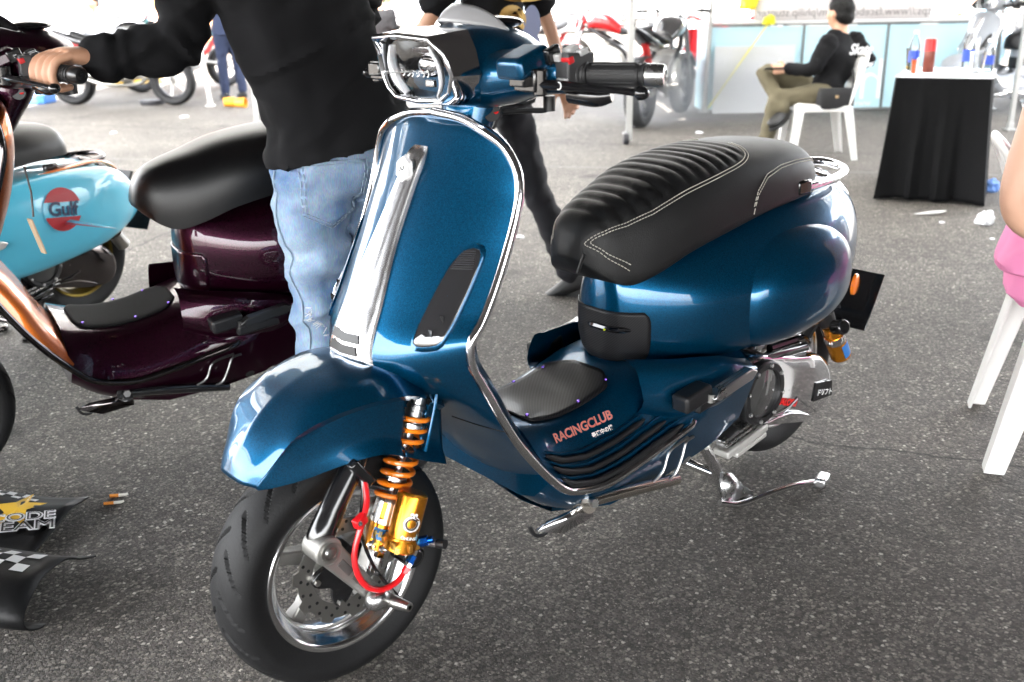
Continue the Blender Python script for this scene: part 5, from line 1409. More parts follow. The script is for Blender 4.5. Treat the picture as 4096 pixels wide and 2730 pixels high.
# ------------------------------------------------------------------ walker in black
wf = (-RGT * .9 + FWD * .35).normalized(); wl = Vector((0, 0, 1)).cross(wf)
wp = G(4.05, -.04, .90)
walk = dict(pelvis=wp, chest=wp + wf * .03 + Vector((0, 0, .38)), neck=wp + wf * .05 + Vector((0, 0, .60)), head=wp + wf * .08 + Vector((0, 0, .75)), F=wf,
            sho_l=wp + wl * .155 + Vector((0, 0, .52)) + wf * .06, elb_l=wp + wl * .24 + wf * .18 + Vector((0, 0, .22)), wri_l=wp + wl * .20 + wf * .38 + Vector((0, 0, .02)),
            sho_r=wp - wl * .155 + Vector((0, 0, .52)), elb_r=wp - wl * .24 - wf * .12 + Vector((0, 0, .22)), wri_r=wp - wl * .24 - wf * .20 + Vector((0, 0, -.03)),
            hip_l=wp + wl * .09 - Vector((0, 0, .05)), kne_l=wp + wl * .09 + wf * .20 - Vector((0, 0, .44)), ank_l=wp + wl * .08 + wf * .28 - Vector((0, 0, .82)),
            hip_r=wp - wl * .09 - Vector((0, 0, .05)), kne_r=wp - wl * .09 - wf * .12 - Vector((0, 0, .45)), ank_r=wp - wl * .09 - wf * .29 - Vector((0, 0, .80)), toe_l=wf, toe_r=wf * .86 - Vector((0, 0, .5)))
BLKPANT = M('black_twill', (.012, .012, .016), .85, var=.25, vscale=6, bump=.2, bscale=400)
wroot, wb, wt_ = figure('person in black short-sleeved top and black trousers walking behind the blue scooter', walk, trousers=BLKPANT, sleeve='short', voxel=.013, skin=SKIN, fold=.007, girth=.84, shirt_hem=.10)
sv = [o for o in wroot.children if o.name.startswith('shirt')][0]; sbv2 = bvh_of(sv)
def patch(parent, bv, ctr, d, w, h, mat, name, lift=.003, ang=0.):
    d = Vector(d).normalized(); ux = Vector((0, 0, 1)).cross(d) * -1; mb = MB(); mb.add([(w * math.cos(t) , h * math.sin(t), 0) for t in np.linspace(0, 2 * math.pi, 20, endpoint=False)], [tuple(range(20))]); mb = subdivide(mb, 2)
    mb.xf(plane_xf(Vector(ctr) - d * .4, ux, (0, 0, 1)) @ Matrix.Rotation(ang, 4, 'Z')); drape(mb, bv, d, lift, far=.2); return mb.build(name, mat, parent, smooth=False)
vd = (G(4.05, .02) - Vector((CAM.x, CAM.y, 0))).normalized()
for (dl, z, w, h, m) in ((.06, .22, .05, .05, M('ochre_print', (.5, .33, .10), .8)), (.10, .30, .08, .02, MATS['ochre_print']), (.10, .14, .06, .05, M('slate_print', (.18, .2, .3), .8)), (.13, .21, .03, .06, MATS['slate_print'])):
    patch(sv, sbv2, Vector((0, 0, .90 + z)) + RGT * dl, vd, w, h, m, 'print')
# ------------------------------------------------------------------ moulded plastic chair
WPL = M('white_moulded_plastic', (.74, .73, .71), .38, var=.05, vscale=12, coat=.1)
def chair(label, loc, facing, s=1.0):
    rz = math.atan2(facing.y, facing.x)
    c = empty('plastic_chair', label, 'chair', 'white moulded chairs', loc=loc, rz=rz, scale=s)
    # local: +X front, Y sideways
    rows = []
    for x in np.linspace(-.2, .23, 14):
        t = (x + .2) / .43; row = []
        for y in np.linspace(-1, 1, 15):
            w = .215 + .02 * t; z = .435 - .02 * math.sin(math.pi * t) * (1 - y * y) - (.02 if t > .95 else 0) - .018 * (abs(y) ** 8) + .02 * t
            row.append((x, y * w, z))
        rows.append(row)
    mb = MB(); mb.grid(rows); mb.build('seat', WPL, c, solid=.012)
    mb = MB()   # apron round the seat
    for y in (-1, 1):
        mb.box((.02, y * .223, .41), (.42, .014, .05))
    mb.box((.228, 0, .415), (.014, .44, .05)); mb.box((-.205, 0, .40), (.014, .42, .06)); mb.build('apron', WPL, c, bevel=.004)
    # back: arched frame with slats
    def bk(y, z): return (-.205 - .24 * (z - .42) - .22 * (z - .42) ** 2 + .35 * y * y, y, z)
    mb = MB(); fr = [bk(.205, .42), bk(.213, .55), bk(.21, .68), bk(.185, .77), bk(.11, .815), bk(0, .825), bk(-.11, .815), bk(-.185, .77), bk(-.21, .68), bk(-.213, .55), bk(-.205, .42)]
    mb.tube(fr, .024, n=12, res=44, flat=.55); mb.build('back_frame', WPL, c)
    for y in np.linspace(-.14, .14, 6):
        top = .80 - 1.2 * y * y
        mb = MB(); rows = []
        for z in np.linspace(.44, top, 8):
            p = Vector(bk(y, z)); rows.append([p + Vector((0, -.017, 0)), p + Vector((.006, 0, 0)), p + Vector((0, .017, 0))])
        mb.grid(rows); mb.build('slat', WPL, c, solid=.007)
    mb = MB(); rows = []
    for y in np.linspace(-.2, .2, 11): rows.append([bk(y, .60), bk(y, .655)])
    mb.grid(rows); mb.build('back_rail', WPL, c, solid=.009)
    for sx, sy in ((1, 1), (1, -1), (-1, 1), (-1, -1)):
        mb = MB(); rows = []
        tx, ty = (.205 if sx > 0 else -.195), sy * .205; bx, by = (.245 if sx > 0 else -.275), sy * .235
        for t, w in ((0, .050), (.5, .042), (1, .034)):
            x, y, z = tx + (bx - tx) * t, ty + (by - ty) * t, .43 * (1 - t)
            # L-shaped moulded section, open to the inside
            rows.append([(x + sx * w * .5, y + sy * w * .5, z), (x + sx * w * .5, y - sy * w, z), (x + sx * w * .25, y - sy * w, z), (x + sx * w * .22, y + sy * w * .2, z), (x - sx * w, y + sy * w * .25, z), (x - sx * w, y + sy * w * .5, z)])
        mb.grid(rows, close_u=True, cap=True); mb.build('leg', WPL, c, bevel=.004)
    return c
# ------------------------------------------------------------------ seated man by the booth
sc_c = G(7.72, 2.37)
chair('white plastic chair under the man in the black sweatshirt', sc_c, -RGT + FWD * .05, .93)
def gz(d, l, z): return G(d, l, z)
OLIVE = M('olive_chino', (.10, .085, .05), .85, var=.2, vscale=9, bump=.2, bscale=400)
sm_ = dict(pelvis=gz(7.72, 2.42, .50), chest=gz(7.74, 2.50, .74), neck=gz(7.78, 2.515, .93), head=gz(7.80, 2.505, 1.05), F=-RGT, FC=-RGT * .55 + FWD * .8, HF=-RGT * .5 + FWD * .85,
           sho_l=gz(7.62, 2.38, .85), elb_l=gz(7.58, 2.26, .66), wri_l=gz(7.68, 2.10, .66), sho_r=gz(7.86, 2.66, .85), elb_r=gz(7.82, 2.76, .70), wri_r=gz(8.0, 2.56, .66),
           hip_l=gz(7.62, 2.38, .48), kne_l=gz(7.62, 2.02, .45), ank_l=gz(7.6, 1.95, .09), hip_r=gz(7.82, 2.38, .49), kne_r=gz(7.78, 1.95, .64), ank_r=gz(7.58, 2.06, .38), toe_l=-RGT, toe_r=-RGT * .6 - FWD * .6 - Vector((0, 0, .3)))
sroot, sbo, str_ = figure('man in black printed sweatshirt and olive trousers sitting with crossed legs', sm_, trousers=OLIVE, skin=SKIN, voxel=.016, fold=.005, girth=.86, shirt_hem=.05)
sh = [o for o in sroot.children if o.name.startswith('shirt')][0]; shb = bvh_of(sh)
bd_ = (-RGT * .45 + FWD * .9).normalized(); bux = Vector((0, 0, 1)).cross(bd_) * -1
for txt, dz, dl, sz in (('Skate', .82, .12, .10), ('crew', .72, .16, .07)):
    t = subdivide(text_mb(txt, sz, shear=.3, bold=.002), 1); t.xf(plane_xf(G(7.2, 2.36 + dl, dz) - sroot.location, bux, (.1, .0, 1))); drape(t, shb, bd_, .006, far=.1); t.build('lettering', WHITEP, sh, smooth=False)
bag = empty('sling_bag', 'black sling bag hanging at the seated man\'s hip', 'bag', loc=gz(7.55, 2.44, .36))
mb = MB(); shell(mb, [((0, 0, .0), RGT * .10, FWD * .035), ((0, 0, .03), RGT * .135, FWD * .05), ((0, 0, .12), RGT * .14, FWD * .05), ((0, 0, .17), RGT * .12, FWD * .04)], sq=4)
mb.build('pouch', M('black_nylon', (.012, .012, .013), .6, bump=.3, bscale=200), bag)
mb = MB(); mb.tube([RGT * .13 + Vector((0, 0, .16)), RGT * .16 + Vector((0, 0, .25)) + FWD * .1, RGT * .13 + Vector((0, 0, .42)) + FWD * .22], .012, n=8, res=14, flat=.3); mb.tube([RGT * .10 + Vector((0, 0, .01)), RGT * .14 + Vector((0, 0, -.06))], .01, n=8, flat=.3); mb.build('strap', MATS['black_nylon'], bag)
mb = MB(); mb.box((0, 0, .11), (.02, .02, .02)); mb.xf(Matrix.Translation(-FWD * .05)); mb.build('buckle', M('tan_leather', (.3, .2, .1), .6), bag)
ph = empty('phone', 'black phone in the hand of the seated man', 'phone', loc=gz(7.66, 2.0, .665))
mb = MB(); mb.box((0, 0, 0), (.075, .15, .009), (0, .25, math.atan2(RGT.y, RGT.x) + 1.5)); mb.build('case', BLACKP, ph, bevel=.004)
mb = MB(); mb.box((0, 0, .006), (.068, .14, .002), (0, .25, math.atan2(RGT.y, RGT.x) + 1.5)); mb.build('screen', M('phone_glass', (.01, .01, .012), .05), ph)
# ------------------------------------------------------------------ woman in pink at the frame's edge
wc = G(2.46, 1.585)
wfc = (RGT * .94 - FWD * .33).normalized()
chair('white plastic chair under the woman in pink', wc, wfc, 1.0)
wsd = Vector((0, 0, 1)).cross(wfc)
def wz(f, s, z): p = wc + wfc * f + wsd * s; return Vector((p.x, p.y, z))
PINK = M('pink_cotton', (.82, .26, .48), .85, var=.12, vscale=7, bump=.25, bscale=300)
wom = dict(pelvis=wz(-.16, -.02, .53), chest=wz(-.17, 0, .80), neck=wz(-.10, 0, 1.0), head=wz(-.06, 0, 1.15), F=wfc, sho_l=wz(-.13, .16, .93), elb_l=wz(-.12, .22, .68), wri_l=wz(.10, .16, .58), sho_r=G(2.33, 1.235, .93), elb_r=G(2.31, 1.205, .69), wri_r=G(2.34, 1.42, .60),
           hip_l=wz(-.02, .1, .50), kne_l=wz(.40, .1, .49), ank_l=wz(.42, .1, .09), hip_r=wz(-.02, -.1, .50), kne_r=wz(.40, -.1, .49), ank_r=wz(.45, -.1, .09))
figure('woman in sleeveless pink outfit sitting on a white chair', wom, shirt=PINK, trousers=PINK, skin=SKIN2, sleeve=None, voxel=.013, hair=M('dark_brown_hair', (.03, .016, .008), .4, bump=.5, bscale=200, stretch=(1, 1, .2)), hair_long=True, girth=.95, shirt_hem=.02)
# ------------------------------------------------------------------ table with black cloth
tbl = empty('folding_table', 'small folding table under a black cloth, in front of the booth', 'table', loc=G(6.25, 2.70))
tq = Matrix.Rotation(R(-26), 3, 'Z') @ Matrix((RGT, FWD, Vector((0, 0, 1)))).transposed()
mb = MB(); mb.box((0, 0, .705), (.50, .80, .03), tq); mb.build('tabletop', M('white_laminate', (.7, .7, .69), .4), tbl, bevel=.004)
for sx in (-1, 1):
    for sy in (-1, 1):
        mb = MB(); mb.cyl(tq @ Vector((sx * .2, sy * .34, 0)), tq @ Vector((sx * .2, sy * .34, .69)), .014, n=10); mb.build('leg', STEEL, tbl)
BLKCL = M('black_tablecloth', (.0035, .0035, .004), .75, sheen=.0, spec=.15, var=.3, vscale=3, bump=.2, bscale=300)
def cloth_ring(z, n=160):
    f = (.725 - z) / .72; out = []
    for k in range(n):
        a = 2 * math.pi * k / n; c, s_ = math.cos(a), math.sin(a); q = 1 / max(abs(c) / .262, abs(s_) / .412)
        x, y = q * c, q * s_; corner = min(1, (abs(x) / .262) * (abs(y) / .412)) ** 4
        fl = f * (.02 + .055 * corner + .020 * math.sin(a * 17 + 1.2 * math.sin(a * 3)) * (.4 + f) + .009 * math.sin(a * 41))
        r = math.hypot(x, y); x += x / r * fl; y += y / r * fl
        out.append(tq @ Vector((x, y, z + (0 if z > .03 else .004 * math.sin(a * 9)))))
    return out
mb = MB(); mb.grid([cloth_ring(z) for z in (.7245, .722, .71, .66, .56, .44, .32, .2, .1, .04, .012)], close_u=True)
clo = mb.build('tablecloth', BLKCL, None, solid=.003); clo.location = tbl.location; tag(clo, 'black cloth draped to the ground over the small table', 'tablecloth')
mb = MB(); rows = [[tq @ Vector((x, y, .7285 + .0015 * noise.noise(Vector((x * 9, y * 9, 0))) - (.006 if abs(x) > .24 or abs(y) > .39 else 0))) for x in np.linspace(-.268, .268, 21)] for y in np.linspace(-.418, .418, 31)]
mb.grid(rows); cov = mb.build('table_cover', M('white_paper_cover', (.72, .74, .76), .6, bump=.2), None, solid=.002); cov.location = tbl.location; tag(cov, 'white cover sheet lying on the table top', 'cover')
def on_table(x, y, z=.731): return tbl.location + tq @ Vector((x, y, z))
PET = pane('clear_pet', (.92, .95, .97), 1.4); LBL = M('blue_bottle_label', (.03, .08, .5), .4)
def bottle(label, x, y, h=.21, r=.032):
    b = empty('water_bottle', label, 'bottle', 'water bottles on the table', loc=on_table(x, y))
    mb = MB(); mb.lathe([(0, 0), (0, r * .9), (.01, r), (h * .3, r * .96), (h * .62, r), (h * .75, r * .85), (h * .86, r * .45), (h * .92, r * .4)], (0, 0, 0), (0, 0, 1), n=20); mb.build('bottle_body', PET, b)
    mb = MB(); mb.lathe([(h * .22, r * 1.01), (h * .5, r * 1.02)], (0, 0, 0), (0, 0, 1), n=20); mb.build('label_band', LBL, b)
    mb = MB(); mb.lathe([(0, 0), (0, r * .9), (.01, r * .97), (h * .2, r * .93), (h * .2, 0)], (0, 0, 0.002), (0, 0, 1), n=16); mb.build('water', pane('water_fill', (.8, .88, .92), .6), b)
    mb = MB(); mb.lathe([(h * .91, r * .45), (h, r * .45), (h, 0)], (0, 0, 0), (0, 0, 1), n=14); mb.build('cap', M('white_cap', (.75, .76, .8), .4), b)
bottle('water bottle with blue label at the left of the table, by the red can', -.205, .02, .24); bottle('tallest water bottle with blue label standing mid-table', .10, .16, .245, .036); bottle('small water bottle with blue label nearest the table\'s right side', .215, .05, .19, .034)
cn = empty('drink_carton', 'tall red and brown drink can on the table', 'can', loc=on_table(-.11, -.08)); mb = MB(); mb.lathe([(0, 0), (0, .030), (.006, .033), (.19, .033), (.198, .028), (.198, 0)], (0, 0, 0), (0, 0, 1), n=24); mb.build('can_body', M('cola_brown', (.16, .035, .02), .3, .3, var=.4, vscale=18), cn)
mb = MB(); mb.lathe([(.125, .0336), (.19, .0336)], (0, 0, 0), (0, 0, 1), n=24); mb.build('red_band', M('can_red', (.55, .02, .02), .3), cn)
def cup(label, x, y, h=.11, r=.042, fill=None, fmat=None):
    c = empty('plastic_cup', label, 'cup', 'cups on the table', loc=on_table(x, y)); mb = MB(); mb.lathe([(0, 0), (0, r * .72), (h, r), (h + .003, r * 1.04)], (0, 0, 0), (0, 0, 1), n=20); mb.build('cup_wall', pane('cup_plastic', (.85, .87, .88), 1.5), c)
    if fill: mb = MB(); mb.lathe([(0, 0), (.002, r * .70), (fill, r * .85), (fill, 0)], (0, 0, .001), (0, 0, 1), n=18); mb.build('drink', fmat, c)
cup('clear plastic cup at the far left of the table', -.22, .12, .13, .045, .02, M('beer_dregs', (.6, .4, .1), .2)); cup('small cup of orange-red drink at the table\'s front', -.18, -.22, .09, .024, .08, M('orange_red_drink', (.7, .10, .01), .1)); cup('empty wide plastic cup between the two right bottles', .16, -.05, .12, .048)
mb = MB(); mb.cyl((0, 0, 0), (.03, .01, .2), .003, n=8); stw = mb.build('drinking_straw', M('straw_white', (.8, .8, .8), .4)); stw.location = on_table(.16, -.05, .735); tag(stw, 'pale drinking straw standing in the wide plastic cup', 'straw')
mb = MB(); mb.cyl((0, 0, 0), (.055, .02, .19), .003, n=8); stw = mb.build('drinking_straw', MATS['straw_white']); stw.location = on_table(.15, -.04, .735); tag(stw, 'second straw leaning further over in the wide cup', 'straw')
CRMP = M('crumpled_white', (.75, .76, .78), .35, coat=.2)
def crumple(name, label, cat, loc, r, mat=CRMP, sq=1., seed=0, group=None):
    mb = MB(); mb.sphere((0, 0, 0), r, 18, 12); mb.v = [tuple(Vector(p) * (1 + .45 * noise.noise(Vector(p) / r * 1.9 + Vector((seed, 0, 0))) + .2 * noise.noise(Vector(p) / r * 5))) for p in mb.v]; mb.v = [(a, b, max(c, -r * .55) * sq + r * .55 * sq) for a, b, c in mb.v]
    o = mb.build(name, mat, smooth=False); o.location = loc; return tag(o, label, cat, group)
crumple('paper_napkin', 'crumpled napkins heaped at the front of the table', 'napkin', on_table(.02, -.28), .045, sq=.5, seed=3); crumple('paper_napkin', 'crumpled napkin beside the tallest bottle', 'napkin', on_table(.10, -.12), .04, sq=.5, seed=8)
# ------------------------------------------------------------------ litter
crumple('crushed_cup', 'crushed clear plastic cup on the asphalt below the table', 'cup', G(5.25, 2.57, .0), .045, seed=5)
crumple('blue_tumbler', 'blue and white paper cup lying behind the table cloth', 'cup', G(6.17, 3.02), .05, M('blue_white_paper', (.15, .3, .7), .5), seed=2)
mb = MB(); rows = []
for t in np.linspace(0, 1, 16):
    x = -.10 + .2 * t; w = .02 * math.sin(math.pi * t) ** .7 + .001; yy = .05 * (t - .5) ** 2 * 4; rows.append([(x, yy + a * w, .004 + .012 * math.sin(math.pi * t) * abs(a) + .01 * t) for a in (-1, -.4, 0, .4, 1)])
mb.grid(rows); mb.xf(Matrix.Rotation(math.atan2(RGT.y, RGT.x) + .15, 4, 'Z')); fe = mb.build('paper_scrap', M('white_scrap', (.75, .75, .74), .6), solid=.001); fe.location = G(5.49, 2.40); tag(fe, 'curved white scrap lying on the asphalt in front of the table', 'litter')
def butt(label, x, y, rz, ln=.055, r=.0045):
    e = empty('cigarette_butt', label, 'cigarette butt', 'cigarette butts', loc=(x, y, r), rz=rz)
    mb = MB(); mb.cyl((0, 0, 0), (ln * .5, 0, 0), r, n=12); mb.build('filter', M('cork_filter', (.75, .27, .04), .8, var=.15, vscale=200), e)
    mb = MB(); mb.cyl((ln * .5, 0, 0), (ln * .85, .001, 0), r, r * .9, n=12); mb.cyl((ln * .85, .001, 0), (ln, .004, .001), r * .9, r * .7, n=12); mb.build('paper', M('cigarette_paper', (.78, .76, .70), .8), e)
ra = math.atan2(RGT.y, RGT.x)
pA, pB = G(2.262, -1.035), G(2.222, -1.035); butt('cigarette butt with orange filter, the farther of the two by the black mats', pA.x, pA.y, ra + .12, .044, .0045); butt('cigarette butt with orange filter, the nearer of the two by the black mats', pB.x, pB.y, ra + .16, .048, .004)
rnd = random.Random(4)
for i, (d, l, s_) in enumerate(((5.1, .05, .022), (9.2, 1.75, .03), (7.3, 1.55, .022), (8.1, 2.05, .018), (6.2, -.9, .02), (10.5, -2.3, .03), (9.9, -3.9, .03), (11.2, -3.6, .04), (4.9, 2.45, .012), (5.3, 2.36, .014))):
    crumple('paper_bit', ['small white paper bit on the asphalt left of the walking person', 'paper bit on the asphalt right of the black motorcycle', 'white speck of paper behind the scooter seat', 'paper bit on the ground before the booth', 'paper bit on the asphalt beyond the jeans', 'scrap on the sunny asphalt beyond the man\'s arm', 'scrap lying near the far left parked bikes', 'white wrapper near the foot of the slanting tent post', 'tiny butt left of the crushed cup', 'tiny scrap beside the curved white scrap'][i], 'litter', G(d, l, 0), s_, sq=.35, seed=i)
# black printed mats at the lower left
VINYL = M('black_vinyl', (.0035, .0035, .004), .5, spec=.3, bump=.2, bscale=150, var=.2, vscale=9)
def sheet(name, label, P0, ux, uy, W, H, prof, nx=16, ny=30):
    """vinyl sheet: runs along uy with height profile prof(t) -> (along, up)"""
    rows = []
    for j in range(ny):
        a, h = prof(j / (ny - 1)); rows.append([Vector(P0) + ux * (W * i / (nx - 1)) + uy * a + Vector((0, 0, h * (1 + .25 * noise.noise(Vector((i * .22, j * .1, P0[0] * 3)))) + .004)) + uy * (.03 * noise.noise(Vector((i * .2, j * .15, 4 + P0[0])))) for i in range(nx)])
    mb = MB(); mb.grid(rows); o = mb.build(name, VINYL, None, solid=.004); return tag(o, label, 'mat'), rows
u1 = Vector((-.68, .73, 0)); u2 = Vector((.73, .68, 0))     # roughly right and toward the camera on the ground
back, brow = sheet('vinyl_mat', 'black vinyl mat with a yellow star and white lettering, behind the checkered one', (1.79, -1.31, 0), u1, u2, .47, .2, lambda t: (.27 * t, .025 + .01 * math.sin(t * 5)))
def roll(t):
    if t < .5: return (.20 * t / .5, .03 + .075 * math.sin(t / .5 * math.pi / 2))
    a = (t - .5) / .5 * math.pi; return (.20 + .075 * math.sin(a), .0525 + .0525 * math.cos(a))
front, frow = sheet('vinyl_mat', 'black vinyl mat with white checkers, rolled over at its front edge', (1.90, -1.03, 0), u1, u2, .50, .2, roll)
def on_rows(rows, i, j, lift=.0045):
    i0, j0 = int(min(i, len(rows[0]) - 2)), int(min(j, len(rows) - 2)); fi, fj = i - i0, j - j0
    a = rows[j0][i0].lerp(rows[j0][i0 + 1], fi); b = rows[j0 + 1][i0].lerp(rows[j0 + 1][i0 + 1], fi); return a.lerp(b, fj) + Vector((0, 0, lift))
for (o, rows, j0, dj, n0, n1, nr) in ((front, frow, 7.0, 2.4, 5.0, 14.5, 3), (back, brow, .6, 1.6, 2., 12., 2)):
    for r in range(nr):
        for k in range(int((n1 - n0) / .8)):
            if (k + r) % 2 == 0:
                i = n0 + k * .8; mb = MB(); mb.add([on_rows(rows, i + a, j0 + (r + b) * dj) for a, b in ((0, 0), (.8, 0), (.8, 1), (0, 1))], [(0, 1, 2, 3)]); mb.build('check', WHITEP, o, smooth=False)
st = []
for k in range(10):
    a = math.pi / 2 + k * math.pi / 5 + .25; r = (2.5 if k % 2 == 0 else 1.0); st.append((11.0 + r * math.cos(a) * .85, 10 - r * math.sin(a) * 4.2))
mb = MB(); cc = on_rows(brow, 11.0, 10); mb.add([on_rows(brow, i, j) for i, j in st] + [cc], [(k, (k + 1) % 10, 10) for k in range(10)]); mb.build('star', M('yellow_print', (.75, .45, .02), .5), back, smooth=False)
for txt, ci, cj, sz in (('CODE', 12.2, 13.5, .055), ('TEAM', 12.6, 17.5, .065)):
    for bo, mt_, lf in ((.003, WHITEP, .0062), (-.0008, BLACKPR, .0075)):
        t = text_mb(txt, sz, bold=bo, shear=-.25); c0 = on_rows(brow, ci, cj, lf); t.xf(plane_xf(c0, u1 + u2 * -.25, -u2)); t.build('lettering', mt_, back, smooth=False)
# ------------------------------------------------------------------ booth with mirrored banner
PALEB = M('pale_blue_panel', (.44, .66, .74), .35, var=.06, vscale=2.5); FRM = M('dark_alu_frame', (.16, .17, .17), .35, .7); GREYB = M('pale_grey_board', (.50, .51, .52), .5, var=.05, vscale=3)
bo = empty('booth_counter', 'pale blue panelled booth counter behind the seated man', 'counter', loc=G(10.9, 3.55))
tb_ = Matrix((RGT, FWD, Vector((0, 0, 1)))).transposed()
xs_ = [-1.42, -.42, .47, 1.45]
for a, b in zip(xs_[:-1], xs_[1:]):
    mb = MB(); mb.box(tb_ @ Vector(((a + b) / 2, 0, .455)), (b - a - .02, .02, .85), tb_); mb.build('panel', PALEB, bo, bevel=.002)
for a in xs_:
    mb = MB(); mb.box(tb_ @ Vector((a, -.012, .45)), (.022, .03, .90), tb_); mb.build('upright', FRM, bo, bevel=.002)
for z in (.012, .895):
    mb = MB(); mb.box(tb_ @ Vector((.015, -.012, z)), (2.9, .034, .022), tb_); mb.build('rail', FRM, bo, bevel=.002)
mb = MB(); mb.box(tb_ @ Vector((.015, .3, .92)), (2.92, .66, .025), tb_); mb.build('counter_top', M('white_counter', (.7, .7, .7), .4), bo, bevel=.004)
for s in (-1, 1):
    mb = MB(); mb.box(tb_ @ Vector((s * 1.435 + .015, .3, .45)), (.02, .58, .88), tb_); mb.build('side_panel', PALEB, bo)
def mirrored(txt, size, ctr, mat, parent, depth=0., bold=0.):
    t = text_mb(txt, size, bold=bold); t.v = [(-a, b, c) for a, b, c in t.v]; t.f = [f[::-1] for f in t.f]; t.xf(plane_xf(ctr, RGT, (0, 0, 1))); return t.build('lettering', mat, parent, smooth=False)
LTB = M('white_vinyl_letter', (.75, .8, .82), .4)
mirrored('ho', .62, tb_ @ Vector((.17, -.014, .30)), LTB, bo, bold=-.006); mirrored('www.h', .10, tb_ @ Vector((.22, -.014, .075)), LTB, bo)
for z in (.70, .64, .58): 
    mb = MB(); mb.box(tb_ @ Vector((-.14, -.0125, z)), (.16, .003, .025), tb_); mb.build('print_bar', LTB, bo)
mb = MB(); mb.box((0, 0, .345), (.84, .012, .69), tb_); gb_ = mb.build('leaning_board', GREYB, bevel=.002); gb_.location = G(10.78, 2.60); gb_.rotation_euler = (0, 0, 0); tag(gb_, 'plain pale grey board leaning on the booth\'s left panel', 'board')
bn = empty('banner', 'white banner with a web address seen mirrored, hung above the booth', 'banner', loc=G(11.0, 3.55, .935)); mb = MB(); rows = []
for z in np.linspace(0, .9, 9): rows.append([tb_ @ Vector((x, .012 * math.sin(x * 5 + z * 3), z)) for x in np.linspace(-.93, .95, 21)])
mb.grid(rows); bc = mb.build('sheet', cloth_translucent('banner_vinyl', (.74, .71, .70), .35), bn, solid=.003)
mirrored('https://www.facebook.com/philip.stunter.3', .118, tb_ @ Vector((.02, -.022, .075)), M('grey_letter', (.20, .19, .19), .6), bn)
mb = MB(); mb.box(tb_ @ Vector((.01, 0, -.005)), (1.92, .02, .014), tb_); mb.build('hem_bar', M('pole_light', (.55, .55, .55), .4, .4), bn)
YEL = M('yellow_strap', (.75, .68, .02), .5)
mb = MB(); p, q = G(10.74, 2.70, .90) , G(10.72, 2.12, .06); mb.tube([p, p.lerp(q, .5), q], .022, n=6, flat=.2); sp_ = mb.build('tie_strap', YEL); tag(sp_, 'yellow strap running slantwise across the booth\'s left panel', 'strap')
crumple('yellow_tape', 'bunched yellow tape at the top of the strap', 'tape', G(10.76, 2.72, .90), .06, YEL, seed=4); crumple('yellow_rag', 'yellow rag tied to the booth\'s left post', 'rag', G(11.0, 2.55, 1.05), .09, YEL, sq=1.2, seed=9)
tent('booth canopy on grey posts behind the seated man', 8.75, 13.9, 1.2, 5.6, z=2.3, poles=[(10.82, 2.10, (0, .06)), (10.75, 5.14), (13.8, 2.0), (13.8, 5.15)], mat=cloth_translucent('booth_fabric', (.6, .6, .6), .2))
tent('unseen white canopy added to shade the ground beyond the standing man', 8.75, 12.25, -6.8, .9, z=2.8, peak=.7, poles=[(12.2, -6.7), (8.8, -6.7), (12.2, -2.3), (8.8, -2.2)], mat=MATS['bright_white_fabric'])  # extra roof added out of view to keep the far left ground shaded
tent('canopy at the left with a slanting pale post beyond the man\'s sleeve', 12.3, 15.4, -6.8, -3.55, z=2.3, poles=[(12.4, -3.65, (.0, -.16)), (12.4, -6.7), (15.3, -3.7), (15.3, -6.7)], pole_mat=POLEW)
tent('far left grey canopy over the white scooter', 13.5, 16.8, -11.2, -7.2, z=2.2, poles=[(13.6, -7.3, (0, -.12)), (13.7, -7.0, (0, -.1)), (16.7, -7.3), (16.7, -11.1)], pole_mat=POLEW, mat=cloth_translucent('grey_tent_fabric', (.3, .31, .34), .3))
tent('canopy at the right beyond the black cloth table', 9.0, 12.2, 5.6, 8.8, z=2.3, poles=[(9.04, 4.53, (0, .02)), (9.1, 8.7), (12.1, 5.7), (12.1, 8.7)])
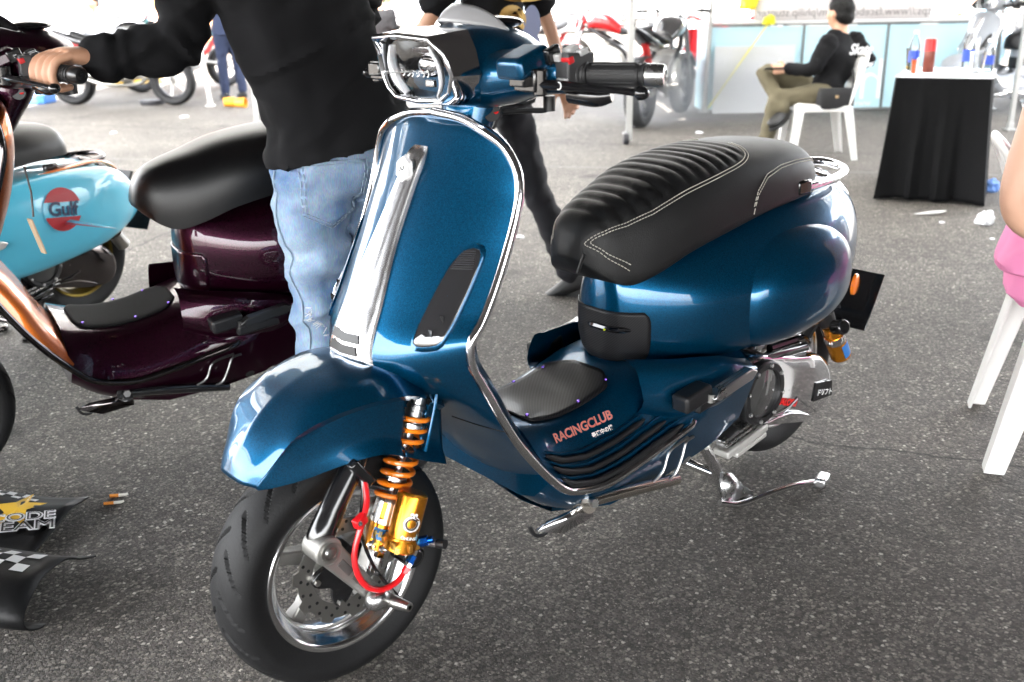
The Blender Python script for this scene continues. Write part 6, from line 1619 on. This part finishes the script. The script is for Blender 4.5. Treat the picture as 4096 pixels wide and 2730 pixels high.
# ------------------------------------------------------------------ motorcycles
def motorcycle(label, body, loc, rz, group=None, frame_m=None, name='motorcycle'):
    r = empty(name, label, 'motorcycle', group, loc=loc, rz=rz); fm = frame_m or BLACKM
    for nm, x, tw in (('rear_wheel', 0, .075), ('front_wheel', 1.36, .058)):
        w = wheel(r, nm, (x, 0, .30), .30, tw, .222, tread=False, disc=False, spokes=6, spoke_y=0, rim_mat=M('dark_rim', (.05, .05, .055), .3, .7))
    for s in (1, -1):
        mb = MB(); mb.tube([(1.36, s * .085, .30), (1.24, s * .085, .62), (1.13, s * .085, .92)], [.026, .028, .024], n=12); mb.build('fork_leg', M('fork_silver', (.4, .4, .42), .25, .9), r)
        mb = MB(); mb.tube([(0, s * .10, .30), (.25, s * .09, .36), (.50, s * .08, .40)], .026, n=10); mb.build('swing_arm', GREYAL, r)
        mb = MB(); mb.tube([(1.10, s * .05, .86), (.85, s * .12, .72), (.58, s * .12, .55), (.50, s * .10, .38)], .025, n=10, res=14); mb.build('frame_spar', fm, r)
        mb = MB(); mb.cyl((.45, s * .12, .36), (.45, s * .24, .37), .013, n=10); mb.build('foot_peg', STEEL, r)
        mb = MB(); mb.tube([(1.06, s * .02, 1.00), (1.05, s * .12, 1.04), (1.0, s * .25, 1.06), (.94, s * .38, 1.05)], .013, n=10, res=14); mb.cyl((.97, s * .28, 1.06), (.94, s * .39, 1.05), .019, n=12); mb.build('handlebar', BLACKM, r)
        mb = MB(); mb.tube([(1.02, s * .22, 1.05), (1.05, s * .28, 1.03), (1.0, s * .37, 1.02)], .007, n=6, res=8); mb.build('lever', STEEL, r)
    mb = MB(); shell(mb, [((1.05, 0, .86), (0, .10, 0), (0, 0, .06)), ((.95, 0, .90), (0, .14, 0), (0, 0, .10)), ((.78, 0, .88), (0, .145, 0), (0, 0, .11)), ((.62, 0, .80), (0, .10, 0), (0, 0, .07))]); mb.build('fuel_tank', body, r)
    mb = MB(); shell(mb, [((.64, 0, .78), (0, .09, 0), (0, 0, .05)), ((.48, 0, .78), (0, .13, 0), (0, 0, .04)), ((.25, 0, .82), (0, .12, 0), (0, 0, .04)), ((.10, 0, .87), (0, .09, 0), (0, 0, .035))]); mb.build('seat', SEATV, r)
    mb = MB(); shell(mb, [((.35, 0, .74), (0, .11, 0), (0, 0, .05)), ((.10, 0, .80), (0, .10, 0), (0, 0, .05)), ((-.12, 0, .88), (0, .06, 0), (0, 0, .03)), ((-.22, 0, .92), (0, .03, 0), (0, 0, .015))]); mb.build('tail_fairing', body, r)
    mb = MB(); shell(mb, [((.95, 0, .42), (0, .11, 0), (0, 0, .10)), ((.80, 0, .46), (0, .15, 0), (0, 0, .17)), ((.62, 0, .44), (0, .15, 0), (0, 0, .16)), ((.48, 0, .42), (0, .11, 0), (0, 0, .10))], sq=3.5); en = mb.build('engine', GREYAL, r)
    for s in (1, -1):
        mb = MB(); mb.lathe([(0, .085), (.02, .08), (.025, .06), (.027, 0)], (.64, s * .14, .40), (0, s, 0), n=20); mb.build('crank_cover', STEEL, en)
    for k in range(5):
        mb = MB(); mb.box((.84, 0, .56 + .025 * k), (.17, .24, .010), (0, .3, 0)); mb.build('cooling_fin', GREYAL, en)
    mb = MB(); mb.tube([(.95, .05, .50), (1.02, .06, .36), (.85, .06, .26), (.5, -.1, .26), (.25, -.15, .34)], .024, n=10, res=24); mb.lathe([(0, .03), (.05, .05), (.36, .05), (.40, .03), (.40, 0)], (.25, -.155, .34), (-.92, -.06, .36), n=18); mb.build('exhaust', STEEL, r)
    mb = MB(); mb.sphere((1.17, 0, .90), (.09, .10, .11), 18, 12); hl = mb.build('headlamp', body, r); mb = MB(); mb.sphere((1.215, 0, .90), (.055, .08, .085), 16, 10); mb.build('lens', M('headlamp_glass', (.6, .6, .62), .08, coat=1.), hl)
    mb = MB(); rows = []
    for t in np.linspace(.5, 2.3, 12): rows.append([(1.36 + .335 * math.cos(t), y, .30 + .335 * math.sin(t)) for y in (-.07, -.03, .03, .07)])
    mb.grid(rows); mb.build('front_mudguard', body, r, solid=.004)
    mb = MB(); rows = []
    for t in np.linspace(1.2, 2.9, 12): rows.append([(.36 * math.cos(t), y, .30 + .36 * math.sin(t)) for y in (-.085, -.03, .03, .085)])
    mb.grid(rows); mb.build('rear_mudguard', fm, r, solid=.004)
    mb = MB(); mb.tube([(.05, 0, .82), (.25, .0, .55), (.42, 0, .42)], .035, n=12); mb.build('rear_shock', M('shock_red', (.4, .02, .02), .4), r)
    return r
BLKBODY = M('black_bodywork', (.012, .012, .014), .18, coat=.8)
rr, rf = G(9.72, 1.27), G(10.92, 1.86)
stunt = motorcycle('black stripped stunt motorcycle standing in tyre smoke beside the tent post', BLKBODY, rr, math.atan2(rf.y - rr.y, rf.x - rr.x))
for o in stunt.children:
    if o.name.startswith('handlebar'): pass
def moto_copy(src, label, d, l, ang, sw=None, group='parked motorcycles', z=0):
    c = copy_tree(src, None, (), sw); tag(c, label, 'motorcycle', group); c.location = G(d, l, z); c.rotation_euler = (0, 0, math.atan2(FWD.y, FWD.x) + ang); return c
WHB = M('white_bodywork', (.72, .72, .72), .25, coat=.6); RDB = M('red_bodywork', (.55, .012, .015), .25, coat=.6); GNB = M('green_bodywork', (.15, .45, .03), .3, coat=.5); YLB = M('yellow_bodywork', (.8, .5, .02), .3, coat=.5)
moto_copy(stunt, 'white motorcycle parked in the sun behind the black stunt motorcycle', 14.6, .9, 2.2, {'black_bodywork': WHB}); moto_copy(stunt, 'red motorcycle parked left of the booth, behind the black stunt motorcycle', 13.0, 2.05, 1.2, {'black_bodywork': RDB, 'seat_vinyl': SEATV})
moto_copy(stunt, 'red and white motorcycle farther back behind the booth\'s left post', 15.2, 2.9, -1.2, {'black_bodywork': RDB}); moto_copy(stunt, 'black motorcycle seen below the man\'s sleeve', 12.9, -5.5, -1.75, {})
moto_copy(stunt, 'motorcycle with pale fork and large front wheel beyond the man\'s elbow', 15.6, -4.3, 2.35, {'black_bodywork': M('teal_bodywork', (.1, .3, .3), .3, coat=.5)}); moto_copy(stunt, 'green motorcycle at the far side of the slanting post', 16.8, -3.9, -1.2, {'black_bodywork': GNB})
def scoot_copy(label, col, d, l, ang, name):
    c = copy_tree(SCOOT, None, NOCOPY + ('front_suspension', 'brake_line', 'shock_absorber', 'screw', 'bolt', 'button', 'fly_screen', 'disc_hole', 'mesh_cell', 'louvre'), {'blue_metallic_paint': col, 'gold_anodised': STEEL, 'carbon_fibre': BLACKM})
    tag(c, label, 'scooter', 'parked scooters in the background'); c.location = G(d, l); c.rotation_euler = (0, 0, math.atan2(FWD.y, FWD.x) + ang); return c
scoot_copy('white scooter parked under the far left grey canopy', WHB, 12.2, -6.15, 2.6, 'w'); scoot_copy('pale scooter parked beyond the left white scooter', M('cream_bodywork', (.6, .58, .5), .3, coat=.5), 15.3, -8.0, 2.2, 'w')
scoot_copy('white scooter parked at the right behind the tent posts', WHB, 12.6, 6.75, 2.4, 'w'); scoot_copy('grey scooter at the right edge beyond the seated woman', M('grey_bodywork', (.3, .32, .35), .3, coat=.5), 10.6, 5.75, 1.9, 'w')
scoot_copy('light blue scooter far behind at the right', M('lightblue_bodywork', (.3, .5, .65), .3, coat=.5), 15.5, 7.3, 2.7, 'w')
# ------------------------------------------------------------------ cars
CARW = M('white_car_paint', (.72, .73, .74), .2, coat=.9); CARD = M('dark_car_paint', (.03, .035, .05), .2, coat=.9); CGL = M('car_glass', (.05, .07, .08), .05, coat=1.); TYR = RUBBER
def car(label, paintm, loc, rz, L=4.5, W=1.8, H=1.68, van=False):
    r = empty('parked_car', label, 'car', 'cars parked in the sun', loc=loc, rz=rz); hx = L / 2; cl = .32
    prof = [(-hx, .55), (-hx + .03, .95), (-hx + .25, 1.02), (hx - 1.15, 1.02), (hx - .15, .88), (hx, .70), (hx, .42)] if not van else [(-hx, .5), (-hx + .02, 1.05), (-hx + .1, 1.1), (hx - .5, 1.1), (hx - .1, .95), (hx, .7), (hx, .42)]
    out = prof + [(hx - .1, cl), (-hx + .1, cl), (-hx, .45)]
    mb = MB(); mb.prism(out, (0, W / 2, 0), (1, 0, 0), (0, 0, 1), W); mb.build('car_body', paintm, r, bevel=.09, seg=4)
    a0, a1, b0, b1 = (-hx + .2, hx - 1.2, -hx + .5, hx - 1.9) if not van else (-hx + .05, hx - .45, -hx + .1, hx - 1.0)
    rows = [[(a0, -W * .47, 1.0), (a1, -W * .47, 1.0), (a1, W * .47, 1.0), (a0, W * .47, 1.0)], [(b0, -W * .39, H), (b1, -W * .39, H), (b1, W * .39, H), (b0, W * .39, H)]]
    mb = MB(); mb.grid(rows, close_u=True, cap=True); mb.build('cabin', paintm, r, bevel=.06, seg=3)
    def quad(i, j, u0, u1, v0, v1, nm, lift):
        P00, P10, P01, P11 = Vector(rows[0][i]), Vector(rows[0][j]), Vector(rows[1][i]), Vector(rows[1][j]); n = (P10 - P00).cross(P01 - P00).normalized()
        f = lambda u, v: P00.lerp(P10, u).lerp(P01.lerp(P11, u), v) + n * lift
        mb = MB(); mb.add([f(u0, v0), f(u1, v0), f(u1, v1), f(u0, v1)], [(0, 1, 2, 3)]); return mb.build(nm, CGL, r, smooth=False)
    quad(1, 2, .06, .94, .08, .9, 'windscreen', .006); quad(3, 0, .06, .94, .08, .9, 'rear_window', .006)
    for i, j in ((0, 1), (2, 3)):
        quad(i, j, .05, .48, .12, .88, 'window', .006); quad(i, j, .52, .95, .12, .88, 'window', .006)
    for x in (hx - .85, -hx + .85):
        for s in (1, -1):
            w = bpy.data.objects.new('wheel', None); COL.objects.link(w); w.parent = r; w.location = (x, s * (W / 2 - .08), .34)
            mb = MB(); mb.lathe([(-.11, .2), (-.11, .32), (-.08, .34), (.08, .34), (.11, .32), (.11, .2)], (0, 0, 0), (0, 1, 0), n=28); mb.build('tyre', TYR, w, angle=30)
            mb = MB(); mb.lathe([(-.06, 0), (-.08, .1), (-.1, .21), (.1, .21), (.08, .1), (.06, 0)], (0, 0, 0), (0, 1, 0), n=20); mb.build('hub', SATIN, w, angle=30)
            mb = MB(); mb.lathe([(0, .40), (.012, .40), (.012, .36), (0, .36)], (x, s * (W / 2 - .004), .36), (0, s, 0), n=24, a0=0, a1=math.pi, x=(1, 0, 0)); mb.build('wheel_arch', BLACKM, r)
    for s in (1, -1):
        mb = MB(); mb.box((hx - .06, s * (W / 2 - .28), .74), (.14, .36, .13)); mb.build('headlight', M('car_lamp', (.7, .72, .74), .1, coat=1.), r, bevel=.03)
        mb = MB(); mb.box((-hx + .03, s * (W / 2 - .16), .85), (.1, .2, .22)); mb.build('tail_light', REDL, r, bevel=.03)
        mb = MB(); mb.box((hx - 1.45, s * (W / 2 + .08), 1.08), (.12, .2, .13)); mb.build('mirror', paintm, r, bevel=.03)
    mb = MB(); mb.box((hx - .01, 0, .66), (.06, .9, .12)); mb.build('grille', BLACKM, r, bevel=.01); mb = MB(); mb.box((hx + .005, 0, .47), (.03, .5, .11)); mb.build('number_plate', M('plate_white', (.7, .7, .68), .5), r)
    mb = MB(); mb.box((hx - .02, 0, .40), (.1, W * .9, .12)); mb.build('bumper', BLACKM, r, bevel=.03); mb = MB(); mb.box((-hx + .02, 0, .45), (.1, W * .9, .14)); mb.build('bumper', BLACKM, r, bevel=.03)
    return r
fa = math.atan2(FWD.y, FWD.x)
car('white car facing the camera, far behind the walking person', CARW, G(38.5, 3.1), fa + R(160)); car('dark car at the left of the far white car', CARD, G(38, .9), fa + R(165)); car('white car seen from its side left of the booth', CARW, G(33, 6.9), fa + R(100))
car('white car far behind the pale booth post', CARW, G(42, 5.9), fa + R(175)); car('white van beyond the far left canopies', CARW, G(24, -10.6), fa + R(95), L=4.8, H=1.95, van=True); car('pale car far behind the scooter\'s fly screen', M('silver_car_paint', (.5, .5, .52), .2, .3, coat=.9), G(40, -3.3), fa + R(80)); car('silver car between the jeans man and the fly screen', MATS['silver_car_paint'], G(35, -1.6), fa + R(170))
car('white car at the far right behind the banner', CARW, G(36, 14.5), fa + R(150))
# orange container with blue stripes
oc = empty('orange_container', 'orange stall wall with blue stripes at the far left', 'stall', loc=G(27, -8.9)); mb = MB(); mb.box((0, 0, 1.45), (4.6, 2.2, 2.3), tb_); mb.build('wall', M('orange_wall', (.75, .30, .12), .6, var=.15, vscale=1.5), oc, bevel=.03)
for k, x in enumerate((-2.0, -1.55, .1, 1.2)):
    mb = MB(); mb.box(tb_ @ Vector((x, -1.11, 1.6)), (.22, .03, 1.6), tb_); mb.build('stripe', M('blue_stripe', (.08, .2, .6), .5), oc)
mb = MB(); mb.box((0, 0, .22), (4.7, 2.0, .14), tb_); mb.build('skirt', M('pink_skirt', (.7, .3, .25), .6), oc)
mb = MB(); mb.box((0, 0, .15), (.30, .22, .30), tb_); mb.box((0, 0, .31), (.33, .25, .03), tb_); yb = mb.build('yellow_crate', YLB, bevel=.01); yb.location = G(15.9, -5.75); yb.scale = (2, 2, 1.6); tag(yb, 'yellow crate beside the motorcycle wheel beyond the sleeve', 'crate')
mb = MB(); mb.lathe([(0, 0), (0, .14), (.05, .15), (.06, .14), (.06, 0)], (0, 0, 0), (0, 0, 1), n=24); bt = mb.build('rubber_base', DKPL, bevel=.01); bt.location = G(12.8, -4.5); tag(bt, 'round black rubber base lying on the asphalt beyond the plum seat', 'base')
for k, (d, l, lab) in enumerate(((12.3, -3.46, 'orange cup lying by the foot of the slanting post, left one'), (12.25, -3.30, 'orange cup lying by the foot of the slanting post, right one'))):
    mb = MB(); mb.lathe([(0, 0), (0, .05), (.13, .06), (.13, .055), (.01, .045)], (0, 0, 0), RGT + FWD * (.3 - .5 * k), n=20); o = mb.build('orange_cup', M('orange_cup_plastic', (.8, .35, .03), .4)); o.location = G(d, l, .058); tag(o, lab, 'cup', 'orange cups')
mb = MB(); mb.box((0, 0, .06), (.5, .35, .12), tb_); o = mb.build('blue_tray', M('blue_tray_plastic', (.05, .2, .6), .4), bevel=.02); o.location = G(13.2, -6.2); tag(o, 'blue tray on the ground below the plum scooter\'s grip', 'tray')
# red cloth by the booth
mb = MB(); rows = [[tb_ @ Vector((.10 * a - .09 * (1 - z / .62) * 1.5 + .02 * math.sin(z * 9 + a * 3), .03 * math.sin(a * 4 + z * 4), z)) for a in np.linspace(-1, 1, 9)] for z in np.linspace(.0, .62, 12)]
mb.grid(rows); o = mb.build('red_cloth', M('red_fabric', (.65, .01, .02), .7, var=.15, vscale=8), solid=.004); o.location = G(11.6, 2.12, .23); tag(o, 'red cloth hanging at the booth\'s left side', 'cloth')
# ------------------------------------------------------------------ people in the background
def stand(label, d, l, ang, shirt, trousers, sleeve='short', h=1.0, sit=False, hair=HAIR, skin=SKIN):
    a = math.atan2(FWD.y, FWD.x) + ang; F = Vector((math.cos(a), math.sin(a), 0)); Lv = Vector((0, 0, 1)).cross(F); o = G(d, l)
    def q(f, s, z): p = o + F * f * h + Lv * s * h; return Vector((p.x, p.y, z * h))
    zz = -.42 if sit else 0
    J = dict(pelvis=q(0, 0, .92 + zz), chest=q(.02, 0, 1.30 + zz), neck=q(.03, 0, 1.51 + zz), head=q(.05, 0, 1.66 + zz), F=F, sho_l=q(.02, .19, 1.43 + zz), elb_l=q(.0, .25, 1.15 + zz), wri_l=q(.16, .20, .98 + zz), sho_r=q(.02, -.19, 1.43 + zz), elb_r=q(-.02, -.25, 1.15 + zz), wri_r=q(.12, -.22, .95 + zz))
    if sit: J.update(hip_l=q(.02, .09, .48), kne_l=q(.42, .11, .49), ank_l=q(.40, .11, .09), hip_r=q(.02, -.09, .48), kne_r=q(.42, -.11, .49), ank_r=q(.42, -.11, .09))
    else: J.update(hip_l=q(0, .09, .87), kne_l=q(.03, .10, .49), ank_l=q(0, .11, .09), hip_r=q(0, -.09, .87), kne_r=q(.02, -.10, .49), ank_r=q(-.05, -.11, .09))
    return figure(label, J, shirt=shirt, trousers=trousers, sleeve=sleeve, voxel=.028, fold=.008, skin=skin, hair=hair, group='people in the background')
WT = M('white_cotton_tee', (.7, .7, .7), .9); GT = M('grey_cotton', (.25, .26, .28), .9); NVY = M('navy_cloth', (.02, .03, .07), .9); JNS = M('plain_denim', (.12, .18, .3), .9)
stand('person in dark trousers standing by the slanting post', 13.4, -3.62, .6, NVY, NVY); stand('person in black top with red print sitting beyond the headlamp', 17, -2.05, 2.6, BLKTEE, RDB and M('dark_red_cloth', (.3, .02, .02), .9), sit=True); stand('person in dark top standing just left of the seated one beyond the headlamp', 18.4, -2.55, 3.0, BLKTEE, JNS, sit=True)
stand('person in black top standing behind the booth\'s right end', 13.4, 4.75, 2.9, BLKTEE, JNS); stand('person in grey top near the tent posts at the right', 14.5, 6.3, 2.2, GT, JNS); stand('person in white top among the far right scooters', 13.6, 7.4, 1.2, WT, NVY); stand('crouching person in dark cap behind the motorcycles at left', 17, -6.7, 2.8, GT, NVY, sit=True)
stand('person in light jeans standing behind the right-hand tent post', 11.2, 6.3, -2.5, BLKTEE, JNS); stand('person in dark clothes behind the booth counter, left of the banner gap', 14.4, 5.55, 3.0, NVY, BLKPANT)
# ------------------------------------------------------------------ shrubs beyond the cars
LEAF = M('shrub_leaf', (.07, .12, .03), .6, var=.4, vscale=2)
def shrub(label, loc, w, h, seed):
    rg = random.Random(seed); r = empty('shrub', label, 'shrub', 'shrubs beyond the cars', loc=loc); mb = MB()
    for k in range(6):
        a = k * 1.05; mb.tube([(0, 0, 0), (w * .15 * math.cos(a), w * .15 * math.sin(a), h * .4), (w * .3 * math.cos(a), w * .3 * math.sin(a), h * .75)], [.05, .035, .012], n=6)
    mb.build('stem', M('shrub_bark', (.08, .06, .04), .9), r); mb = MB()
    for k in range(1500):
        p = Vector((rg.gauss(0, 1), rg.gauss(0, 1), rg.gauss(0, 1))).normalized() * rg.uniform(.55, 1) ** .5; p = Vector((p.x * w / 2, p.y * w / 2, h * .52 + p.z * h * .48)); q = Vector((rg.gauss(0, 1), rg.gauss(0, 1), rg.gauss(0, 1))).normalized(); t = q.orthogonal().normalized(); s_ = rg.uniform(.06, .13)
        b = q.cross(t); mb.add([p - t * s_, p + b * s_ * .5, p + t * s_, p - b * s_ * .5], [(0, 1, 2, 3)])
    mb.build('foliage', LEAF, r, weld=False, smooth=False)
shrub('green shrub beyond the far dark car', G(47, 1.4), 3.2, 2.2, 1); shrub('second green shrub farther right behind the cars', G(49, 5.2), 3.0, 2.0, 2); shrub('green shrub at the far left beyond the silver cars', G(50, -4.5), 3.4, 2.3, 3)
# ------------------------------------------------------------------ tyre smoke round the stunt motorcycle
sm = MB(); sm.sphere((0, 0, 0), (1.5, 1.0, .36), 24, 14); smo = sm.build('tyre_smoke', None); smo.location = G(9.9, 1.75, .33); smo.rotation_euler = (0, 0, math.atan2(RGT.y, RGT.x))
m_ = bpy.data.materials.new('tyre_smoke'); m_.use_nodes = True; N_ = m_.node_tree.nodes; N_.remove(N_['Principled BSDF']); pv = N_.new('ShaderNodeVolumePrincipled'); pv.inputs['Color'].default_value = (.85, .88, .92, 1)
tc_ = N_.new('ShaderNodeTexCoord'); gr_ = N_.new('ShaderNodeTexGradient'); gr_.gradient_type = 'SPHERICAL'; mp_ = N_.new('ShaderNodeMapping'); mp_.inputs['Scale'].default_value = (.66, 1.0, 2.4)
nz_ = N_.new('ShaderNodeTexNoise'); nz_.inputs['Scale'].default_value = 2.2; nz_.inputs['Detail'].default_value = 3; mu_ = N_.new('ShaderNodeMath'); mu_.operation = 'MULTIPLY'; m2_ = N_.new('ShaderNodeMath'); m2_.operation = 'MULTIPLY'; m2_.inputs[1].default_value = 1.8
LK = m_.node_tree.links.new; LK(tc_.outputs['Object'], mp_.inputs[0]); LK(mp_.outputs[0], gr_.inputs[0]); LK(tc_.outputs['Object'], nz_.inputs['Vector']); LK(gr_.outputs['Fac'], mu_.inputs[0]); LK(nz_.outputs['Fac'], mu_.inputs[1]); LK(mu_.outputs[0], m2_.inputs[0]); LK(m2_.outputs[0], pv.inputs['Density']); LK(pv.outputs[0], N_['Material Output'].inputs['Volume'])
smo.data.materials.append(m_); tag(smo, 'pale blue tyre smoke drifting round the stunt motorcycle', kind='stuff')
